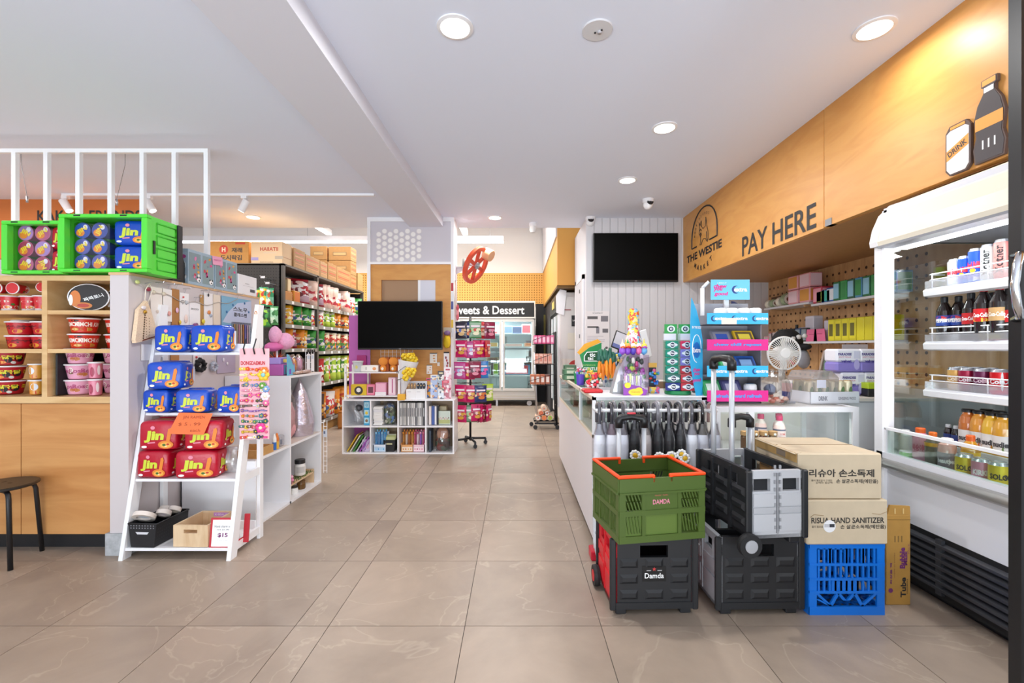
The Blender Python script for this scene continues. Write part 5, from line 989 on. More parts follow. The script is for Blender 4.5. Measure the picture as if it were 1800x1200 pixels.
def pen_box(px, label, col, pens, tops, pcol, n, w=.145):
    t = thing('pen_display', label, 'pens', (cx(px, 5.2), 5.19, Z0), 0, 'boxed pen displays'); m = MB(); m.box(-w/2, w/2, 0, .006, 0, .085, mt(col, .5)); m.box(-w/2, -w/2+.005, 0, .13, 0, .1, mt(col, .5)); m.box(w/2-.005, w/2, 0, .13, 0, .1, mt(col, .5)); m.box(-w/2, w/2, .125, .13, 0, .22, mt(col, .5)); m.box(-w/2, w/2, 0, .13, 0, .005, mt(col, .5)); ob('carton', m, t)
    m = MB(); m.box(-w*.42, w*.42, -.001, 0, .012, .06, mt(pcol, .5))
    for i in range(4): m.disc((-w*.3+i*w*.2, -.0015, .035), .008, .008, mt(tops[i % len(tops)], .5), 8)
    ob('print', m, t)
    for i in range(n):
        for j in range(2): m = MB(); x = -w*.36+i*w*.72/(n-1); y = .03+.055*j; m.tube([(x, y, .01), (x, y, .20+.02*j)], .0055, mt(pens[i % len(pens)], .35), 8); m.sq((x, y, .215+.02*j), (.011, .009, .014), .8, mt(tops[i % len(tops)], .4), 8, 6); ob('pen', m, t)
pen_box(668, 'display box of bright blue pens in the second lower cubby', 'dfe9f6', ['3f9fe0', '2f86cc', '58b0ea'], ['9ad0f0', '4aa8e0'], 'bcd8f0', 4); pen_box(716, 'display box of orange topped pens in the third lower cubby', 'e8a868', ['c98a3a', 'd9d2c8', 'a85a2a'], ['d9892f', 'c8702a', 'e0a03a'], 'f4e2cc', 4); pen_box(736, 'display box of pink pens in the third lower cubby', 'eec4d0', ['c9527f', 'e8d6e0', '8a5ac0'], ['d96a8a', 'b0406a', 'e0a0b8'], 'f6dde2', 4, .135)
pack('paper_pad', 'pale yellow card standing behind the blue pens', 'pad', (cx(672, 5.42), 5.42, Z0), .12, .02, .26, 'd8d49a', None)
t = thing('mesh_basket', 'small black basket holding pale green cards in the second lower cubby', 'basket', (cx(685, 5.22), 5.20, Z0)); m = MB(); m.prism([(-.055, 0), (.055, 0), (.068, .13), (-.068, .13)], 0, .14, BLKP); m.tube([(-.068, 0, .13), (.068, 0, .13), (.068, .14, .13), (-.068, .14, .13)], .004, BLACK, 6, True); ob('body', m, t); m = MB(); m.box(-.03, .035, -.002, 0, .085, .1, mt('d8d8a8')); ob('label', m, t)
for i in range(3): m = MB(); m.box(cx(685, 5.22)-.05, cx(685, 5.22)+.055, 5.24+.03*i, 5.243+.03*i, Z0+.10, Z0+.165+.012*i, mt(('d9dca0', 'cfd48c', 'e2e2c0')[i], .5)); tag(ob('card', m), 'pale green card in the small black basket, %s from its front' % ORD[i], 'card', 'cards in the small basket')
t = thing('toy_pouch', 'brown printed doll pouch in the last lower cubby', 'toy', (cx(778, 5.25), 5.24, Z0)); m = MB(); m.sq((0, .02, .20), (.07, .035, .075), .9, mt('b98468', .6), 16, 10, .02); m.sq((0, .025, .09), (.085, .035, .09), .8, busy(['5a3a30', '7a3028', '4a5a44', '3a2a26'], 24, .6, .3), 16, 10, .04, 2); ob('doll', m, t); m = MB(); m.sq((0, .04, .225), (.085, .03, .075), .9, mt('4a352e', .8), 16, 8, .05); ob('hair', m, t); m = MB(); m.pillow(.19, .29, .1, glass('ffffff', .12, .08)); ob('clear_bag', m, t)
pack('book', 'dark blue book leaning against the wall of the last lower cubby', 'book', (cx(757, 5.22), 5.26, Z0), .02, .16, .25, '3a4658', None)
# ------------------------------------------------------------------ rack and goods on the cube shelf
t = thing('tier_rack', 'small white two-tier rack on the cube shelf below the television', 'rack', (cx(655, 5.2), 5.18, .618)); w = .62; m = MB()
for z in (.05, .32): m = MB(); m.box(-w/2, w/2, 0, .26, z-.012, z, LAM); ob('tier', m, t)
for x in (-w/2, w/2):
    for y in (0, .24): m = MB(); m.box(x-.012, x+.012, y, y+.02, 0, .40, LAM); ob('leg', m, t)
m = MB(); m.box(-w*.22, -w*.19, .24, .26, .05, .32, LAM); ob('rear_post', m, t)
RZ = .618
t = thing('cup', 'grey paper cup stack on the upper tier of the white rack', 'cup', (cx(628, 5.28), 5.3, RZ+.322)); m = MB(); m.lathe([(.042, 0), (.058, .105), (.062, .11), (.058, .112)], mt('c2c6ca', .5), n=18); m.lathe([(.062, .112), (.064, .125), (.06, .127)], mt('d6d8da', .5), n=18); ob('cup', m, t); m = MB(); wdisc(m, mt('d8cf6a', .5), lambda z: .042+.15*z, 0, .055, .016, .02); ob('print', m, t)
t = thing('gift_box', 'white box with a small orange flower on the upper tier of the white rack', 'box', (cx(648, 5.26), 5.28, RZ+.322)); m = MB(); m.box(-.10, .105, 0, .1, 0, .075, mt('efece6', .5), .004); ob('carton', m, t); m = MB(); m.disc((.06, -.001, .035), .022, .018, mt('e8a06a', .5)); m.box(-.04, -.034, -.001, 0, .02, .055, INK); ob('print', m, t)
for i, px in enumerate((672, 690)):
    t = thing('plush_toy', 'orange round plush figure, %s of the pair on the white rack' % ('first', 'second')[i], 'toy', (cx(px, 5.26), 5.30, RZ+.322), 0, 'orange plush figures'); OG = mt('dd8a35', .85, bump=.4, bs=120); m = MB(); m.sq((0, 0, .04), (.038, .034, .042), .9, OG, 14, 8); ob('body', m, t); m = MB(); m.sq((0, -.004, .12), (.056, .04, .05), .95, OG, 16, 10); ob('head', m, t); m = MB(); m.sq((0, -.034, .035), (.016, .01, .018), 1, mt('f2e6d4', .8), 10, 6); ob('belly_patch', m, t)
    m = MB(); m.box(-.05, .05, .045, .1, 0, .165, mt('c8682f', .6)); ob('backing', m, t)
pack('toy_box', 'yellow box with a dark round picture on the lower tier of the white rack', 'box', (cx(632, 5.24), 5.26, RZ+.052), .185, .1, .125, 'd8b82f', None); t = [o for o in bpy.data.objects if o.name.startswith('toy_box') and o.get('label', '').startswith('yellow box')][0]; m = MB(); m.disc((0, -.0515, .055), .05, .05, mt('3a3638', .5), 18); m.disc((0, -.052, .06), .026, .026, mt('e8e6e2', .5), 14); ob('print', m, t)
pack('toy_box', 'coral pink box with a dark patch on the lower tier of the white rack', 'box', (cx(653, 5.24), 5.26, RZ+.052), .095, .1, .125, 'd8748f', ['e28aa2', '6a3a48'], 'y')
pack('toy_box', 'light pink box with a white base strip on the lower tier of the white rack', 'box', (cx(670.5, 5.24), 5.26, RZ+.052), .125, .1, .145, 'e6a0bd', ['edb4cb'], 'y'); m = MB(); m.box(cx(670.5, 5.24)-.06, cx(670.5, 5.24)+.065, 5.195, 5.2, RZ+.052, RZ+.09, mt('ece6ea')); tag(ob('name_card', m), 'small white card standing before the light pink box', 'card')
pack('toy_box', 'tall pale pink box with a magenta stripe on the lower tier of the white rack', 'box', (cx(690, 5.24), 5.26, RZ+.052), .085, .1, .205, 'e9c4d2', ['f2dde4'], 'y')
m = MB(); m.box(cx(688.5, 5.2), cx(690, 5.2), 5.206, 5.208, RZ+.08, RZ+.24, mt('b8407f')); tag(ob('ribbon', m), 'magenta ribbon down the front of the tall pale pink box', 'ribbon')
t = thing('flower_bouquet', 'yellow flower bouquet wrapped in white and black lined paper beside the white rack', 'bouquet', (cx(705, 5.2), 5.22, .618)); m = MB(); m.M = Matrix.Rotation(.18, 4, 'Y'); m.lathe([(.012, 0), (.03, .12), (.10, .42)], mt('dfe0e6', .55), n=9, cap=False); m.lathe([(.05, .2), (.12, .46)], mt('e9eaee', .55), n=7, cap=False); ob('wrapping_paper', m, t)
m = MB(); m.M = Matrix.Rotation(.18, 4, 'Y')
m.tube([(-.1, -.06, .30), (0, -.115, .40), (.1, -.06, .33)], .003, INK, 4); m.tube([(-.08, -.05, .22), (0, -.08, .26), (.08, -.04, .24)], .003, INK, 4); ob('paper_line', m, t)
for i in range(16):
    a = R.uniform(0, 6.28); r = R.uniform(0, .09); m = MB(); c = (.09+r*math.cos(a)*1.1+(.07 if i > 10 else 0), -.03+r*math.sin(a)*.6-(.07 if i > 10 else 0), .47+R.uniform(-.05, .05)-(.17 if i > 10 else 0))
    for q in range(6): m.sq((c[0]+.022*math.cos(q*1.047), c[1]+.01*math.sin(q*2), c[2]+.022*math.sin(q*1.047)), (.02, .014, .017), 1, mt(('f0cb1f', 'e6ba18', 'f6da4a')[q % 3], .6), 8, 5, .1, q)
    ob('flower', m, t)
pack('memo_box', 'small orange yellow box at the foot of the bouquet', 'box', (cx(706, 5.17), 5.17, .618), .085, .05, .07, 'eab02f', None)
for i, (px, c) in enumerate(((723, 'b08f6a'), (739.5, '2f3a48'))):
    t = thing('charm_display', 'white counter box with %s figures on top beside the bouquet' % ('tan', 'navy')[i], 'display', (cx(px, 5.2), 5.18, .618), 0, 'white charm displays'); m = MB(); m.box(-.055, .055, 0, .12, 0, .125, mt('eeeef0', .5), .002); m.box(-.055, .055, .112, .12, .125, .21, mt('e2e4ea', .5)); ob('carton', m, t); m = MB(); m.box(-.04, .0, -.001, 0, .09, .096, GREY); ob('print', m, t)
    for j in range(3): m = MB(); m.sq((-.034+.034*j, .05, .158), (.016, .02, .034), .9, mt(c, .6), 10, 7, .06, j); m.sq((-.034+.034*j, .032, .165), (.008, .004, .008), 1, mt('e6c088', .6), 8, 5); ob('figure', m, t)
SG = 'sticker packs leaning by the column'
for i, (px, py0, py1, w, cs, lb) in enumerate(((753, 668, 704, .05, ['3a7ac8', 'd84a7a', '4a3a3a', 'e0a03a'], 'narrow sticker strip beside the white counter boxes'), (763, 662, 704, .085, ['e0a878', 'f0e8e0', '6a8ac8', 'b8c8e8'], 'sticker pack with a blue house print'), (775, 655, 704, .075, ['f2f0ec', '4a4448', 'e8e0b8', 'a8b8c8'], 'white sticker pack with a dark header'), (787, 648, 704, .085, ['e8b0c0', 'f4eaf0', 'b8405a', 'f0d0d8'], 'pink and white sticker pack at the column corner'), (783, 672, 705, .08, ['f4eef0', 'd8405a', 'f0b8c8', 'b86a7a'], 'red lettered sticker pack in front of the pink one'), (775, 684, 705, .07, ['f2f2ee', 'e8c8a8', '5a5a6a', 'd8e0e8'], 'small white sticker pack at the front of the group'))):
    d = 5.34-.022*i; p = W(px, py1, d); h = (py1-py0)*d/F; t = thing('sticker_pack', lb, 'stickers', (p.x, d, .618), 0, SG); m = MB(); m.box(-w/2, w/2, 0, .004, 0, h, busy(cs, 34, .35, 0)); ob('sheet', m, t); m = MB(); m.box(-w/2, w/2, -.001, 0, h*.86, h, mt(cs[1], .4)); m.box(-w*.3, w*.3, -.0015, -.001, h*.9, h*.95, mt(cs[2], .4)); ob('header', m, t)
HC = 'cards pinned on the column panel'
for px, py0, py1, w, cs, lb in ((762, 620, 638, .09, ['f2ece2', 'e09a4a', 'f6f2ea'], 'card with an orange motif pinned high on the column'), (755, 641, 657, .07, ['f2ece6', 'e0a878', 'f2f0ea'], 'small pale card pinned under the television corner'), (785, 618, 655, .07, ['f4f0f0', '8a2a3a', 'b83a4a'], 'tall white card with a red floral strip on the column'), (771, 636, 643, .03, ['ece6de', 'd8c8b8', 'f0ece6'], 'tiny tag pinned between the column cards')):
    d = 5.6; p = W(px, py1, d); h = (py1-py0)*d/F; t = thing('pinned_card', lb, 'card', (p.x, d-.006, p.z), 0, HC); m = MB(); m.box(-w/2, w/2, 0, .005, 0, h, mt(cs[0], .5)); ob('card', m, t); m = MB()
    for k in range(5): m.disc((R.uniform(-.2, .2)*w, -.001, h*(.2+.13*k)), w*.16, h*.07, mt(cs[1+k % 2], .5), 8)
    m.box(-w/2, w/2, -.001, 0, h*.93, h, INK); ob('print', m, t)
t = thing('plush_toy', 'yellow plush hanging in a clear bag at the television edge', 'toy', (cx(786, 5.56), 5.56, cz(612, 5.56))); m = MB(); m.sq((0, 0, .08), (.045, .03, .075), .8, mt('e8c21f', .7), 14, 9, .05); m.sq((0, 0, .19), (.04, .02, .03), 1, mt('8a6a98', .5), 10, 6, .05); ob('toy', m, t); m = MB(); m.box(-.05, .05, .02, .035, .2, .26, mt('cfc0a8', .5)); ob('header', m, t)
t = thing('wire_grid_rack', 'white wire grid hanging behind the bouquet under the television', 'wire rack', (cx(700, 5.61), 5.614, cz(640, 5.56))); m = MB()
for i in range(9): m.cyl((-.22+.05*i, 0, 0), (-.22+.05*i, 0, .28), .003, WHITE, 5)
for i in range(6): m.cyl((-.22, 0, .05*i), (.18, 0, .05*i), .003, WHITE, 5)
ob('wire', m, t)
m = MB()
for i in range(3): m.sq((.02, 0, .05*i), (.018, .03, .05), .9, mt(('d86a78', 'e89aa0', 'c84f62')[i], .7), 10, 7, .1, i)
ob('x', m); o = bpy.data.objects['x']; o.name = 'ribbon_bow'; o.location = (-.765, 5.72, 1.62); tag(o, 'pink ribbon bow hanging on the side of the column', 'ribbon')
# red spool wheel on a bracket
t = thing('spool_wheel', 'big red spoked wheel tilted on a steel bracket beside the column', 'wheel', (-.51, 5.70, 2.27)); RDW = mt('e0502f', .4); m = MB(); MW = Matrix.Rotation(.5, 4, 'Y') @ Matrix.Rotation(1.22, 4, 'Z'); m.M = MW
RR = .245
m.lathe([(RR-.05, -.022), (RR, -.022), (RR, .022), (RR-.05, .022), (RR-.05, -.022)], RDW, ax='y', n=40, cap=False); ob('rim', m, t)
for i in range(6): m = MB(); m.M = MW @ Matrix.Rotation(i*PI/3, 4, 'Y'); m.box(.03, RR-.04, -.014, .014, -.022, .022, mt('d8472a', .4)); ob('spoke', m, t)
m = MB(); m.M = MW; m.lathe([(.045, -.03), (.05, .0), (.045, .03)], STEEL, ax='y', n=18); m.lathe([(.014, -.10), (.014, .05)], STEEL, ax='y', n=10); ob('hub', m, t)
m = MB(); m.M = MW; m.lathe([(.075, .0), (.075, .10), (.07, .105)], mt('efb48a', .35), (.06, 0, .20), 22, 'y'); ob('roller', m, t)
m = MB(); m.box(-.25, -.08, -.02, .02, -.03, -.02, GREY); m.prism([(-.25, -.03), (-.11, -.03), (-.25, -.12)], -.003, .003, GREY); m.box(-.265, -.25, -.03, .03, -.2, .0, GREY); m.cyl((-.14, 0, -.02), (-.14, 0, .08), .035, mt('9c9a94', .5), 14); m.cyl((-.14, 0, .01), (0, 0, .0), .016, STEEL, 10); ob('bracket', m, t)
# ================================================================== candy spinner
SX, SY = -.572, 5.62
t = thing('spinner_rack', 'black wire spinner rack on castors hung with candy bags beside the column', 'rack', (SX, SY, 0)); m = MB(); m.cyl((0, 0, .06), (0, 0, 1.62), .014, BLACK, 10); ob('pole', m, t)
for a in range(4):
    q = a*PI/2+.4; c_, s_ = math.cos(q), math.sin(q); m = MB(); m.tube([(0, 0, .09), (.2*c_, .2*s_, .075)], [.016, .013], BLACK, 8); ob('leg', m, t)
    m = MB(); m.lathe([(.024, -.012), (.024, .012)], BLACK, (.2*c_, .2*s_, .025), 12, 'y'); m.box(.2*c_-.012, .2*c_+.012, .2*s_-.02, .2*s_+.02, .04, .075, BLACK); ob('caster', m, t)
TIER = [(1.53, .22), (1.30, .22), (1.04, .22), (.76, .24), (.515, .26)]
for z, h in TIER:
    m = MB(); m.tube([(.05*math.cos(2*PI*k/16), .05*math.sin(2*PI*k/16), z+.02) for k in range(16)], .004, BLACK, 6, True)
    for k in range(8): a = PI*k/4; m.tube([(.03*math.cos(a), .03*math.sin(a), z+.02), (.17*math.cos(a), .17*math.sin(a), z+.02)], .003, BLACK, 5)
    ob('hook_ring', m, t)
def candy(cols, body, seed, w=.135, h=.2):
    r = thing('candy_bag', 'x', 'candy'); m = MB(); m.pillow(w, h, .035, mt(body, .25, bump=.3, bs=40), mt(cols[1], .3), seed=seed, band=(.3, .62), mb=busy(cols, 30, .28, .2)); ob('bag', m, r); m = MB(); m.box(-w*.36, w*.36, -.022, -.0205, h*.66, h*.76, mt('f2e2ea', .4)); m.disc((w*.05, -.0225, h*.28), w*.26, h*.1, mt(cols[0], .4), 12); ob('print', m, r); return Kind(r)
CK = dict(mag=candy(['d9a23a', 'c2155a', 'f0d0c0', '8a1040'], 'c4145f', 1), wine=candy(['e08aa0', '7a1638', 'c9a0b0', '4a1024'], '8a1c42', 2), blue=candy(['e86aa8', '2a6ab8', '8ac4f0', '1c3f8a'], '3a86c8', 3), navy=candy(['d97a3a', '1f2a5a', 'e8d0a0', 'b83a3a'], '27346a', 4), green=candy(['e8e0c0', '3f7a4a', 'c8402f', 'a8c890'], '8aa890', 5), red=candy(['f0c8b0', 'c8242f', 'e88a6a', '7a141c'], 'c63a3c', 6), lilac=candy(['e8e6f2', 'b8307a', 'a8b8e0', 'd86aa8'], 'c05a98', 7), dark=candy(['d8b27a', '2a2430', '3a5ab0', 'e8c8a0'], '332c3c', 8), lime=candy(['f0e8c0', 'a8c83a', '5a8a2a', 'e8d24a'], 'b5d06a', 9))
CN = dict(mag='magenta candy bag', wine='dark wine candy bag', blue='light blue candy bag', navy='navy candy bag', green='greyish green candy bag', red='red candy bag', lilac='lilac candy bag', dark='dark chocolate candy bag', lime='lime candy bag')
rows = [[('dark', 812), ('navy', 825), ('green', 837), ('red', 848), ('wine', 862)], [('mag', 812), ('lilac', 830), ('mag', 843), ('red', 850), ('red', 858)], [('lilac', 809), ('mag', 825), ('wine', 836), ('blue', 849)], [('mag', 811), ('mag', 828), ('navy', 846), ('lime', 858)], [('mag', 811), ('green', 829), ('mag', 840), ('wine', 845), ('mag', 850), ('wine', 855), ('mag', 860)]]
for j, rw in enumerate(rows):
    z, h = TIER[j]
    for i, (k, px) in enumerate(rw):
        x = (px-826)*5.45/F; edge = i >= 3 and j in (1, 4); y = -.17+abs(x)*.3+.034*(i % 2)
        CK[k].put((SX+x, SY+y, z-.2+R.uniform(-.01, .01)), (0, 0, (1.15 if edge else x*2.2)), '%s, %s on the %s tier of the candy spinner' % (CN[k], ORD[i], ('top', 'second', 'third', 'fourth', 'lowest')[j]), 'candy bags on the spinner', (1.12 if not edge else 1, 1, 1.04))

# ================================================================== Sweets & Dessert display fridge at the far end
t = thing('display_fridge', 'upright glass-door dessert fridge under the black sweets sign', 'fridge', (0, 9.35, 0)); SV = mt('cfcac4', .35, .2); A0, A1 = -1.66, .40
m = MB(); m.box(A0, A1, .03, .65, .22, .30, SV); m.box(A0, A0+.05, .03, .65, .3, 1.82, SV); m.box(A1-.05, A1, .03, .65, .3, 1.82, SV); m.box(A0, A1, .6, .65, .3, 1.82, mt('dfe9ea', .5)); m.box(A0, A1, .03, .65, 1.80, 1.85, SV); m.box(A0+.05, A1-.05, .03, .6, .3, .33, mt('dfe6e6', .5)); ob('cabinet', m, t)
m = MB(); m.box(A0, A1, 0, .6, .13, .22, mt('bdb6ac', .4)); m.box(A0, A1, -.004, 0, .17, .18, GREY); ob('plinth', m, t)
m = MB(); m.box(A0, A1, -.01, .3, 1.83, 2.19, mt('e8e4de', .4)); m.box(A0+.02, A1-.02, -.014, -.01, 1.86, 2.155, mt('191919', .4)); ob('sign_panel', m, t); m = MB(); m.text('Sweets & Dessert', WHT, (-.585, -.0155, 2.0), X_, Z_, 1.52, .175, bold=.015, res=4); ob('lettering', m, t)
for k in range(3):
    x0 = A0+.02+k*.68; x1 = x0+.66
    dn = MB()
    for a in ((x0, x0+.045, .32, 1.81), (x1-.045, x1, .32, 1.81), (x0+.045, x1-.045, .32, .37), (x0+.045, x1-.045, 1.76, 1.81)): dn.box(a[0], a[1], -.01, .03, a[2], a[3], SV)
    d = ob('door', dn, t); m = MB(); m.box(x0+.045, x1-.045, .005, .012, .37, 1.76, glass('f2fbfb', .06, .02)); ob('pane', m, d); m = MB(); m.box(x0+.01, x0+.03, -.03, -.01, .9, 1.3, STEEL); ob('handle', m, d)
for z in (.62, .92, 1.22, 1.5): m = MB(); m.box(A0+.06, A1-.06, .08, .58, z, z+.012, mt('e6eeee', .4)); ob('rack_shelf', m, t)
m = MB(); 
for x in (A0+.06, -.98, -.30, A1-.07): m.box(x, x+.012, .05, .07, .4, 1.75, mt('eefcff', .5, emit=5))
ob('light_strip', m, t)
area_light('fridge_lamp', (-.63, 9.5, 1.76), 1.9, 22, (.85, .98, 1), 'RECTANGLE', sy=.3)
for k in range(4):
    x = (A0+.1, -1.0, -.4, A1-.12)[k]; m = MB(); m.box(x-.02, x+.02, .02, .06, 0, .13, STEEL) if k < 3 else m.lathe([(.055, -.02), (.055, .02)], GREY, (x, .08, .055), 14, 'y'); ob('foot', m, t)
FG = 'goods in the dessert fridge'
FI = [('ice_cream_bag', 'white and navy frozen bag', .02, 1.51, .22, .16, ['8a92b0', '3a4468']), ('ice_cream_bag', 'blue and white frozen bag', -.17, 1.51, .2, .17, ['c6d2e2', '6a7aa8']), ('ice_cream_bag', 'red and white frozen bag', .22, 1.51, .2, .2, ['e6d8d8', 'c8404a']), ('dessert_box', 'low pale tray with pinkish lids', -.05, 1.235, .42, .07, ['d8e2de', 'd8a898']), ('dessert_box', 'narrow orange lidded tray', .25, 1.235, .16, .08, ['e2c8b0', 'd88a5a']), ('dessert_box', 'tall white foam box', .02, .935, .5, .24, ['f2f4f4', 'f6f8f8']), ('dessert_box', 'dark small box beside the white foam one', .27, .935, .14, .1, ['6a6460', '8a8480']), ('plastic_crate', 'blue crate with a red band', .02, .635, .56, .22, ['4f86a8', 'c84048']), ('dessert_box', 'round cream cake tray', -.5, 1.235, .24, .09, ['e8e2cc', 'c8a060']), ('dessert_box', 'flat brown dessert tray', -.5, .935, .26, .07, ['a89a80', '6a5a48']), ('milk_bottle', 'white and green carton', -.43, .635, .11, .26, ['e6ecd8', '8ab04a']), ('milk_bottle', 'white and blue carton', -.6, .635, .12, .2, ['e8f0f0', '3a7ac0']), ('milk_bottle', 'white and blue carton nearer the spinner', -.74, .635, .12, .2, ['e8f0f0', '3a7ac0']), ('dessert_box', 'red topped tray', -.5, 1.51, .24, .05, ['d8dcd8', 'b83a3a'])]
for i, (n, lb, x, z, w, h, cs) in enumerate(FI): pack(n, lb+' on the %s shelf of the dessert fridge' % {1.51: 'top', 1.235: 'second', .935: 'third', .635: 'lowest'}[z], 'food', (x, 9.35+.28, z+.004), w, .2, h, cs[0], [cs[1]], 'y', FG)
# ================================================================== rear upright fridge by the doorway
t = thing('upright_fridge', 'white upright fridge seen from its side beyond the counter doorway', 'fridge', (.68, 6.95, 0)); m = MB(); m.box(0, .6, 0, 1.3, .1, 2.08, mt('e2deda', .45), .01); ob('cabinet', m, t)
m = MB(); m.prism([(-.05, 1.78), (0.02, 1.75), (.02, 2.1), (-.02, 2.1), (-.06, 2.0)], .0, 1.3, mt('2e2d2c', .4)); m.box(-.062, -.05, .35, .75, 1.86, 1.98, mt('d9c46a', .5)); ob('header', m, t)
m = MB(); m.prism([(-.055, 1.76), (0.06, 1.72), (.1, 2.1), (.0, 2.12), (-.06, 2.02)], -.03, .0, WHITE); ob('end_cap', m, t)
for k in range(2): m = MB(); y = .02+.64*k; m.box(-.03, 0, y, y+.04, .3, 1.74, WHITE); m.box(-.03, 0, y+.58, y+.62, .3, 1.74, WHITE); m.box(-.02, -.01, y+.04, y+.58, .3, 1.74, mt('b8c4c8', .1)); ob('door', m, t)
m = MB(); m.box(.18, .28, -.012, -.01, 1.55, 1.72, INK); m.text('SALE', WHT, (.23, -.0125, 1.64), X_, Z_, .07); ob('notice', m, t); m = MB(); m.box(.05, .17, -.012, -.01, 1.8, 1.815, mt('a8585a')); ob('badge', m, t)
m = MB(); m.box(.12, .28, -.012, -.01, 1.2, 1.45, mt('e9e2d2')); m.box(.23, .28, -.0125, -.012, 1.26, 1.42, mt('e3c72a')); ob('notice', m, t); m = MB(); m.box(.03, .3, -.012, -.01, .75, 1.05, mt('e6dcd2')); m.disc((.24, -.0125, .92), .11, .11, mt('c23a34', .5), 22); ob('sticker', m, t)
# ================================================================== black wire rack with boxed goods
t = thing('wire_rack', 'black wire dump rack on castors filled with pink and salmon boxes', 'rack', (.44, 6.7, 0)); m = MB()
for y in (0, .28): m = MB(); m.tube([(.17, y, .07), (.15, y, 1.46)], .014, BLACK, 8); ob('post', m, t)
for y in (.04, .2): m = MB(); m.cyl((-.12, y, .1), (-.16, y, 1.15), .011, STEEL, 8); ob('rear_tube', m, t)
m = MB(); m.box(-.16, .2, 0, .03, .075, .1, BLACK); m.box(-.16, .2, .27, .3, .075, .1, BLACK); ob('base_bar', m, t)
for x, y in ((-.15, .0), (.18, 0), (-.2, .28), (.18, .28)): m = MB(); m.lathe([(.032, -.014), (.032, .014)], BLACK, (x, y, .033), 12, 'y'); ob('caster', m, t)
TR = [(1.27, .0), (.97, .02), (.66, -.06), (.12, .02)]
for z, dx in TR:
    m = MB()
    m.tube([(-.19+dx, -.01, z), (.14, -.01, z), (.14, .26, z), (-.19+dx, .26, z)], .004, BLACK, 6, True)
    for k in range(5): m.cyl((-.19+dx+.08*k, -.01, z), (-.19+dx+.08*k, .26, z), .003, BLACK, 5)
    m.tube([(-.19+dx, -.01, z), (-.19+dx, -.01, z+.06), (.14, -.01, z+.17)], .004, BLACK, 6); ob('basket', m, t)
m = MB()
for k in range(9): m.cyl((.168, 0, .2+.14*k), (.168, .28, .2+.14*k), .003, BLACK, 5)
ob('rung', m, t)
RG = 'boxes in the black wire rack'
for i in range(5): pack('cosmetic_box', 'hot pink box, %s along the top basket of the black wire rack' % ORD[i], 'box', (.44-.145+.062*i, 6.77, 1.28), .056, .1, .125, ('d8407f', 'e04a88', 'd83a78')[i % 3], ['e88ab0', 'f2c8d8'], 'y', RG)
for i in range(4): pack('cosmetic_box', 'salmon pink box, %s along the second basket of the black wire rack' % ORD[i], 'box', (.44-.13+.066*i, 6.77, .98), .06, .1, .15, ('d89a86', 'e0a690', 'cf8e7a')[i % 3], ['e8c0b0', 'd88a78'], 'y', RG)
for i in range(4): pack('cosmetic_box', 'white labelled orange box, %s along the third basket of the black wire rack' % ORD[i], 'box', (.44-.19+.075*i, 6.77, .67), .07, .11, .15, ('c87a55', 'd08560', 'b96a4a', '7a5a55')[i], ['b5603f', 'e6dcd6'], 'y', RG)
for i, (x, z) in enumerate(((-.11, 0), (-.02, 0), (.07, 0), (-.065, .07), (.025, .07), (-.02, .14))):
    t = thing('rolled_pack', 'beige wrapped roll, %s in the heap at the black wire rack bottom' % ORD[i], 'roll', (.44+x, 6.69, .128+z), 0, 'rolls at the rack bottom'); m = MB(); m.lathe([(.04, 0), (.043, -.01), (.043, -.2), (.04, -.2)], mt(('d9b49a', 'c99a7c', 'e2c4ac')[i % 3], .6), (0, 0, .045), 14, 'y'); ob('roll', m, t); m = MB(); m.disc((0, -.001, .045), .032, .032, mt(('e8e6e2', 'e07a3a', '8ac04a', 'd8653a', 'e2dcd8', 'c9b8a8')[i], .5), 12); m.disc((0, -.0015, .045), .014, .014, mt('d97a5a', .5), 10); ob('end_print', m, t)
# ================================================================== counter
CT = .925
t = thing('service_counter', 'long white counter with a glass display top along the aisle', 'counter', (0, 0, 0)); CA, CB = .47, 1.16; C0, C1 = 2.75, 4.87
m = MB(); m.box(CA, CA+.02, C0, C1, .06, .67, mt('e3dde0', .4)); m.box(CA+.02, CB, C0+.02, C0+.04, .06, .67, LAM); m.box(CB-.02, CB, C0+.04, C1, .06, .67, LAM); m.box(CA+.02, CB, C1-.02, C1, .06, .67, LAM); m.box(CA+.02, CB, C0, C1, .65, .67, LAM); ob('body', m, t)
m = MB(); m.box(CA+.03, CB-.03, C0+.03, C1-.03, 0, .06, BLACK); ob('kick', m, t)
for x, y in ((CA, C0), (CA, 3.32), (CA, C1-.022), (CB-.02, C0), (CB-.02, C1-.022)): m = MB(); m.box(x, x+.022, y, y+.022, .67, CT-.02, WHITE); ob('frame_post', m, t)
for a in ((CA, CA+.022, C0, C1, CT-.022, CT), (CB-.02, CB, C0, C1, CT-.022, CT), (CA, CB, C0, C0+.022, CT-.022, CT), (CA, CB, C1-.022, C1, CT-.022, CT), (CA, CB, 3.31, 3.335, CT-.022, CT), (CA, CA+.022, C0, C1, .67, .69), (CA, CB, C0, C0+.022, .67, .69)): m = MB(); m.box(*a, WHITE if a[1]-a[0] > .03 or a[0] != CA else mt('e9d9c4', .4)); ob('frame_rail', m, t)
m = MB(); m.box(CA+.006, CA+.011, C0+.02, C1-.02, .69, CT-.022, glass('f4fafa', .05, .02)); ob('side_pane', m, t); m = MB(); m.box(CA+.02, CB-.02, 3.33, C1-.02, CT-.006, CT, glass('f4fafa', .06, .02)); ob('top_pane', m, t)
m = MB(); m.box(CA+.005, CB+.3, C0-.01, 3.32, CT-.003, CT+.004, LAM); ob('top_board', m, t)
m = MB(); m.box(CA+.02, CB-.02, C0+.03, C1-.03, .79, .797, glass('eef6f4', .05, .02)); ob('inner_shelf', m, t)
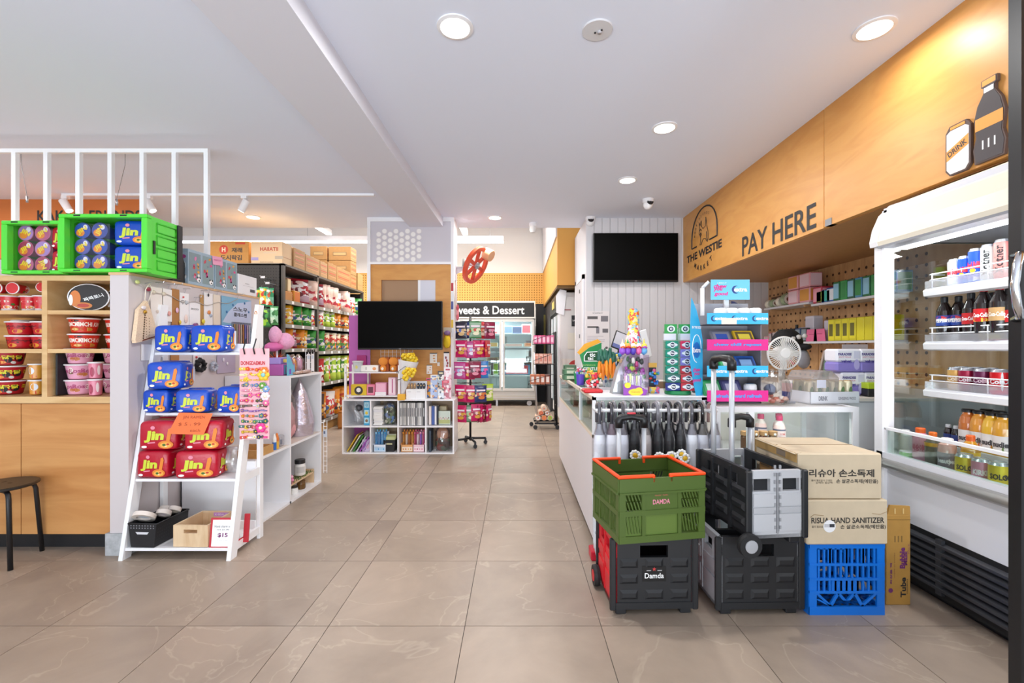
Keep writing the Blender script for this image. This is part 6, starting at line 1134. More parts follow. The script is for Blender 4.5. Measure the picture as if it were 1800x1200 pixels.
for i in range(14):
    y = 3.4+.1*i; pack('small_pack', '%s packet inside the glass counter, %s from the umbrella end' % (('brown', 'grey', 'pale green', 'red')[i % 4], ORD[i]), 'packet', (.57+.04*(i % 2), y, .672 if i % 3 else .80), .07, .085, (.1, .085, .11)[i % 3], ('9a5a44', '8a9098', 'b8c8a8', 'b03a34')[i % 4], ['d8cdb8'], 'w', 'packets inside the glass counter')
# second, lower showcase to the right
area_light('showcase_fill', (1.6, 2.72, .835), .75, 1.6, (1, .96, .9), 'RECTANGLE', (math.radians(25), 0, 0), .03)  # added fill light without a fixture, brightens the showcase interior
t = thing('glass_showcase', 'white framed glass showcase beside the umbrellas', 'showcase', (0, 0, 0)); D0, D1, E0, E1, ST = 1.17, 2.02, 2.64, 3.15, .875
for x in (D0, 1.37, D1-.035): m = MB(); m.box(x, x+.035, E0, E0+.03, .12, ST-.03, WHITE); ob('frame_post', m, t)
for x in (D0, D1-.03): m = MB(); m.box(x, x+.03, E1-.03, E1, .12, ST-.03, WHITE); ob('frame_post', m, t)
for a in ((D0, D1, E0, E0+.03), (D0, D1, E1-.03, E1), (D0, D0+.03, E0+.03, E1-.03), (D1-.03, D1, E0+.03, E1-.03)): m = MB(); m.box(*a, ST-.03, ST, WHITE); ob('frame_rail', m, t)
m = MB(); m.box(D0, D1, E0, E1, .06, .14, LAM); ob('base', m, t); m = MB(); m.box(D0+.03, D1-.03, E0+.03, E1-.03, ST-.008, ST-.001, glass('f8f6f2', .04, .06, .3)); ob('top_board', m, t)
m = MB(); m.box(D0+.03, D1-.03, E1-.012, E1-.004, .14, ST-.03, mt('ece8e2', .5)); ob('rear_panel', m, t); m = MB(); m.box(D0+.03, D1-.03, E0+.01, E0+.015, .14, ST-.03, glass('f4fafa', .04, .02)); ob('pane', m, t); m = MB(); m.box(D0+.03, D1-.03, E0+.03, E1-.02, .57, .578, mt('e6e6e8', .4)); ob('inner_shelf', m, t)
for i, (x, y) in enumerate(((1.60, 2.93), (1.68, 2.86), (1.73, 2.95))):
    t = thing('drink_bottle', 'clear bottle of pale pink drink with a raspberry cap, %s in the showcase' % ORD[i], 'bottle', (x, y, .579), 0, 'pink drink bottles in the showcase'); m = MB(); m.lathe([(.034, 0), (.036, .01), (.036, .13), (.03, .155), (.016, .175), (.016, .185)], [mt('6a6d86', .3), mt('6a6d86', .3), mt('ecccc8', .2), mt('e6dcd8', .15), mt('e6dcd8', .15)], n=18); ob('bottle', m, t); m = MB(); m.lathe([(.02, .183), (.02, .212), (.018, .214)], mt('b8265a', .35), n=16); ob('cap', m, t); m = MB(); wpatch(m, mt('efd8d6', .5), lambda z: .0362, -.035, .035, .05, .12); wtext(m, 'YOMI', mt('d86a6a'), lambda z: .0366, .1, .012, .035); wtext(m, 'peach', mt('d86a6a'), lambda z: .0366, .08, .01, .035); ob('label', m, t)
for i in range(4):
    t = thing('spice_jar', 'small brown grain jar with a kraft lid, %s along the showcase shelf' % ORD[i], 'jar', (1.43+.058*i, 2.80, .579), 0, 'grain jars in the showcase'); m = MB(); m.lathe([(.024, 0), (.025, .005), (.025, .09), (.02, .1)], mt(('6a4a34', '8a6a4a', '7a4a3a', '9a7a5a')[i], .2), n=14); ob('jar', m, t); m = MB(); m.lathe([(.026, .1), (.026, .125), (.022, .127)], mt('b98f62', .5), n=14); ob('lid', m, t); m = MB(); m.sq((.0, -.026, .108), (.008, .004, .008), 1, WHITE, 10, 6); ob('sticker', m, t)
t = thing('storage_counter', 'white cupboard against the pegboard wall behind the showcase', 'cabinet', (0, 0, 0)); m = MB(); m.box(2.06, 3.16, 2.9, 3.6, .05, .88, mt('d5d5da', .45)); m.box(2.45, 3.16, 3.6, 5.6, .05, .88, mt('d5d5da', .45)); ob('body', m, t); m = MB(); m.box(2.05, 3.165, 2.88, 3.6, .88, .90, mt('ddd2c8', .4)); m.box(2.44, 3.165, 3.6, 5.6, .88, .90, mt('ddd2c8', .4)); ob('worktop', m, t)
m = MB(); m.box(2.07, 2.5, 2.892, 2.9, .1, .56, mt('dadadf', .45)); m.box(2.07, 2.5, 2.892, 2.9, .57, .87, mt('dadadf', .45)); ob('door', m, t)

# ------------------------------------------------------------------ umbrellas
rl = thing('umbrella_rail', 'white rail along the counter front that the umbrellas hang from', 'rail', (0, 0, 0)); m = MB(); m.cyl((.46, 2.595, .862), (1.165, 2.595, .862), .01, WHITE, 10); ob('rail', m, rl); m = MB(); m.cyl((.46, 2.65, .862), (1.165, 2.65, .862), .01, WHITE, 10); ob('rail', m, rl)
for x in (.48, .8, 1.13): m = MB(); m.box(x-.01, x+.01, 2.595, 2.755, .846, .856, WHITE); ob('bracket', m, rl)
PL = glass('fbfbfd', .015, .16)
def umbrella(handle, upper, lower, daisy, x, label, y=2.60, ln=.70, fat=.034):
    t = thing('umbrella', label, 'umbrella', (x, y, .862), 0, 'wrapped umbrellas on the counter rail'); hm = mt(handle, .2, coat=.5); m = MB(); pts = [(0, .05, -.07), (0, .05, -.02)]+[(0, .05*math.cos(PI*k/8), .024+.0*k+.03*math.sin(PI*k/8)-.03) for k in range(9)]
    pts = [(0, .045, -.075), (0, .045, -.01)]+[(0, .045*math.cos(PI*k/8), .012+.03*math.sin(PI*k/8)) for k in range(1, 8)]+[(0, -.045, -.01), (0, -.04, -.09)]
    pts = [(p[0], p[1], p[2]) for p in pts]; m.tube(pts, .0095, hm, 8); ob('handle', m, t)
    m = MB(); mU, mL = mt(upper, .4, bump=.6, bs=60), mt(lower, .55, bump=.6, bs=60); n = 10; prof = [(.014, -.07), (.018, -.10), (fat*.85, -.13), (fat, -.18), (fat, -.48), (fat*.55, -ln), (.008, -ln-.03)]
    mats = [mU, mU, mL, mL, mL, mL]
    for i in range(len(prof)-1):
        (r0, z0), (r1, z1) = prof[i], prof[i+1]; vv = []
        for r, z in ((r0, z0), (r1, z1)):
            for k in range(n): rr = r*(1+.22*math.cos(5*2*PI*k/n+z*9)); vv.append((rr*math.cos(2*PI*k/n), -.04+rr*math.sin(2*PI*k/n), z))
        m.add(vv, [(k, (k+1) % n, n+(k+1) % n, n+k) for k in range(n)], mats[i], True)
    m.cyl((0, -.04, -ln-.03), (0, -.04, -ln-.055), .004, BLACK, 6); ob('canopy', m, t)
    if daisy:
        m = MB(); rd = random.Random(int(x*1000))
        for q in range(2):
            cx_, cz_ = rd.uniform(-.012, .012), -.245+rd.uniform(-.012, .012); y0 = -.04-fat*1.23-.003*q
            for a in range(9): m.sq((cx_+.022*math.cos(a*.698), y0, cz_+.022*math.sin(a*.698)), (.0095, .003, .0095), 1, WHT, 6, 4)
            m.sq((cx_, y0-.003, cz_), (.014, .003, .014), 1, mt('eab825', .5), 8, 4)
        ob('print', m, t)
    m = MB(); m.lathe([(.02, -.06), (.024, -.10), (fat*1.25, -.16), (fat*1.24, -.48), (.02, -ln-.02)], PL, (0, -.04, 0), 9, cap=False); ob('plastic_sleeve', m, t)
    return t
UM = [('55555c', '8a8a92', 'e6e8ee', 0, 'grey handled umbrella with a pale canopy'), ('77777e', '9a98a0', 'dfe2ea', 0, 'silver grey umbrella with a pale canopy'), ('3c3a40', '6a5a62', 'e9e9ee', 0, 'charcoal handled white umbrella'), ('6a6a70', '8c8a90', 'eceef2', 0, 'grey handled umbrella with a yellow leaf mark'), ('4a484e', '5a565c', 'd8dae2', 0, 'dark handled speckled white umbrella'),
      ('8a8990', '1b1a1e', '0d0c0f', 1, 'silver handled black umbrella with daisies'), ('6f6d74', '1b1a1e', '0d0c0f', 1, 'grey handled black umbrella with daisies'), ('1c1a1d', '1b1a1e', '0d0c0f', 1, 'black umbrella with daisies'), ('1a181b', '6a625e', 'b5aca8', 0, 'black handled taupe umbrella'), ('5c5a60', '1b1a1e', '0d0c0f', 1, 'black umbrella with a smoky handle and daisies'), ('77757c', '1b1a1e', '0d0c0f', 1, 'black umbrella with a clear grey handle and daisies'),
      ('9a989e', '1b1a1e', '0d0c0f', 1, 'black umbrella with a light grey handle and daisies'), ('66646a', '1b1a1e', '0d0c0f', 1, 'black umbrella with a mid grey handle and daisies'), ('151417', '1b1a1e', '0d0c0f', 1, 'jet black umbrella with daisies beside the gap'), ('3f3d42', '1b1a1e', '0d0c0f', 1, 'black umbrella with a dark grey handle and daisies'), ('a5a3a8', '8f8d94', 'e8e4e6', 0, 'pale umbrella with tiny coloured dots'), ('55535a', '76747a', 'eef0f4', 0, 'clear white umbrella with a grey handle'), ('201e22', '4a484c', 'e2e4ea', 0, 'white umbrella with a black handle'), ('19171a', '57534f', 'd9dbe2', 0, 'pale umbrella with a thick black handle'), ('8f8a84', '6f6a66', 'cfd2da', 0, 'grey umbrella with a beige handle'), ('c9a39c', '8c888c', 'd5d8e0', 1, 'grey umbrella with a pinkish handle at the rail end')]
for i, (h_, u_, l_, dz, lb) in enumerate(UM): umbrella(h_, u_, l_, dz, .478+.0325*i+R.uniform(-.004, .004), lb+', %s along the rail' % ORD[i], y=2.595+.055*(i % 2), ln=.70+R.uniform(-.03, .02), fat=.034)
for i, (x, y) in enumerate(((.452, 2.55), (.455, 2.52))):
    pass
t = thing('umbrella_stand', 'red foot of the umbrella stand at the counter corner on the floor', 'stand', (.462, 2.62, 0)); m = MB(); m.box(-.03, .05, -.05, .05, 0, .055, mt('c8102f', .4), .006); ob('foot', m, t); m = MB(); m.cyl((-.0, 0, .055), (-.0, 0, .64), .01, WHITE, 8); ob('pole', m, t)
for i, (x, c, lb) in enumerate(((.485, 'dfe3ea', 'long clear umbrella with white blossoms standing at the counter corner'),)):
    t = thing('long_umbrella', lb, 'umbrella', (x-.02, 2.545, .0)); m = MB(); m.lathe([(.006, .02), (.028, .12), (.034, .4), (.03, .6), (.012, .66)], mt(c, .25, bump=.7, bs=70), n=10); ob('canopy', m, t); m = MB()
    for k in range(14): m.sq((R.uniform(-.02, .02), -.034, .12+.035*k), (.009, .003, .011), 1, mt(R.choice(['f6f6f4', 'eef0f0', 'e2d88a', 'b8bcc4']), .5), 7, 4)
    m.text('6', INK, (.012, -.038, .52), X_, Z_, h=.03); ob('print', m, t)

# ------------------------------------------------------------------ things on the counter
TG2 = 'sweets on the counter'
def cw(px, d): return (px-907)*d/F
def lolly(m, x, y, z, s, cs):
    for k, c in enumerate(cs): m.sq((x+R.uniform(-1, 1)*s*.5, y+R.uniform(-.5, .5)*s, z+R.uniform(-.6, .9)*s), (s*R.uniform(.4, .8), s*.5, s*R.uniform(.4, .9)), R.choice([.6, 1]), mt(c, .3), 9, 6, .1, k)
t = thing('mint_display', 'green and yellow leaf shaped mint display card reading tic tac', 'display', (cw(1036, 3.7), 3.7, CT)); GRN = mt('1f8a4a', .5); m = MB(); m.prism([(-.12, .0), (.10, 0), (.10, .34), (.0, .30), (-.08, .24), (-.05, .14), (-.13, .10)], 0, .006, GRN); m.prism([(-.08, .24), (.0, .30), (.1, .345), (.07, .37), (-.04, .33), (-.1, .26)], .008, .012, mt('e8a72c', .5)); m.box(-.1, .1, .0, .05, 0, .02, GRN); ob('card', m, t)
m = MB(); m.prism([(-.045, .185), (.075, .185), (.085, .27), (-.02, .265), (-.045, .23)], -.001, 0, WHT); m.prism([(-.038, .192), (.069, .192), (.078, .263), (-.018, .258), (-.038, .228)], -.0015, -.001, mt('15502c', .5)); m.text('tic', WHT, (.025, -.002, .24), X_, Z_, h=.032, bold=.03); m.text('tac', WHT, (.01, -.002, .21), X_, Z_, h=.026, bold=.03); m.text('EXPERIENCE', mt('b8e08a'), (.0, -.001, .155), X_, Z_, .1, .012); m.text('GENTLE', WHT, (.01, -.001, .125), X_, Z_, .12, .026, bold=.02); m.text('FRESHNESS', WHT, (.0, -.001, .085), X_, Z_, .15, .026, bold=.02); ob('lettering', m, t)
for i in range(2): pack('tin_box', 'dark green tin with pale print, %s of two at the end of the counter' % ('lower', 'upper')[i], 'tin', (cw(1004, 4.2), 4.2, CT+.05*i), .16, .12, .048, '3f6a4a', ['58805e', 'c8d0b8'], 'y', 'green tins')
pack('green_carton', 'olive and white printed carton next to the green tins', 'carton', (cw(1001, 4.45), 4.45, CT), .12, .12, .13, '4a6a50', ['6a8a6a', 'd8dcc8'], 'y')
t = thing('candy_cup', 'purple cup full of small lollies on the counter', 'cup', (cw(1020, 3.6), 3.6, CT)); m = MB(); m.lathe([(.028, 0), (.034, .085)], mt('5f44c0', .4), n=16); ob('cup', m, t); m = MB(); 
for k in range(9): lolly(m, R.uniform(-.03, .03), R.uniform(-.02, .02), .1+R.uniform(0, .03), .014, ['e8e2ea', 'd84a6a', '7a8ae0'])
ob('lolly', m, t)
t = thing('sweet_basket', 'shallow tray heaped with orange and red wrapped sweets', 'sweets', (cw(1044, 3.55), 3.5, CT)); m = MB(); m.box(-.07, .06, -.05, .06, 0, .03, mt('e2dcd4', .5), .006); ob('tray', m, t); m = MB()
for k in range(22): lolly(m, R.uniform(-.06, .05), R.uniform(-.04, .04), .05+R.uniform(0, .07), .018, [R.choice(['d8452f', 'e8902f', 'f0d24a', 'eee6de', 'a8b85a'])])
ob('sweet', m, t)
t = thing('spiral_pot', 'small black and white striped pot behind the red lolly tray', 'pot', (cw(1045, 3.3), 3.3, CT)); m = MB(); m.lathe([(.025, 0), (.032, .02), (.034, .035), (.03, .05), (.02, .062)], [mt('1f1f22'), mt('d8d6da'), mt('1f1f22'), mt('a8a6aa')], n=14); ob('pot', m, t); m = MB(); m.lathe([(.02, .062), (.016, .075), (0, .078)], mt('77757a', .4), n=14); ob('lid', m, t)
t = thing('lolly_tray', 'red tray of red and white lollies at the counter edge', 'sweets', (cw(1043, 3.0), 2.98, CT+.004)); m = MB(); m.box(-.075, .05, -.06, .06, 0, .022, mt('c8141f', .35), .006); ob('tray', m, t); m = MB()
for k in range(16): lolly(m, R.uniform(-.05, .045), R.uniform(-.04, .04), .035+R.uniform(0, .04), .015, [R.choice(['e8dfe0', 'd8243a', 'f0ece8'])])
lolly(m, .0, .0, .1, .024, ['d0223a', 'e8a23a', 'b81a5a', 'e05a2a']); lolly(m, .04, .02, .1, .02, ['e8902f', 'c81f2f']); ob('sweet', m, t)
t = thing('carrot_stand', 'stand of orange carrot shaped sweets with dark green tops', 'sweets', (cw(1063, 3.15), 3.15, CT)); m = MB(); m.box(-.035, .05, -.02, .05, 0, .02, GREY); m.cyl((0, .03, 0), (0, .03, .24), .006, GREY, 8); ob('stand', m, t)
for k in range(9):
    m = MB(); x, z = -.04+.013*k, .15+.02*math.sin(k*2.3); m.sq((x, -.01+.012*(k % 2), z), (.013, .012, .06), 1, mt(('e88a1f', 'f09a2a', 'd9781a')[k % 3], .4), 9, 7); m.sq((x, 0, z+.085), (.016, .014, .04), .8, mt(('1f5a4a', '2a6a52')[k % 2], .4), 8, 6, .15, k); ob('carrot_sweet', m, t)
t = thing('brochure_holder', 'tall slanted clear holder with grey green cards lettered game', 'display', (cw(1085, 2.95), 2.92, CT)); m = MB(); m.prism([(-.05, 0), (.06, 0), (.06, .26), (.05, .27), (-.01, .16)], -.05, .04, glass('bfd0cc', .14, .08, .35)); ob('holder', m, t); m = MB(); m.prism([(.0, .17), (.05, .27), (.09, .30), (.02, .22)], -.02, .03, mt('d8bd7a', .5)); m.prism([(-.045, .005), (.055, .005), (.055, .2), (-.005, .15)], -.03, .03, mt('7f9794', .5)); ob('card', m, t); m = MB(); m.text('GAME', mt('e3f0dc', .5), (.04, -.052, .09), Z_, -X_, .12, .034, bold=.03); ob('lettering', m, t)
t = thing('candy_dispenser', 'clear box of purple and green lollies with a purple front lip and yellow badge', 'sweets', (cw(1112, 2.86), 2.85, CT+.004)); m = MB(); m.box(-.075, .085, -.06, .07, 0, .25, glass('f6eefa', .03, .05)); ob('box', m, t)
m = MB(); PUR = mt('8a2fa8', .35); pts = [(-.076, 0), (.07, 0), (.07, .04)]+[(.07-.146*k/8, .075-.02*math.sin(PI*k/8)+.0*k) for k in range(9)]; m.prism([(-.076, 0), (.06, 0), (.075, .03), (.03, .055), (-.02, .065), (-.076, .07)], -.064, -.058, PUR); m.disc((0, -.066, .02), .046, .022, mt('f2cf2a', .4), 18); m.disc((.02, -.0655, .032), .022, .018, mt('f2cf2a', .4), 14); m.text('Candy', mt('b8862a'), (0, -.067, .02), X_, Z_, .055, .014); m.disc((-.05, -.0655, .062), .02, .018, mt('e9e02a', .4), 12); ob('front_lip', m, t)
for k in range(44):
    m = MB(); lolly(m, R.uniform(-.055, .065), R.uniform(-.045, .04), R.uniform(.07, .235), .022, [R.choice(['a02f9a', '7a2a8a', 'b8d83a', '3f7a3a', 'e0e8d0', 'c83a7a', '2a3a2a'])]); ob('lolly', m, t)
for k in range(8): m = MB(); m.cyl((-.055+.013*k, -.05, .06), (-.055+.013*k, -.05, .12), .005, mt(('f0eaf0', '8a3aa8', 'c8d84a')[k % 3], .4), 7); ob('stick', m, t)
for i in range(5):
    t = thing('unicorn_lolly', '%s novelty lolly with a pointed tip, %s in the row above the candy box' % (('purple', 'violet', 'indigo', 'pink', 'light blue')[i], ORD[i]), 'sweets', (cw(1094+9.5*i, 2.85), 2.85, CT+.256), 0, 'novelty lollies'); c = ('9a5ad0', '8a4ac8', '5a48b8', 'e86aa8', '6ab0e8')[i]
    m = MB(); m.sq((0, 0, .025), (.02, .018, .026), .9, mt(c, .35), 12, 8, .06, i); ob('body', m, t); m = MB(); m.sq((0, -.006, .055), (.018, .016, .018), 1, mt(('f2e8ee', 'e8a23a', 'f2e8ee', 'f4ece8', 'f0d24a')[i], .4), 10, 7); m.tube([(-.012, -.012, .045), (0, -.02, .052), (.014, -.012, .042)], .006, mt(('e8622a', 'd8242f', 'e8a82a', 'd8244a', 'b84ad0')[i], .4), 6); m.lathe([(.009, .065), (.0, .105)], mt(('f0d8c8', '3aa85a', 'e8502a', '5ab8c8', 'e8d24a')[i], .4), n=10); ob('head', m, t)
t = thing('lolly_tower', 'tall column of patterned yellow and pink lolly tubes rising behind the novelty lollies', 'sweets', (cw(1110, 3.05), 3.0, CT)); m = MB(); m.box(-.035, .035, -.03, .03, 0, .3, mt('cfc8d8', .4)); m.lathe([(.075, .26), (.06, .33), (.042, .40), (.036, .45)], busy(['f0c8d0', '6ab0d8', 'f2ece8', 'e8d24a', 'd84a6a'], 60), n=14); ob('lower_tube', m, t); m = MB(); m.lathe([(.038, .45), (.038, .545), (.026, .55), (.026, .56)], busy(['f0d03a', 'f6e28a', 'e8503a', '8ab8d8', 'f0c02a'], 60), n=14); ob('upper_tube', m, t)
t = thing('blue_lolly_tub', 'tub of blue and yellow wrapped lollies behind the carrot sweets', 'sweets', (cw(1077, 3.2), 3.24, CT)); m = MB(); m.lathe([(.06, 0), (.075, .16)], glass('e8f0f4', .1, .05), n=18); ob('tub', m, t); m = MB()
for k in range(40): lolly(m, R.uniform(-.06, .06), R.uniform(-.04, .04), .06+R.uniform(0, .19), .02, [R.choice(['2a8ac8', '3a6ab0', 'e8d23a', '8ac8a8', 'f0e8d8', '1f5a9a'])])
ob('lolly', m, t)
t = thing('candy_stand', 'narrow stand of blue and red novelty candies next to the purple candy box', 'sweets', (cw(1147, 2.95), 2.93, CT)); m = MB(); m.box(-.028, .03, -.03, .03, 0, .045, busy(['4a8ad8', 'e8c84a', '7ab8e8', 'd85a8a'], 40)); m.box(-.024, .024, .02, .03, .045, .2, mt('2a3038', .4)); m.box(-.028, .028, .018, .032, .17, .2, mt('e0b04a', .4)); ob('stand', m, t); m = MB()
for k in range(18): lolly(m, R.uniform(-.024, .028), R.uniform(-.03, .01), .06+R.uniform(0, .09), .014, [R.choice(['3a7ad8', '5ab0e8', 'd8303a', 'e8c02a', 'e86aa0', '3aa85a'])])
ob('candy', m, t)
pack('terminal', 'small brown and white card terminal on the counter', 'terminal', (cw(1158, 3.3), 3.3, CT), .09, .12, .06, 'd8cfc4', ['8a6a50'], 'y')
t = thing('tablet_till', 'black framed tablet till tilted on a stand', 'tablet', (cw(1090, 4.0), 4.0, CT)); m = MB(); m.M = Matrix.Translation((0, 0, .36)) @ Matrix.Rotation(.38, 4, 'Y') @ Matrix.Rotation(-.3, 4, 'X'); m.box(-.062, .075, 0, .012, -.085, .085, BLACK, .004); ob('frame', m, t); m = MB(); m.M = Matrix.Translation((0, 0, .36)) @ Matrix.Rotation(.38, 4, 'Y') @ Matrix.Rotation(-.3, 4, 'X'); m.box(-.053, .066, -.001, 0, -.04, .074, mt('b9b9c2', .25)); m.box(-.053, .066, -.001, 0, -.074, -.04, mt('5a66a0', .25)); ob('screen', m, t); m = MB(); m.tube([(0, .06, 0), (0, .06, .2), (0, .02, .33)], .015, BLACK, 8); m.box(-.08, .08, 0, .12, 0, .01, BLACK); ob('stand', m, t)
t = thing('tablet_till', 'white tablet seen from its rear, leaning the other way', 'tablet', (cw(1127, 4.0), 3.95, CT)); m = MB(); m.M = Matrix.Translation((0, 0, .33)) @ Matrix.Rotation(-.28, 4, 'Y') @ Matrix.Rotation(.15, 4, 'X'); m.box(-.06, .06, 0, .012, -.13, .12, WHITE, .004); ob('case', m, t); m = MB(); m.tube([(0, .04, 0), (0, .04, .18), (0, .015, .25)], .014, WHITE, 8); m.box(-.07, .07, 0, .1, 0, .01, WHITE); ob('stand', m, t)
pack('receipt_printer', 'white receipt printer behind the tills', 'printer', (cw(1070, 4.1), 4.15, CT), .14, .16, .12, 'e9e9ec', None); 
t = thing('poster', 'black and white notice sheet on the shiplap wall', 'poster', (1.025, 5.625, 1.18)); m = MB(); m.box(-.145, .145, -.003, 0, 0, .50, mt('e6dfe0', .6)); ob('sheet', m, t); m = MB(); DKG = mt('5a5658', .6)
m.text('SCARPAST', DKG, (.0, -.004, .475), X_, Z_, .13, .014); m.box(-.13, .0, -.004, -.003, .40, .435, DKG); m.box(.04, .13, -.004, -.003, .37, .44, mt('77737a')); m.box(-.13, .01, -.004, -.003, .29, .31, DKG); m.box(-.02, .02, -.004, -.003, .22, .3, mt('85818a')); m.box(.06, .13, -.004, -.003, .23, .28, mt('6a666c'))
for k in range(7): m.box(-.13, R.uniform(-.02, .1), -.004, -.003, .05+.022*k, .056+.022*k, mt('bdb4bc'))
m.disc((.11, -.004, .04), .018, .015, DKG, 12); m.text('NOTICE', DKG, (-.02, -.004, .025), X_, Z_, .1, .01); ob('print', m, t)
# mint pack tower
t = thing('tower_stand', 'green based clear stand holding two columns of mint packs', 'stand', (cw(1191, 2.86), 2.86, CT+.004)); m = MB(); m.lathe([(.078, 0), (.082, .01), (.078, .025)], mt('0f7a45', .4), n=26); ob('base', m, t); m = MB(); m.box(-.006, .006, -.03, .03, .025, .42, glass('eafaf0', .12, .04)); m.box(-.08, .085, .03, .034, .02, .40, glass('eafaf0', .12, .04)); ob('divider', m, t)
for k, x in enumerate((-.045, .045)): m = MB(); m.box(x-.04, x+.038, -.01, .0, .385, .445, mt('2f9a4a', .45)); m.disc((x, -.011, .415), .026, .022, mt('dfeee4', .5), 14); m.disc((x, -.0115, .415), .015, .015, mt('2a2f55', .5), 12); m.text('e', WHT, (x, -.012, .415), X_, Z_, h=.016); m.box(x-.045, x+.03, -.012, .0, .345, .385, mt('dcdce6', .4)); ob('topper', m, t)
MC_ = [['1f2f7a', '2a6a62', '0f8a72', '0f8a72', '0f8a72', '0f8a72'], ['c2303f', 'c2303f', 'b82a3a', '7a78c8', '7a78c8', 'd0305a']]
def mint(col):
    r = thing('mint_pack', 'x', 'mints'); m = MB(); m.box(-.04, .04, -.03, .0, 0, .05, mt(col, .3), .004); ob('tin', m, r); m = MB(); m.disc((0, -.0306, .025), .034, .013, mt('c8d8e0', .4), 16); m.disc((0, -.0311, .025), .019, .019, mt('e8eef2', .4), 16); m.disc((0, -.0316, .025), .014, .014, mt('2a3050', .4), 14); m.text('eclipse', WHT, (0, -.0322, .025), X_, Z_, .06, .012, bold=.03); ob('print', m, r); return Kind(r)
MK = {c: mint(c) for c in sorted({x for col in MC_ for x in col})}; MN = {'1f2f7a': 'navy', '2a6a62': 'grey teal', '0f8a72': 'green', 'c2303f': 'red', 'b82a3a': 'deep red', '7a78c8': 'lavender', 'd0305a': 'pink red'}
for k in range(2):
    for j, c in enumerate(MC_[k]): MK[c].put((cw(1191, 2.86)+(-.045, .047)[k], 2.86-.005-(.022 if j < 2 else 0), CT+.03+.0525*j), 0, '%s mint pack, %s from the bottom of the %s column' % (MN[c], ORD[j], ('umbrella side', 'blue stand side')[k]), 'mint packs in the counter tower', (1.12 if j < 2 else 1, 1, 1))
# extra gum stand
t = thing('gum_stand', 'sky blue and pink tiered chewing gum stand with a blue header sign', 'display', (cw(1286, 2.8), 2.80, ST)); SKY, MGT = mt('3cb8e6', .4), mt('e2268f', .4); GS_ = mt('8f8d96', .5); w = .37
m = MB(); m.box(-w/2, w/2, .16, .17, 0, .64, mt('a7a5ad', .5)); m.box(-w/2, w/2, 0, .17, 0, .01, GS_); m.box(w/2-.004, w/2, -.0, .17, 0, .55, mt('9a98a2', .5)); ob('carcass', m, t)
U1 = Vector((.913, .408, 0)); NW = Vector((.408, -.913, 0)); WB = Vector((-w/2-.002, -.015, 0))
m = MB(); P_ = [(0, 0), (0, .40), (-.022, .50), (-.05, .58), (-.076, .63), (-.09, .655), (-.098, .5), (-.098, .25), (-.07, .12), (-.035, 0)]
q = [WB+U1*a+Z_*b for a, b in P_]; m.poly(q, mt('35aee2', .4)); m.poly([v-NW*.005 for v in q][::-1], mt('35aee2', .4)); k = len(q)
m.add(q+[v-NW*.005 for v in q], [(e, (e+1) % k, k+(e+1) % k, k+e) for e in range(k)], mt('35aee2', .4)); ob('side_wing', m, t)
m = MB()
def wing(st, z, h, c, ww=None, sh=0): m.text(st, c, WB+U1*-.05+NW*.001+Z_*z, U1, Z_, ww, h, bold=.03, shear=sh)
wing('IN THE GO?', .475, .016, WHT, .075); m.tube([WB+U1*(-.05+.036*math.cos(a))+NW*.001+Z_*(.345+.085*math.sin(a)) for a in [2*PI*e/24 for e in range(19)]], .0025, WHT, 5); wing('Extra', .335, .03, WHT, .065)
q = [WB+U1*(-.05+.03*math.cos(2*PI*e/16))+NW*.0005+Z_*(.335+.05*math.sin(2*PI*e/16)) for e in range(16)]; m.poly(q, mt('1f6fc4', .4)); wing('chew', .215, .026, MGT, .06, .2); wing('you', .185, .024, MGT, .045, .2); wing('good', .148, .028, MGT, .065, .2); ob('wing_lettering', m, t)
TRZ = [(.035, MGT, 'refresh reward refresh', 0), (.185, SKY, 'extra', 1), (.345, MGT, 'chew chill repeat', 0), (.505, SKY, 'extra', 1)]
for z, cm, st, ex in TRZ:
    m = MB(); m.box(-w/2, w/2, -.075, .16, z-.012, z-.006, mt('77757e', .5)); m.box(-w/2, w/2, -.078, -.072, z-.012, z+.055, cm); ob('tray', m, t); m = MB()
    if ex:
        for k in range(3):
            x = -.115+.125*k; m.disc((x-.03, -.0787, z+.022), .018, .018, mt('1f3f8a', .4), 16); m.disc((x-.024, -.0792, z+.023), .014, .014, SKY, 14); m.text('extra', WHT, (x+.012, -.0797, z+.022), X_, Z_, .075, .019, bold=.04)
    else: m.text(st, mt('4a9ae8', .4), (.0, -.0787, z+.022), X_, Z_, .29, .022, bold=.04)
    ob('lettering', m, t)
m = MB(); m.box(-.10, -.008, -.081, -.079, .492, .53, mt('efe2d6', .6)); ob('note', m, t)
m = MB(); m.box(-.135, -.115, .13, .15, .56, .74, WHITE); m.box(.02, .045, .13, .15, .56, .74, WHITE); m.tube([(-.125, .14, .74), (-.09, .12, .78)], .01, WHITE, 6); ob('sign_post', m, t)
m = MB(); m.box(-.085, .165, .10, .106, .66, .79, mt('6cc8ee', .4)); ob('sign_panel', m, t); m = MB(); m.text('chew', MGT, (-.025, .099, .748), X_, Z_, .085, .026, bold=.04, shear=.2); m.text('you', MGT, (-.04, .099, .724), X_, Z_, .055, .026, bold=.04, shear=.2); m.text('good', MGT, (-.02, .099, .696), X_, Z_, .085, .03, bold=.04, shear=.2); m.text('A BREAK AT', WHT, (-.015, .099, .768), X_, Z_, .06, .007)
m.disc((.075, .099, .725), .026, .026, mt('1f3f8a', .4), 18); m.disc((.084, .0985, .726), .021, .021, mt('6cc8ee', .4), 16); m.text('extra', WHT, (.105, .098, .725), X_, Z_, .085, .026, bold=.04); ob('sign_lettering', m, t)
gx = cw(1286, 2.8)
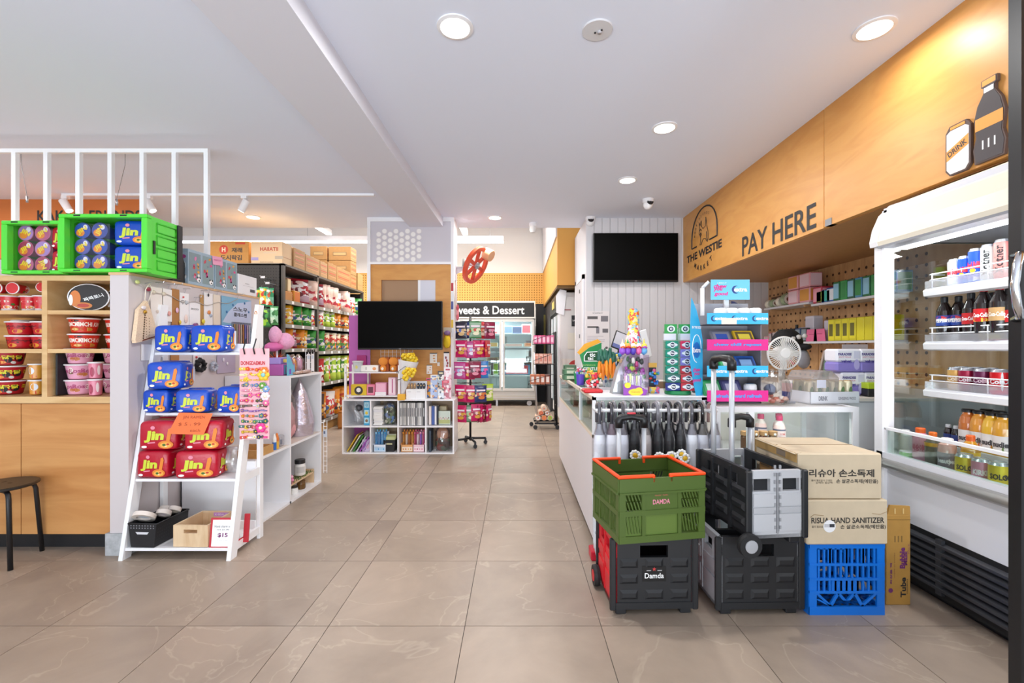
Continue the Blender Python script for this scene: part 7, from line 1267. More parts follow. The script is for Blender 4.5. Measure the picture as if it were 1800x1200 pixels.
def tub(x, z, label, c, lid): 
    t = thing('gum_tub', label, 'gum', (gx+x, 2.79, ST+z), 0, 'gum tubs on the stand'); m = MB(); m.lathe([(.03, 0), (.034, .01), (.034, .05), (.036, .055)], mt(c, .35), n=18); ob('tub', m, t); m = MB(); m.lathe([(.037, .052), (.039, .062), (.037, .088), (.028, .096), (0, .097)], mt('eceef0', .35), n=18); m.disc((0, 0, .0975), .024, .024, mt(lid, .4), 14, 'z'); ob('lid', m, t)
for i, (x, c, l) in enumerate(((-.075, '3a86c8', '4a9ad8'), (-.005, 'c8d0d8', 'e0e2e6'), (.07, 'b8bcc8', 'e6e6ea'), (.14, 'a8b0c0', 'e6e8ec'))): tub(x, .5, 'white lidded gum tub, %s on the top tier of the gum stand' % ORD[i], c, l)
tub(.11, .03, 'round gum tub with a blue lid on the lowest tier of the gum stand', '2a7ab8', '2a8ad0')
GP = 'gum packets on the stand'
for (x, z, c, pc, rx, lb) in ((-.06, .345, '6a6a78', ['8a8a98', '3a5ab0'], .5, 'grey and blue gum packet lying on the second tier of the gum stand'), (.08, .345, 'd8b02a', ['6a5a3a', 'e8d24a'], .5, 'yellow gum packet lying on the second tier of the gum stand'), (-.02, .185, '1f9a4a', ['5ac07a', 'e8f0e8'], .4, 'green gum packet lying on the third tier of the gum stand'), (.09, .185, '2a5ab0', ['1f3f7a', '8ab0e0'], .4, 'blue gum packet lying on the third tier of the gum stand'), (-.12, .035, '1f8a4a', ['4aa86a', 'dfeee2'], .4, 'green gum packet on the lowest tier of the gum stand'), (.0, .035, '3a3a6a', ['5a5a8a', 'b8b8d0'], .4, 'navy gum packet on the lowest tier of the gum stand')):
    r = pack('gum_packet', lb, 'gum', (gx+x, 2.765, ST+z+.01), .13, .016, .115, c, pc, 'y', GP); r.rotation_euler = (-.55, 0, .15)
t = thing('arch_display', 'dark blue and white arched display card behind the gum stand', 'display', (gx+.14, 2.99, ST)); m = MB(); m.prism([(-.05, 0), (.06, 0), (.06, .45)]+[(-.05+.11*math.cos(k*PI/16), .45+.21*math.sin(k*PI/16)) for k in range(1, 9)], 0, .006, mt('2a2a55', .4)); m.prism([(-.045, 0), (.04, 0), (.04, .44)]+[(-.045+.085*math.cos(k*PI/16), .44+.14*math.sin(k*PI/16)) for k in range(1, 9)], -.002, 0, mt('d8dae2', .4)); ob('card', m, t)
# ------------------------------------------------------------------ goods on the showcase top and behind it
def jarx(px, d): return (px-907)*d/F
t = thing('desk_fan', 'small white desk fan with a round slatted guard', 'fan', (jarx(1369, 3.15), 3.12, .875)); FW = mt('e9e6e2', .45); m = MB(); m.lathe([(.06, 0), (.062, .012), (.03, .03), (.018, .05), (.018, .2)], FW, n=18); ob('base', m, t)
m = MB(); m.tube([(.112*math.cos(2*PI*k/36), -.03, .31+.112*math.sin(2*PI*k/36)) for k in range(36)], .007, FW, 8, True)
for k in range(44): a = 2*PI*k/44; m.tube([(.036*math.cos(a), -.046, .31+.036*math.sin(a)), (.085*math.cos(a), -.045, .31+.085*math.sin(a)), (.112*math.cos(a), -.032, .31+.112*math.sin(a))], .0026, FW, 4)
ob('guard', m, t); m = MB(); m.lathe([(.036, .044), (.036, .05), (.03, .054), (0, .055)], FW, (0, 0, .31), 20, 'y'); ob('hub_cap', m, t); m = MB(); m.lathe([(.05, -.03), (.045, .01), (.03, .02)], FW, (0, 0, .31), 18, 'y'); ob('motor', m, t)
for k in range(4): m = MB(); m.M = Matrix.Translation((0, -.012, .31)) @ Matrix.Rotation(k*PI/2+.4, 4, 'Y') @ Matrix.Rotation(.35, 4, 'X'); m.prism([(.03, .0), (.06, .005), (.10, .02), (.102, .055), (.07, .06), (.035, .03)], -.001, .001, mt('dcd8d2', .4)); ob('blade', m, t)
m = MB(); m.M = Matrix.Translation((0, -.018, .31)); m.prism([(.04, -.05), (.075, -.08), (.085, -.07), (.05, -.04)], -.001, .001, mt('d0303a', .4)); ob('warning_mark', m, t)
t = thing('candy_jar', 'clear round jar with a few wrapped sweets in the bottom', 'jar', (jarx(1361, 2.78), 2.80, .876)); m = MB(); m.lathe([(.07, 0), (.095, .02), (.105, .08), (.095, .14), (.07, .17), (.07, .195), (.078, .2), (.078, .215)], glass('f6f6f4', .1, .02), n=26, cap=False); m.disc((0, 0, .002), .07, .07, glass('f6f6f4', .1, .02), 22, 'z'); ob('jar', m, t)
for k in range(16): m = MB(); m.sq((R.uniform(-.06, .06), R.uniform(-.05, .05), .018+R.uniform(0, .028)), (.018, .013, .012), .8, mt(R.choice(['d88a7a', 'e8b8a8', 'f0e2dc', 'c86a5a']), .35), 9, 6, .12, k); ob('sweet', m, t)
m = MB(); m.sq((-.015, .0, .09), (.032, .03, .03), .9, mt('5a6488', .3), 12, 8, .1, 2); m.sq((.03, .02, .1), (.03, .025, .03), .9, mt('c8bdb4', .3), 12, 8, .1, 3); ob('plush_sweet', m, t)
pack('orange_box', 'thin orange box between the gum stand and the candy jar', 'box', (jarx(1333, 2.86), 2.88, .876), .03, .06, .11, 'd97a3a', ['e8a86a'], 'y'); pack('flat_case', 'flat grey metal case in front of the cream tub', 'case', (jarx(1383, 2.85), 2.84, .876), .05, .08, .014, '9a9aa2', None)
t = thing('cream_tub', 'pink and navy tub behind the candy jar', 'tub', (jarx(1391, 2.98), 2.98, .876)); m = MB(); m.lathe([(.055, 0), (.055, .06), (.055, .115), (.052, .118)], [mt('1f3f9a', .4), mt('ecc6c8', .4), mt('e6dcd8', .4)], n=20); ob('tub', m, t); m = MB(); m.lathe([(.056, .118), (.056, .13), (.05, .134)], mt('efe8e4', .4), n=20); ob('lid', m, t); m = MB(); wdisc(m, WHT, lambda z: .0556, .01, .03, .014, .016); wtext(m, 'PEAR', mt('c85a6a'), lambda z: .0558, .09, .012, .04); ob('print', m, t)
t = thing('drink_tray', 'white cardboard tray of cream cans under torn clear film', 'tray', (jarx(1441, 2.92), 2.78, .876), .10); m = MB(); w, d, h = .33, .22, .075; m.box(-w/2, w/2, 0, .004, 0, h, mt('dfe0e6', .5)); m.box(-w/2, w/2, d-.004, d, 0, h, mt('dfe0e6', .5)); m.box(-w/2, -w/2+.004, 0, d, 0, h, mt('e4e4ea', .5)); m.box(w/2-.004, w/2, 0, d, 0, h, mt('e4e4ea', .5)); m.box(-w/2, w/2, 0, d, 0, .004, mt('dfe0e6', .5)); ob('tray', m, t)
m = MB(); m.text('DRINK', mt('8a8a92'), (-.08, -.001, .035), X_, Z_, .06, .028, bold=.04); m.text('GINSENG WOO', mt('9a9aa2'), (.08, -.001, .034), X_, Z_, .12, .02, bold=.03); ob('lettering', m, t)
m = MB(); m.prism([(-.16, .07), (.02, .07), (.03, .16), (-.02, .205), (-.13, .20), (-.155, .16)], .002, .21, glass('fbf6f2', .22, .12, .18)); m.box(-.12, -.06, .0, .002, .10, .15, mt('cfcfdc', .5)); ob('film', m, t)
dm = Matrix.Translation((jarx(1441, 2.92), 2.78, .876)) @ Matrix.Rotation(.10, 4, 'Z')
for i in range(6):
    for j in range(2):
        p = dm @ Vector((-.132+.0528*i, .055+.1*j, .005)); t = thing('drink_can', 'cream soft drink can, %s along the %s row of the white tray' % (ORD[i], ('front', 'rear')[j]), 'can', p, 0, 'cans in the white tray'); m = MB(); m.lathe([(.022, 0), (.026, .008), (.026, .125), (.021, .135)], mt(('d9cdb0', 'cfc2a0')[j], .3, .2), n=14); ob('can', m, t); m = MB(); m.lathe([(.022, .135), (.021, .137), (0, .133)], mt('c9a050', .3, .6), n=14); ob('lid', m, t); m = MB(); wdisc(m, mt('6a8a5a', .5), lambda z: .0262, 0, .07, .014, .03, .2); wdisc(m, mt('c89a3a', .5), lambda z: .0264, .004, .05, .008, .012, .2); ob('print', m, t)
def tissue(x, y, z, label):
    t = thing('tissue_pack', label, 'tissues', (x, y, z), 0, 'purple and white packs'); m = MB(); m.box(-.085, .085, 0, .13, .066, .155, mt('eceaf2', .35, bump=.3, bs=40), .012); m.box(-.085, .085, 0, .13, 0, .066, mt('8e80cc', .35, bump=.3, bs=40), .012); ob('pack', m, t); m = MB(); m.text('PARADISE', mt('4a3a8a'), (-.03, -.001, .12), X_, Z_, .09, .018, bold=.04); m.text('SOFT TISSUE', mt('d85a8a'), (-.03, -.001, .1), X_, Z_, .08, .008); m.text('velvet', mt('4a3a9a'), (-.02, -.001, .074), X_, Z_, .07, .018, bold=.03); m.disc((.05, -.001, .05), .02, .035, mt('b8aee2')); m.box(.03, .07, -.001, 0, .09, .14, mt('d8d6ea')); ob('print', m, t)
tx = jarx(1500, 3.05)
for j, x in enumerate((-.05, .11)):
    for k in range(2): tissue(tx+x-(.0 if k else -.03), 3.02, .903+.158*k, 'purple and white tissue pack, %s of the %s stack' % (('lower', 'upper')[k], ('nearer', 'far')[j]))
t = thing('shelf_bin', 'grey cardboard bin of dark green packets leaning under the pegboard', 'bin', (jarx(1458, 3.4), 3.42, .903)); m = MB(); m.prism([(-.09, 0), (.06, 0), (.14, .3), (-.02, .3)], .0, .02, mt('9a8a80', .6)); m.prism([(-.09, 0), (.06, 0), (.06, .12), (-.06, .12)], -.1, -.09, mt('8a7c72', .6)); m.prism([(.06, 0), (.065, 0), (.145, .3), (.14, .3)], -.1, .02, mt('a08f82', .6)); ob('bin', m, t); m = MB(); m.sq((-.0, -.04, .14), (.055, .035, .1), .7, mt('5f7d6e', .5, bump=.6), 12, 8, .08, 1); m.sq((.05, -.03, .24), (.05, .03, .04), .7, mt('e6e2e0', .5), 12, 8, .12, 2); m.sq((.07, -.02, .27), (.04, .03, .03), .7, mt('2a2a2e', .5), 12, 8, .12, 4); ob('packet', m, t)
t = thing('cap', 'black and white cap hanging behind the desk fan', 'cap', (jarx(1392, 3.9), 4.0, .902)); m = MB(); m.cyl((0, .02, 0), (0, .02, .3), .012, GREY, 8); ob('stand', m, t); m = MB(); m.sq((.02, 0, .38), (.13, .09, .10), .9, mt('17171a', .8), 18, 10, .04); m.sq((.12, -.06, .33), (.06, .08, .03), .9, mt('17171a', .8), 12, 8); m.sq((.12, -.07, .22), (.05, .04, .08), .8, mt('9a9aa2', .7), 12, 8, .05); ob('crown', m, t); m = MB()
for k in range(4): m.sq((-.03+.05*k, -.085, .38+R.uniform(-.03, .05)), (.022, .012, .018), .8, mt('e2e0de', .7), 8, 5, .2, k)
ob('patch', m, t)
m = MB(); m.box(-.1, .1, 0, .003, 0, .17, mt('e6e2ea', .5)); m.disc((0, -.001, .03), .02, .015, mt('c9b84a')); m.disc((.03, -.001, .045), .012, .012, mt('9aa85a')); tag(ob('picture_card', m, None, (jarx(1503, 3.5), 3.5, 1.08)), 'white card with a small flower picture above the tissue packs', 'card'); m = MB(); m.box(-.03, .03, .003, .06, -.178, .0, GREY); ob('prop', m, bpy.data.objects['picture_card'])
pack('teal_box', 'teal and black round box at the pegboard end beside the drinks fridge', 'box', (jarx(1523, 3.35), 3.35, 1.03), .09, .08, .15, '4aa0b8', ['2a3038', '8a9a4a'], 'y'); pack('white_carton', 'white carton supporting the teal box', 'carton', (jarx(1521, 3.35), 3.35, .902), .12, .1, .125, 'e2e2e6', None)
pack('sponge_pack', 'black and lime pack beside the white carton', 'packet', (jarx(1531, 3.0), 3.0, .902), .1, .08, .05, '232324', None); pack('sponge_pack', 'lime yellow pack on top of the black one', 'packet', (jarx(1531, 3.0), 3.0, .953), .1, .08, .04, 'b8cf2a', None)
# ------------------------------------------------------------------ pegboard shelves
def pegshelf(y0, y1, z, label):
    t = thing('peg_shelf', label, 'shelf', (0, 0, 0), 0, 'little shelves on the pegboard'); m = MB(); m.box(2.94, 3.168, y0, y1, z-.02, z, mt('d6d6da', .4)); ob('board', m, t)
    for y in (y0+.1, y1-.1): m = MB(); m.box(2.96, 3.168, y-.01, y+.01, z-.04, z-.02, mt('c09468', .5)); ob('bracket', m, t)
def py_(px, x=3.0): return x*F/(px-907)
pegshelf(py_(1432), py_(1352), 1.685, 'white pegboard shelf of pink boxes and round jars'); pegshelf(py_(1560), py_(1436), 1.655, 'white pegboard shelf of toothpaste and green boxes'); pegshelf(py_(1560), py_(1341), 1.285, 'long white pegboard shelf of small goods below the other two')
m = MB(); m.box(3.10, 3.168, py_(1395, 3.1), py_(1356, 3.1), 1.805, 1.83, mt('5f4028', .6)); tag(ob('wooden_bar', m), 'dark wooden bar on the pegboard above the round jars', 'bar')
for i, px in enumerate((1354, 1362, 1374, 1385)): 
    t = thing('round_tin', '%s round tin with a dark picture, %s on the pegboard shelf' % (('pale', 'green')[i % 2], ORD[i]), 'tin', (3.0, py_(px), 1.686), 0, 'round tins on the pegboard'); m = MB(); r = (.05, .05, .055, .07)[i]; m.lathe([(r, -.03), (r, .02), (r*.9, .024)], mt(('e6e0cc', '9aa884')[i % 2], .4), (0, 0, r), 18, 'y'); ob('tin', m, t); m = MB(); m.M = Matrix.Translation((0, -.025, r)); m.disc((0, 0, 0), r*.8, r*.8, mt('efe8d8', .4), 16); m.disc((0, -.0005, 0), r*.45, r*.4, mt('8a4a3a', .4), 12); ob('print', m, t)
for k in range(2):
    for j in range(2): pack('pink_box', 'pink boxed set with orange window, %s of the %s pair on the pegboard shelf' % (('lower', 'upper')[k], ('nearer', 'far')[j]), 'box', (3.0, py_(1425 if j == 0 else 1404), 1.686+.15*k), .13, .17, .145, 'e3a0a6', [('d9983f', 'e8c8d0')[(j+k) % 2]], 'wy', 'pink boxes on the pegboard')
for i, (px, c, pc, sz, lb) in enumerate(((1447, 'c23a52', 'e8a0b0', .16, 'red and pink box'), (1453, 'e6dcd8', '9ab04a', .12, 'white and green toothpaste box'), (1462, '2a7ac0', '3ab0a0', .12, 'blue and teal toothpaste box'), (1472, '2f6ab8', 'e2e6ee', .13, 'blue and white toothpaste box'))): pack('toothpaste_box', lb+' on the upper pegboard shelf, %s from the pink boxes' % ORD[i], 'box', (3.0, py_(px), 1.656), .12, .13, sz, c, [pc], 'wy', 'toothpaste boxes on the pegboard')
for i in range(8): pack('green_box', '%s green box, %s in the row on the upper pegboard shelf' % (('dark', 'bright')[i % 2], ORD[i]), 'box', (3.0, py_(1482)-.088*i, 1.656), .13, .078, .17, ('1c6a34', '2f9a4a', '1f5a3a', '4a8ab0')[i % 4], ['2f8a48' if i % 2 else '8ac0d8'], 'wy', 'green boxes on the pegboard')
for i, (px, c, s, lb) in enumerate(((1354, 'd88a8a', .07, 'tiny pink bottle box'), (1362, 'c85a6a', .11, 'small red box'), (1367, 'e8d2d0', .11, 'small pale pink box'), (1375, 'c8ccd0', .12, 'silver grey box'))): pack('small_box', lb+' at the far end of the long pegboard shelf', 'box', (3.0, py_(px), 1.286), .1, .09, s, c, ['b8a8a8'], 'wy', 'small boxes on the long pegboard shelf')
for i in range(5): pack('dark_box', '%s small box, %s in the dark row on the long pegboard shelf' % (('dark green', 'navy', 'black', 'blue', 'charcoal')[i], ORD[i]), 'box', (3.0, py_(1380)-.10*i, 1.286), .1, .085, .14, ('3f5a4a', '2f3f5a', '26262a', '2f4a7a', '34343a')[i], ['8a98a0'], 'wy', 'dark boxes on the long pegboard shelf')
t = thing('bottle', 'small black bottle with a pale label on the long pegboard shelf', 'bottle', (2.98, py_(1404), 1.286)); m = MB(); m.lathe([(.03, 0), (.03, .12), (.012, .14), (.012, .15)], BLACK, n=14); ob('body', m, t); m = MB(); m.lathe([(.014, .15), (.014, .18)], BLACK, n=12); ob('cap', m, t); m = MB(); m.lathe([(.0305, .04), (.0305, .09)], mt('d8d2ce', .5), n=14, cap=False); ob('label', m, t)
for i in range(3): t = pack('pale_box', '%s on the long pegboard shelf near the black bottle' % ('short silver box', 'tall white grid box', 'low lilac box')[i], 'box', (3.04, py_((1413, 1424, 1458)[i]), 1.286), .1, .13, (.15, .26, .2)[i], ('b9bcc6', 'd6d2dc', 'd3c6d6')[i], ['c9c6d2'], 'wy', 'pale boxes on the pegboard')
for i in range(2): m = MB(); y = py_((1427, 1441)[i], 2.95); m.prism([(-.085, 0), (.085, 0), (.07, .12), (-.07, .12)], -.004, .0, mt('e26a94', .5), 'x'); m.prism([(0.0, 0), (.06, 0), (.0, .12)], .07, .074, mt('d8588a', .5)); m.tube([(-.005, -.04, .07), (-.005, .04, .072)], .002, mt('b83a6a'), 4); tag(ob('pink_card', m, None, (2.95, y, 1.286)), 'pink folded price card, %s on the long pegboard shelf' % ('first', 'second')[i], 'card', 'pink cards on the pegboard shelf')
for i in range(8): pack('yellow_box', 'yellow boxed item, %s in the row on the long pegboard shelf' % ORD[i], 'box', (3.0, py_(1472)-.088*i, 1.286), .12, .082, .20, ('e0d41f', 'd8cc1a')[i % 2], None if i > 3 else ['e8dc2a', '6a6420'], 'wy', 'yellow boxes on the pegboard')
# ================================================================== stacked trolley crates on the floor
def panel_ribs(m, o, u, w, h, nx, nz, mat, dep=.006, skip=()):
    """rows of raised rectangular frames on an upright face"""
    o, u = Vector(o), Vector(u); n = u.cross(Z_)
    for i in range(nx):
        for j in range(nz):
            if (i, j) in skip: continue
            a, b = w*(i+.14)/nx, w*(i+.86)/nx; c, d = h*(j+.2)/nz, h*(j+.8)/nz
            P_ = [o+u*a+Z_*c, o+u*b+Z_*c, o+u*b+Z_*d, o+u*a+Z_*d]; Q = [p+n*dep for p in [o+u*(a+.012)+Z_*(c+.012), o+u*(b-.012)+Z_*(c+.012), o+u*(b-.012)+Z_*(d-.012), o+u*(a+.012)+Z_*(d-.012)]]
            m.add(P_+Q, [(4, 5, 6, 7), (0, 1, 5, 4), (1, 2, 6, 5), (2, 3, 7, 6), (3, 0, 4, 7)], mat)
def trolley(label, loc, rot, w, d, h, long_col, end_col, wheels, grip, tall, logo=False, ends='x', hx=None):
    """folding trolley crate; ends='x': coloured panels are the two sides, black faces front and rear"""
    t = thing('trolley_crate', label, 'trolley', loc, rot, 'folding trolley crates'); B_ = mt('202124', .45); E_ = mt(end_col, .42); T_ = .02; z0 = .03
    m = MB(); m.box(-w/2, w/2, 0, d, z0, z0+.015, B_); ob('floor_panel', m, t)
    FC, SC = (B_, E_) if ends == 'x' else (E_, B_)
    for y, un in ((0, X_), (d-T_, None)):
        m = MB(); m.box(-w/2+.012, w/2-.012, y, y+T_, z0, h-.09 if True else h, FC); m.box(-w/2+.012, w/2-.012, y, y+T_, h-.035, h, FC)
        for a, b in ((-w/2+.012, -w*.17), (w*.17, w/2-.012)) if ends == 'x' else ((-w/2+.012, -w*.42), (-w*.12, w*.1), (w*.40, w/2-.012)): m.box(a, b, y, y+T_, h-.09, h-.035, FC)
        if ends == 'x': 
            if y == 0: panel_ribs(m, (-w/2+.015, 0, z0+.03), X_, w-.03, h-.14, 3, 3, FC, .008, ((1, 1),) if logo else ())
            m.box(-w/2+.012, w/2-.012, -.004 if y == 0 else y, .01 if y == 0 else y+T_+.004, z0, z0+.03, FC)
        else:
            if y == 0:
                for k in range(2):
                    x0 = -w/2+.02 if k == 0 else .008; x1 = -.008 if k == 0 else w/2-.02
                    for j, (za, zb) in enumerate(((.06, .135), (.14, .165), (.17, h-.1))): m.box(x0, x1, -.004, 0, za, zb, mt('b3b4b8', .42) if j % 2 else E_)
                m.box(-.004, .004, -.006, 0, z0+.02, h-.01, mt('8f9094', .5))
                for j in range(9): m.box(-.016, -.008, -.006, 0, z0+.04+j*.033, z0+.055+j*.033, mt('97989c', .5)); m.box(.008, .016, -.006, 0, z0+.04+j*.033, z0+.055+j*.033, mt('97989c', .5))
        ob('front_panel' if y == 0 else 'rear_panel', m, t)
    for sx in (-1, 1):
        m = MB(); xa, xb = sorted((sx*w/2, sx*(w/2-T_))); m.box(xa, xb, 0, d, z0, h-.085, SC); m.box(xa, xb, 0, d, h-.035, h, SC); m.box(xa, xb, 0, d*.2, h-.085, h-.035, SC); m.box(xa, xb, d*.8, d, h-.085, h-.035, SC)
        if sx < 0: m.box(xa, xb, d*.45, d*.55, h-.085, h-.035, SC)
        if ends == 'x':
            m.box(sx*w/2-.003, sx*w/2+.003, d*.48, d*.52, z0+.02, h-.02, mt('101012')) if sx > 0 else m.box(-w/2-.006, -w/2, d*.49, d*.51, z0+.02, h-.02, E_)
            if sx < 0:
                for k in range(2): m.box(-w/2-.006, -w/2, .02+k*d*.5, d*.44+k*d*.5, z0+.04, z0+.13, E_); m.box(-w/2-.006, -w/2, .02+k*d*.5, d*.44+k*d*.5, z0+.16, h-.12, E_)
        elif sx < 0: panel_ribs(m, (-w/2, d-.01, z0+.03), -Y_, d-.02, h-.13, 3, 3, SC, .01); m.box(-w/2-.008, -w/2, d*.30, d*.34, z0, h-.01, SC); m.box(-w/2-.008, -w/2, d*.66, d*.7, z0, h-.01, SC)
        ob('side_panel', m, t)
    for sx in (-1, 1):
        for y in (0, d): m = MB(); m.box(sx*w/2-.014, sx*w/2+.014, y-.008, y+.012, z0-.005, h, B_, .005); ob('corner_post', m, t)
    for sx in (-1, 1):
        for y in (.01, d-.05):
            if wheels == 'left' and sx < 0 and y > .1: continue
            m = MB(); m.box(sx*(w/2-.04)-.025, sx*(w/2-.04)+.025, y, y+.04, 0, z0+.005, B_, .004); ob('foot', m, t)
    if wheels == 'left': ws = [(-w/2-.024, d-.04, .055)]
    elif wheels == 'front': ws = [(-w/2-.012, -.022, .012)]; m = MB(); m.box(-w/2+.02, w/2-.02, T_+.002, T_+.004, h-.092, h-.033, B_); ob('slot_shade', m, t)  # added black plate behind the hand slots paints the dark of the interior
    else: ws = []
    for x, y, zw in ws:
        m = MB(); m.lathe([(.05, -.014), (.052, 0), (.05, .014)], mt('1a1a1c', .6), (x, y, zw), 22, 'x' if wheels == 'left' else 'y'); q = ob('wheel', m, t)
        m = MB(); m.lathe([(.028, -.016), (.028, .018), (.012, .02)], E_ if wheels == 'left' else mt('a5a6aa', .4), (x, y, zw), 16, 'x' if wheels == 'left' else 'y'); ob('hub_cap', m, q)
    if tall:
        for p in tall['poles']: m = MB(); m.cyl((p[0], p[1], h*.5), (p[0], p[1], tall['z']), .0125, ALU, 12); m.box(p[0]-.016, p[0]+.016, p[1]-.014, p[1]+.014, h*.4, h-.01, B_); ob('handle_pole', m, t)
        a, b = [Vector((p[0], p[1], tall['z'])) for p in tall['poles']]; e = (b-a).normalized(); m = MB(); m.tube([a-Z_*.02, a+Z_*.02, a+Z_*.032+e*.01, a*.5+b*.5+Z_*.038, b+Z_*.032-e*.01, b+Z_*.02, b-Z_*.02], [.021, .021, .019, .017, .019, .021, .021], mt('141416', .4), 12); gr = ob('handle_grip', m, t)
        if logo: m = MB(); m.sq(a*.5+b*.5+Z_*.055, (.025, .01, .006), .6, mt('c22a3a', .4), 10, 5); ob('release_button', m, gr)
    if logo:
        m = MB(); m.box(-.055, .055, -.002, -.001, h*.44, h*.44+.07, mt('0d0d0f', .4)); m.text('Damda', WHT, (.0, -.0026, h*.44+.026), X_, Z_, .088, .024, bold=.012); s5 = []
        for k in range(10): r = .010 if k % 2 == 0 else .0045; s5.append((r*math.sin(PI*k/5), -.0026, h*.44+.056+r*math.cos(PI*k/5)))
        m.poly(s5, mt('c23a3a', .5)); m.box(-.035, -.015, -.0026, -.002, h*.44+.048, h*.44+.051, mt('c8c8c8')); m.box(.015, .035, -.0026, -.002, h*.44+.048, h*.44+.051, mt('c8c8c8')); ob('logo', m, t)
    return t
trolley('black folding trolley crate with red sides under the green basket', (.633, 2.055, 0), .03, .38, .30, .355, 'x', 'd81f2c', 'left', 1, {'poles': [(-.075, .335), (.06, .335)], 'z': .82}, True)
trolley('black folding trolley crate with grey sides under the tall handled one', (1.118, 2.055, 0), .02, .385, .32, .36, 'x', 'b0b1b5', 'left', 1, {'poles': [(.06, .375), (.16, .375)], 'z': .815})
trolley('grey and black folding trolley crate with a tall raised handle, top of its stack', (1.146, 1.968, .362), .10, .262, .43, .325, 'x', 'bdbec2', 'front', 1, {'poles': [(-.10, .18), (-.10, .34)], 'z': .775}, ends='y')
t = thing('paper_slip', 'kraft label lying inside the tall handled trolley crate', 'label', (1.25, 2.25, .60)); m = MB(); m.box(0, .004, -.05, .05, 0, .06, KRAFT); m.box(-.001, 0, -.04, .04, .035, .04, mt('6a5a48')); ob('label', m, t); m = MB(); m.box(.004, .06, -.02, .02, .0, .01, KRAFT); ob('fold', m, t)

# green basket with orange folding handles
t = thing('folding_basket', 'olive green plastic basket with orange handles on the red sided trolley', 'basket', (.655, 2.005, .362), .17); GB_ = mt('4c6126', .42); GD = mt('435822', .45); w, d, h = .41, .33, .285; OB = mt('f24c14', .4)
def slat_wall(m, o, u, ww, hh, logo=False):
    """basket wall with slanted slots between two flanges"""
    o, u = Vector(o), Vector(u); n = u.cross(Z_)
    def bx(a, b, c, e, t0=0.0, t1=.006, mat=GB_):
        vv = [o+u*x+Z_*z+n*(-y) for x in (a, b) for y in (t0, t1) for z in (c, e)]; m.add(vv, [(0, 1, 3, 2), (4, 6, 7, 5), (0, 4, 5, 1), (2, 3, 7, 6), (0, 2, 6, 4), (1, 5, 7, 3)], mat)
    bx(0, ww, 0, .03, -.004); bx(0, ww, hh*.42, hh*.5, -.005); bx(0, ww, hh*.78, hh, -.006); bx(0, ww, hh*.76, hh*.79, -.012)
    for a, b in ((0, .03), (ww*.26, ww*.3), (ww*.68, ww*.72), (ww-.03, ww)): bx(a, b, .03, hh*.78, -.003)
    if logo: bx(ww*.3, ww*.68, hh*.5, hh*.78)
    bx(.03, ww*.26, .03, hh*.42, .005, .008, mt('5d7430', .45)) if logo else None
    if logo: bx(ww*.3, ww*.68, .03, hh*.42, .005, .008, mt('5d7430', .45))
    for (a, b) in ((.03, ww*.26), (ww*.72, ww-.03)) if logo else ((.03, ww*.26), (ww*.3, ww*.68), (ww*.72, ww-.03)):
        for (c, e) in ((hh*.5, hh*.63), (hh*.65, hh*.78)) if logo else ((hh*.5, hh*.78),):
            k = int((b-a)/.013)
            for i in range(k+1): x = a+(b-a)*i/max(k, 1); vv = [o+u*(x+s)+Z_*z+n*(-y) for z, ds in ((c, 0.006), (e, -.006)) for s in (ds-.003, ds+.003) for y in (0, .005)]; m.add(vv, [(0, 1, 3, 2), (4, 6, 7, 5), (0, 4, 5, 1), (2, 3, 7, 6), (0, 2, 6, 4), (1, 5, 7, 3)], GB_)
        for i in range(int((b-a)/.014)): x = a+.01+.014*i; vv = [o+u*(x+s)+Z_*z+n*(-y) for z, ds in ((.04, 0.006), (hh*.40, -.006)) for s in (ds-.0025, ds+.0025) for y in (-.001, .005)]; m.add(vv, [(0, 1, 3, 2), (4, 6, 7, 5), (0, 4, 5, 1), (2, 3, 7, 6), (0, 2, 6, 4), (1, 5, 7, 3)], GB_)
for o, u, ww, nm, lg in (((-w/2, 0, 0), X_, w, 'front_panel', True), ((w/2, d, 0), -X_, w, 'rear_panel', True), ((-w/2, d, 0), -Y_, d, 'side_panel', False), ((w/2, 0, 0), Y_, d, 'side_panel', False)):
    m = MB(); slat_wall(m, o, u, ww, h, lg); ob(nm, m, t)
m = MB(); m.box(-w/2, w/2, 0, d, 0, .008, GD); ob('floor_panel', m, t)
m = MB(); m.text('DAMDA', mt('e58aa0', .5), (-.005, -.001, h*.62), X_, Z_, .082, .021, bold=.015); m.text('TRADE * MARK', mt('d87a6a', .5), (-.005, -.001, h*.72), X_, Z_, .065, .006); ob('lettering', m, t)
for sx in (-1, 1):
    m = MB(); x = sx*w/2; xi = sx*.035; xi2 = sx*.06
    for a in ((xi, x, -.006, .012), (xi2, x, d-.012, d+.006)): m.box(min(a[0], a[1]+sx*.006), max(a[0], a[1]+sx*.006), a[2], a[3], h, h+.014, OB, .004)
    m.box(min(x-sx*.012, x+sx*.006), max(x-sx*.012, x+sx*.006), 0, d, h, h+.014, OB, .004)
    for xx, y in ((xi, 0), (xi2, d-.004)): m.box(min(xx, xx+sx*.014), max(xx, xx+sx*.014), y-.006, y+.01, h-.022, h+.006, OB, .003)
    ob('handle', m, t)

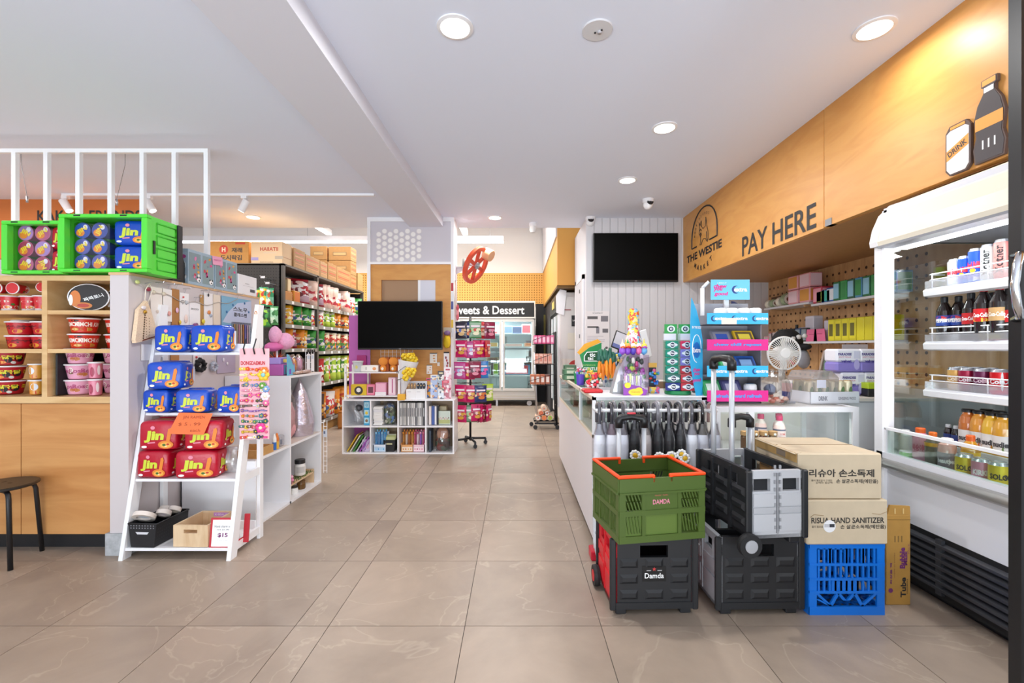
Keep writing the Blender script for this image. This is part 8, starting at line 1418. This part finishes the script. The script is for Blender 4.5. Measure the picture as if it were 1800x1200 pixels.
# hand sanitizer boxes, blue crate, tall carton
t = thing('milk_crate', 'bright blue plastic milk crate on the floor under the sanitizer boxes', 'crate', (1.518, 2.058, 0), .0); BL = mt('0f74dc', .35); w, d, h = .345, .33, .328
def crate_wall(m, o, u, ww, hh):
    o, u = Vector(o), Vector(u); n = u.cross(Z_)
    def bx(a, b, c, e, t0=0.0, t1=.008): vv = [o+u*x+Z_*z-n*y for x in (a, b) for y in (t0, t1) for z in (c, e)]; m.add(vv, [(0, 1, 3, 2), (4, 6, 7, 5), (0, 4, 5, 1), (2, 3, 7, 6), (0, 2, 6, 4), (1, 5, 7, 3)], BL)
    bx(0, ww, 0, .038, -.003); bx(0, ww, hh-.022, hh, -.004)
    for z in (.098, .158, .225): bx(0, ww, z, z+.012, -.003)
    for a in (0, ww-.034): bx(a, a+.034, 0, hh, -.002)
    for i in range(11): x = .045+(ww-.09)*i/10; bx(x-.0045, x+.0045, .098, hh-.02)
    for i in (2, 5, 8): x = .045+(ww-.09)*i/10; bx(x-.009, x+.009, .225, hh-.02)
    bx(ww*.3, ww*.66, .108, .158)
    bx(.04, ww*.5, hh-.028, hh-.02)
    for x0, x1, z0, z1 in ((.034, .10, .10, .04), (.135, .1, .1, .04), (.135, .165, .1, .065), (.21, .18, .1, .065), (.21, .245, .1, .04), (ww-.034, ww-.10, .1, .04), (.04, .1, .07, .04)):
        a, b = o+u*x0+Z_*z0, o+u*x1+Z_*z1; dd = u*.008; m.add([a-dd, a+dd, b+dd, b-dd]+[p-n*.008 for p in (a-dd, a+dd, b+dd, b-dd)], [(0, 1, 2, 3), (7, 6, 5, 4), (0, 4, 5, 1), (1, 5, 6, 2), (2, 6, 7, 3), (3, 7, 4, 0)], BL)
for o, u, ww, nm in (((-w/2, 0, 0), X_, w, 'front_panel'), ((w/2, d, 0), -X_, w, 'rear_panel'), ((-w/2, d, 0), -Y_, d, 'side_panel'), ((w/2, 0, 0), Y_, d, 'side_panel')): m = MB(); crate_wall(m, o, u, ww, h); ob(nm, m, t)
m = MB()
for i in range(9): x = -w/2+.02+i*.036; m.box(x-.006, x+.006, .01, d-.01, .02, .03, BL)
for i in range(8): y = .02+i*.04; m.box(-w/2+.01, w/2-.01, y-.005, y+.005, .02, .03, BL)
ob('floor_grid', m, t)
def sani(loc, rot, w, d, h, label, en, flaps):
    t = thing('carton', label, 'box', loc, rot, 'hand sanitizer cartons'); m = MB(); kb = mt('cdbb9f', .75, grain=.04, gs=16, bump=.25, bs=14); m.box(-w/2, w/2, 0, d, 0, h, kb, .006); ob('box', m, t)
    m = MB(); m.box(-w/2+.002, w/2-.002, d/2-.004, d/2+.004, h-.0005, h+.001, mt('8a7048', .7)); 
    if flaps: m.box(-w/2-.006, -w/2-.002, .01, d-.01, h-.045, h-.002, KRAFTD); m.prism([(-w/2-.012, h-.004), (-w/2+.02, h+.003), (-w/2+.02, h+.001), (-w/2-.012, h-.007)], .01, d-.01, kb); m.box(-w/2-.0075, -w/2-.006, d*.25, d*.45, h-.04, h-.012, mt('7a6a58'))
    ob('flap', m, t)
    m = MB(); y = -.0012; IK = mt('37332f', .7)
    if not en: m.text('리슈아 손소독제', IK, (.005, y, h*.57), X_, Z_, w*.78, .036, bold=.025); m.text('손 살균소독제(에탄올)', IK, (.075, y, h*.39), X_, Z_, w*.50, .022, bold=.015); m.text('물이 필요없이 간편한', IK, (-.085, y, h*.41), X_, Z_, w*.25, .009); m.text('강력한 살균력', IK, (-.075, y, h*.36), X_, Z_, w*.2, .009)
    else:
        m.text('RISUA HAND SANITIZER', IK, (.0, y, h*.55), X_, Z_, w*.9, .026, bold=.02); m.text('손 살균소독제(에탄올)', IK, (.07, y, h*.40), X_, Z_, w*.56, .022, bold=.015); m.text('물이 필요없이', IK, (-.135, y, h*.41), X_, Z_, w*.16, .011); m.disc((-.085, y-.0006, h*.42), .028, .028, mt('eeeef0', .6), 24); m.box(-.108, -.085, y-.0012, y-.0008, h*.40, h*.47, GREY); m.box(-.085, -.062, y-.0012, y-.0008, h*.40, h*.47, mt('3a3c44'))
        m.tube([(-w*.46, y, h*.62), (-w*.42, y, h*.68), (-w*.3, y, h*.66)], .0012, mt('a08560'), 4); m.tube([(w*.3, y, h*.7), (w*.4, y, h*.68), (w*.48, y, h*.74)], .0012, mt('a08560'), 4)
    ob('lettering', m, t)
sani((1.506, 2.035, .331), .015, .372, .35, .203, 'crumpled beige sanitizer carton lettered in English on the blue crate', True, False)
sani((1.478, 2.042, .536), -.01, .378, .37, .208, 'beige sanitizer carton lettered in Korean, topmost of its stack', False, True)
t = thing('carton', 'tall narrow kraft carton standing beside the blue milk crate', 'box', (1.822, 2.135, 0), .0); m = MB(); KB = mt('b3863f', .7, grain=.06, gs=18); m.box(-.058, .058, 0, .10, 0, .43, KB, .003); ob('box', m, t); m = MB(); m.prism([(-.05, .43), (.058, .43), (.056, .47), (-.04, .475)], .002, .01, KB); m.box(-.02, -.014, -.0005, .002, .435, .46, mt('d9b878', .3)); m.box(.02, .026, .0, .0015, .435, .46, mt('d9b878', .3)); m.box(-.058, .058, -.001, 0, .405, .408, mt('8a6428')); ob('flap', m, t)
m = MB(); PU = mt('6f2f6a', .6); UZ, VX = Z_, -X_
m.text('Bubble', PU, (.018, -.001, .225), Z_, -X_, .10, .026, bold=.05); m.text('Mask', PU, (.034, -.001, .225), Z_, -X_, .07, .014, bold=.04); m.text('PACK', mt('8a4a5a'), (.048, -.001, .27), Z_, -X_, .05, .008); m.text('Tube', INK, (.022, -.001, .085), Z_, -X_, .095, .026, bold=.03); m.text('cosmetics', INK, (.04, -.001, .09), Z_, -X_, .07, .008); m.text('화장품 팩', PU, (-.036, -.001, .15), Z_, -X_, .10, .010, bold=.02); m.text('made in korea', mt('8a5a3a'), (-.02, -.001, .19), Z_, -X_, .12, .006); m.disc((-.038, -.001, .07), .011, .011, PU, 14)
for k in range(3): m.box(-.02+.016*k, -.014+.016*k, -.001, 0, .3, .33, mt('8a6a38'))
ob('lettering', m, t)

# ================================================================== open drinks fridge along the wall
FY0, FY1, FX = .55, 2.475, 2.0; FR = mt('e3e4ea', .35)
t = thing('drinks_fridge', 'tall white open drinks fridge full of cans and bottles', 'fridge', (0, 0, 0))
m = MB(); m.box(FX+.03, 2.85, FY0, FY1, .1, .60, FR); m.box(FX+.012, FX+.03, FY0, FY1, .33, .585, mt('dfe0e6', .35)); ob('base_cabinet', m, t)
m = MB(); GK = mt('2b2c30', .45); m.box(FX+.01, FX+.03, FY0, FY1, .04, .33, mt('121315', .6))
ob('grille_backing', m, t)
m = MB()
for k in range(7): z = .085+.034*k; m.prism([(FX+.012, z), (FX-.012, z-.004), (FX-.012, z+.008), (FX+.012, z+.017)], FY0, FY1, mt('4a4b50', .35, .4))
for y in (2.1, 1.72, 1.35): m.box(FX-.008, FX+.012, y, y+.03, .06, .32, mt('3a3b3f', .4))
ob('grille', m, t)
m = MB(); m.box(FX+.06, 2.8, FY0+.02, FY1-.02, 0, .05, BLACK); ob('kick', m, t)
m = MB(); m.tube([(FX-.015, FY0, .605), (FX-.015, FY1, .605)], .026, mt('b9b7b3', .3, .6), 12); m.box(FX-.01, FX+.03, FY0, FY1, .585, .66, FR); ob('bumper_rail', m, t)
m = MB(); m.box(FX+.005, FX+.011, FY0, FY1-.05, .655, .785, glass('eef8f4', .06, .02)); ob('low_pane', m, t); m = MB(); m.box(FX-.004, FX+.018, FY0, FY1-.03, .783, .797, WHITE); m.box(FX-.004, FX+.02, FY1-.055, FY1-.03, .64, .79, WHITE); ob('pane_rail', m, t)
m = MB(); m.box(2.80, 2.85, FY0, FY1, .6, 1.98, mt('9a9ca4', .4)); m.box(FX+.03, 2.8, FY0, FY1, .6, .615, mt('d7d9dd', .3)); m.box(FX+.03, 2.85, FY0, FY1, 1.93, 1.99, FR); m.box(FX+.25, 2.8, FY0, FY1, 1.80, 1.93, mt('a7a9b2', .4)); ob('liner', m, t)
for y in (1.3, 1.93, 2.3): m = MB(); m.box(2.775, 2.8, y, y+.03, .62, 1.8, WHITE); ob('shelf_post', m, t)
m = MB(); m.box(FX-.01, FX+.055, FY1-.045, FY1+.02, .1, 1.80, WHITE, .006); m.box(2.75, 2.85, FY1-.03, FY1+.01, .1, 1.98, FR); m.box(FX+.03, 2.85, FY1-.02, FY1+.01, .1, .60, FR); m.box(FX+.03, 2.85, FY1-.02, FY1+.01, 1.80, 1.98, FR); ob('end_frame', m, t)
m = MB(); m.box(FX+.05, 2.76, FY1-.012, FY1-.004, .6, 1.80, glass('f2fbf8', .16, .015)); ob('end_pane', m, t)
m = MB(); prof = [(FX-.025, 1.775), (FX-.03, 1.80), (FX-.015, 1.87), (FX+.02, 1.95), (FX+.075, 2.01), (FX+.12, 2.025), (FX+.12, 1.99), (FX+.06, 1.78)]; m.prism(prof, FY0, FY1-.03, mt('e6decb', .35, emit=.08)); ob('canopy', m, t); m = MB(); m.prism([(a-.004 if a < FX+.05 else a, b+.003) for a, b in prof], FY1-.03, FY1+.02, WHITE); ob('canopy_end', m, t)
m = MB(); m.box(FX-.028, FX+.06, FY0, FY1-.03, 1.765, 1.777, mt('8d8f95', .4)); m.box(FX+.06, FX+.13, FY0, FY1-.03, 1.76, 1.80, mt('f7fbff', .4, emit=5)); ob('lamp_strip', m, t)
area_light('fridge_strip_lamp', (FX+.13, 1.5, 1.755), .10, 14, (.97, 1, 1), 'RECTANGLE', (0, .35, 0), 1.8)
m = MB(); m.text('Please close', GREY, (FX+.22, FY1-.018, 1.86), X_, Z_, .12, .012); m.box(FX+.1, FX+.22, FY1-.022, FY1-.0205, 1.82, 1.90, mt('d9dade', .5)); m.box(FX+.27, FX+.47, FY1-.022, FY1-.0205, 1.86, 1.87, mt('d0a8a0')); m.box(FX+.27, FX+.47, FY1-.022, FY1-.0205, 1.83, 1.838, mt('a8b0a0')); m.box(FX+.5, FX+.58, FY1-.022, FY1-.0205, 1.82, 1.9, mt('4a5a4a')); m.box(FX+.505, FX+.575, FY1-.0225, FY1-.022, 1.825, 1.87, mt('dfe2e0')); ob('notice', m, t)
SZ = [(1.53, 2.20), (1.245, 2.20), (.995, 2.20)]
for z, x in SZ:
    m = MB(); m.box(x+.02, 2.79, FY0, 2.42, z+.0, z+.012, mt('e7e8ec', .35)); m.prism([(x, z-.028), (x+.03, z-.035), (x+.03, z+.012), (x+.012, z+.014), (x-.004, z)], FY0, 2.42, WHITE); ob('shelf_board', m, t)
    m = MB(); m.tube([(x+.10, 2.405, z+.055), (x+.02, 2.405, z+.055), (x+.01, 2.39, z+.055), (x+.01, FY0, z+.055)], .0035, WHITE, 6); m.tube([(x+.10, 2.405, z+.085), (x+.02, 2.405, z+.085), (x+.012, 2.39, z+.085), (x+.012, FY0, z+.085)], .0035, WHITE, 6); 
    for y in (2.38, 2.1, 1.8, 1.5): m.cyl((x+.01, y, z+.012), (x+.01, y, z+.085), .003, WHITE, 5)
    ob('wire_guard', m, t); m = MB(); m.box(x-.002, x+.003, FY0, 2.41, z+.014, z+.05, glass('f4f6fa', .12, .05, .2)); ob('price_strip', m, t)
m = MB(); m.box(FX+.24, 2.79, FY0, 2.44, .615, .70, mt('d0d2d6', .35)); m.tube([(FX+.235, 2.42, .72), (FX+.235, FY0, .72)], .0035, WHITE, 6); m.box(FX+.232, FX+.238, FY0, 2.43, .70, .72, GREY); ob('rear_step', m, t)

def can(body, lid='c9cbd0', band=None, txt=None, tcol='ffffff', r=.033, h=.12, art=()):
    k = thing('drink_can', 'x', 'can'); m = MB(); b = mt(body, .28, .25); rf = lambda z: r
    m.lathe([(r*.8, 0), (r, .010), (r, h*.45), (r, h*.55), (r, h-.012), (r*.82, h)], [b, b, mt(band, .3, .2) if band else b, b, mt(lid, .25, .8)], n=20); ob('can', m, k); m = MB(); m.lathe([(r*.83, h-.001), (r*.82, h+.002), (r*.72, h+.002), (r*.7, h-.003), (0, h-.003)], mt(lid, .25, .9), n=20, cap=False); ob('lid', m, k)
    m = MB()
    for c, x, z, rx, rz in art: wdisc(m, mt(c, .4), rf, x, z, rx, rz, -1.0); wdisc(m, mt(c, .4), rf, x, z, rx, rz, .3)
    if txt:
        for an in (-1.0, .3): wtext(m, txt, mt(tcol, .4), lambda z: r+.0004, h*.52, h*.2, min(r*1.7, h*.2*2.6), an, .04)
    if m.f: ob('print', m, k)
    return Kind(k)
def vcan(body, txt, tcol, h=.165):
    k = thing('drink_can', 'x', 'can'); r = .029; b = mt(body, .3, .25); m = MB(); m.lathe([(r*.8, 0), (r, .010), (r, h-.014), (r*.82, h)], [b, b, mt('c9cbd0', .25, .8)], n=20); ob('can', m, k); m = MB(); m.lathe([(r*.83, h), (r*.72, h+.001), (0, h-.003)], mt('c9cbd0', .25, .9), n=20, cap=False); ob('lid', m, k); m = MB(); vv, ff, asp = text_mesh(txt, .03, 2)
    for an in (-1.0, .6): wrap(m, [(-(b_-.5)*.032, h*.5+(a-.5)*h*.7) for a, b_ in vv], [f for f in ff], mt(tcol, .4), lambda z: r, an)
    ob('print', m, k); return Kind(k)
def bottle(liq, cap, lab, txt=None, tcol='ffffff', r=.032, h=.22, neck=.013, lz=(.35, .58), art=(), capn=.03, wide=False):
    k = thing('drink_bottle', 'x', 'bottle'); L = mt(liq, .12, coat=.6); m = MB(); prof = [(r*.8, 0), (r, .01), (r*.94, h*.22), (r, h*lz[0]), (r, h*lz[1]), (r*.98, h*.68), (neck*1.6 if not wide else r*.8, h*.82), (neck, h*.88), (neck, h-capn)]
    LM = mt(lab, .35); m.lathe(prof, [L, L, L, LM, L, L, L, L], n=18); ob('bottle', m, k); m = MB(); m.lathe([(neck*1.15, h-capn), (neck*1.2, h-.004), (neck, h)], mt(cap, .35), n=14); ob('cap', m, k); m = MB(); z0, z1 = h*lz[0], h*lz[1]
    for c, x, z, rx, rz in art: 
        for an in (-1.0, .2): wdisc(m, mt(c, .4), lambda q: r, x, z0+(z1-z0)*z, rx, rz, an)
    if txt:
        for an in (-1.0, .2): wtext(m, txt, mt(tcol, .4), lambda z: r+.0006, (z0+z1)/2, (z1-z0)*.34, r*1.5, an, .04)
    if m.f: ob('print', m, k)
    return Kind(k)
def fy(px, x): return x*F/(px-907)
FGc = 'drinks in the open fridge'
RB = can('1f4fc0', band='c9ccd4', txt='Red Bull', tcol='d8202f', r=.028, h=.14, art=[('e0b02a', 0, .05, .01, .008)]); RBL = can('d8dfe6', band='c2c8d2', txt='Red Bull', tcol='c8303f', r=.028, h=.135); RBX = can('2450c4', band='1f48b8', txt='Red Bull', tcol='e8303f', r=.030, h=.165, art=[('e0b02a', 0, .06, .012, .01), ('d8dbe2', 0, .02, .02, .012)])
MO, MOP = vcan('c8d2d0', 'Mother', '2a2a2c', .175), vcan('d8857f', 'Mother', '2a2a2c', .185)
GRC = can('7ac02a', r=.03, h=.165, band='8ad03a'); 
x = 2.26
for k, px, lb in ((RBL, 1678, 'pale silver energy can with a yellow lid'), (RB, 1696, 'short blue and silver energy can'), (RBX, 1716, 'tall blue energy can with red lettering'), (MO, 1738, 'tall pale grey can with vertical black lettering'), (MOP, 1762, 'tall pink can with vertical black lettering')):
    k.put((x, fy(px, x), 1.543), -.25, lb+' on the top fridge shelf', FGc)
GRC.put((2.5, 2.30, 1.543), 0, 'lime green can at the rear of the top fridge shelf', FGc); GRC.put((2.62, 2.33, 1.543), 0, 'lime green can in the rear corner of the top fridge shelf', FGc); RB.put((2.45, 2.1, 1.543), 0, 'blue energy can behind the pale silver one', FGc); MO.put((2.45, 1.98, 1.543), 0, 'grey can in the second row of the top fridge shelf', FGc)
PEP = bottle('1c100c', '17181c', '1c3f9a', 'PEPSI', 'ffffff', .034, .235, art=[('d8303f', 0, .72, .022, .012), ('e8ecf4', 0, .5, .026, .012), ('2a55b0', 0, .3, .022, .010)]); COK = bottle('180c0a', '17181c', 'c8161f', 'Coca-Cola', 'ffffff', .034, .24); COR = bottle('180c0a', 'c8141f', 'cf1a22', 'Coca-Cola', 'ffffff', .036, .265, art=[('e8c02a', 0, .12, .03, .01)]); COV = bottle('180c0a', 'c8141f', 'c9a06a', 'Coca-Cola', 'f6f0e6', .036, .265)
for k, px, lb, dx in ((PEP, 1660, 'cola bottle with a blue label and round red emblem, first on the second fridge shelf', 0), (PEP, 1685, 'blue labelled cola bottle with a red emblem, behind the first on the second fridge shelf', .03), (COK, 1707, 'cola bottle with a plain red label and black cap', .0), (COR, 1729, 'cola bottle with a red cap and yellow wave label', -.02), (COV, 1757, 'cola bottle with a tan vanilla label', -.02), (COK, 1745, 'cola bottle behind the tan labelled one', .09), (COK, 1775, 'cola bottle nearest the dark door edge', .0)):
    k.put((2.26+dx, fy(px, 2.26+dx), 1.258), -.2, lb, FGc)
GLD = can('d9a85a', txt='Cola', tcol='f8ecd8', r=.033, h=.115); CHR = can('a3163f', txt='Cola', tcol='f4e6ea', r=.033, h=.115); PLM = can('6a1f4a', txt='Cola', tcol='f0d8e4', r=.033, h=.115); RED = can('d8141f', txt='Cola', tcol='ffffff', r=.033, h=.115, art=[('f2f2f2', .018, .06, .005, .045)])
for k, px, lb in ((GLD, 1680, 'gold cola can'), (CHR, 1700, 'cherry red cola can with script lettering'), (PLM, 1727, 'plum purple cola can'), (RED, 1757, 'bright red cola can with a white wave')): k.put((2.26, fy(px, 2.26), 1.008), -.1, lb+' on the third fridge shelf', FGc)
for i, px in enumerate((1690, 1715, 1742)): (GLD, PLM, RED)[i].put((2.38, fy(px, 2.38), 1.008), 0, '%s cola can, second row of the third fridge shelf' % ('gold', 'plum', 'red')[i], FGc)
JU = lambda liq, band, cap='17181c': bottle(liq, cap, 'eee8e4', 'nudie', '4a4446', .037, .215, .022, (.16, .52), art=[(band, 0, .22, .04, .012)], capn=.016, wide=True)
J1, J2, J3, J4 = JU('c8702a', 'b8206a'), JU('e0952a', 'd8702a'), JU('e8b42a', 'd8902a'), JU('e0a028', '6a8a3a')
DKB = bottle('2a1a1c', 'd8dade', '3a4a8a', None, None, .02, .12, .010, (.2, .6))
xs_ = 2.28
for k, px, lb in ((J1, 1702, 'orange juice bottle with a magenta band'), (J2, 1722, 'amber juice bottle with an orange band'), (J3, 1744, 'yellow juice bottle with fruit pictures'), (J4, 1764, 'golden juice bottle nearest the dark door edge'), (J2, 1735, 'amber juice bottle in the second row'), (J3, 1757, 'yellow juice bottle in the second row')):
    xx = xs_ if 'second row' not in lb else 2.37; k.put((xx, fy(px, xx), .702), -.15, lb+' on the raised fridge step', FGc)
for i, px in enumerate((1667, 1681)): DKB.put((xs_, fy(px, xs_), .702), 0, 'small dark bottle with a white cap, %s on the raised fridge step' % ('first', 'second')[i], FGc)
x2 = 2.10
WG = bottle('e8ecea', 'ece8ea', 'e6e9e6', None, None, .030, .16, .016, (.25, .8), capn=.025); PK = bottle('e39ab4', 'ec6a2a', 'e6a2b8', '복숭아', 'c85a7a', .033, .19, .018, (.2, .75), capn=.03); DK = bottle('6a6256', 'e8701f', 'd9a02a', None, None, .033, .185, .014, (.62, .72), capn=.028); PNC = bottle('d99a90', 'e8e2e2', '8a7a84', 'beauty', 'e8e0e4', .036, .17, .02, (.1, .6), capn=.03); LIP = bottle('c98a1f', 'e8641f', 'e6b41f', 'Lipton', 'b82a2f', .034, .20, .014, (.3, .62), capn=.028, art=[('f2d23a', 0, .5, .028, .02)])
for k, px, x, lb in ((WG, 1592, 2.14, 'white drink bottle with a green base'), (PK, 1618, 2.12, 'pink drink bottle with an orange cap'), (DK, 1640, 2.10, 'dark drink bottle with an orange cap'), (PNC, 1665, 2.10, 'blush and grey labelled bottle'), (LIP, 1706, 2.13, 'yellow labelled iced tea bottle with an orange cap')): k.put((x, fy(px, x), .616), -.1, lb+' at the front of the fridge floor', FGc)
m = MB(); m.lathe([(.031, 0), (.032, .012), (.031, .05)], mt('6ac83a', .4), n=16); tag(ob('green_cup', m, None, (2.10, fy(1594, 2.10), .616)), 'small bright green tub on the fridge floor under the white bottle', 'tub'); o = bpy.data.objects['green_cup']; m = MB(); m.lathe([(.032, .05), (.03, .056), (0, .057)], WHITE, n=16); ob('lid', m, o)
SOL = can('e3c21f', txt='SOLO', tcol='1f1c14', r=.034, h=.122); KRK = can('d98aa8', txt='KIRKS', tcol='f6e6ec', r=.033, h=.12)
for k, px, lb in ((SOL, 1696, 'yellow soft drink can with black lettering, first at the front of the fridge floor'), (KRK, 1725, 'pink soft drink can between the yellow ones'), (SOL, 1756, 'yellow soft drink can with black lettering nearest the dark door')): k.put((2.06, fy(px, 2.06), .616), .15, lb, FGc)
# things made of one mesh need no Empty above it
for e in [o for o in C.objects if o.type == 'EMPTY' and o.parent is None]:
    k = list(e.children)
    if len(k) == 1 and not k[0].children:
        o = k[0]; o.parent = None; o.location, o.rotation_euler, o.scale = e.location, e.rotation_euler, e.scale
        for p in ('label', 'category', 'group'):
            if p in e: o[p] = e[p]
        n = e.name; bpy.data.objects.remove(e); o.name = n
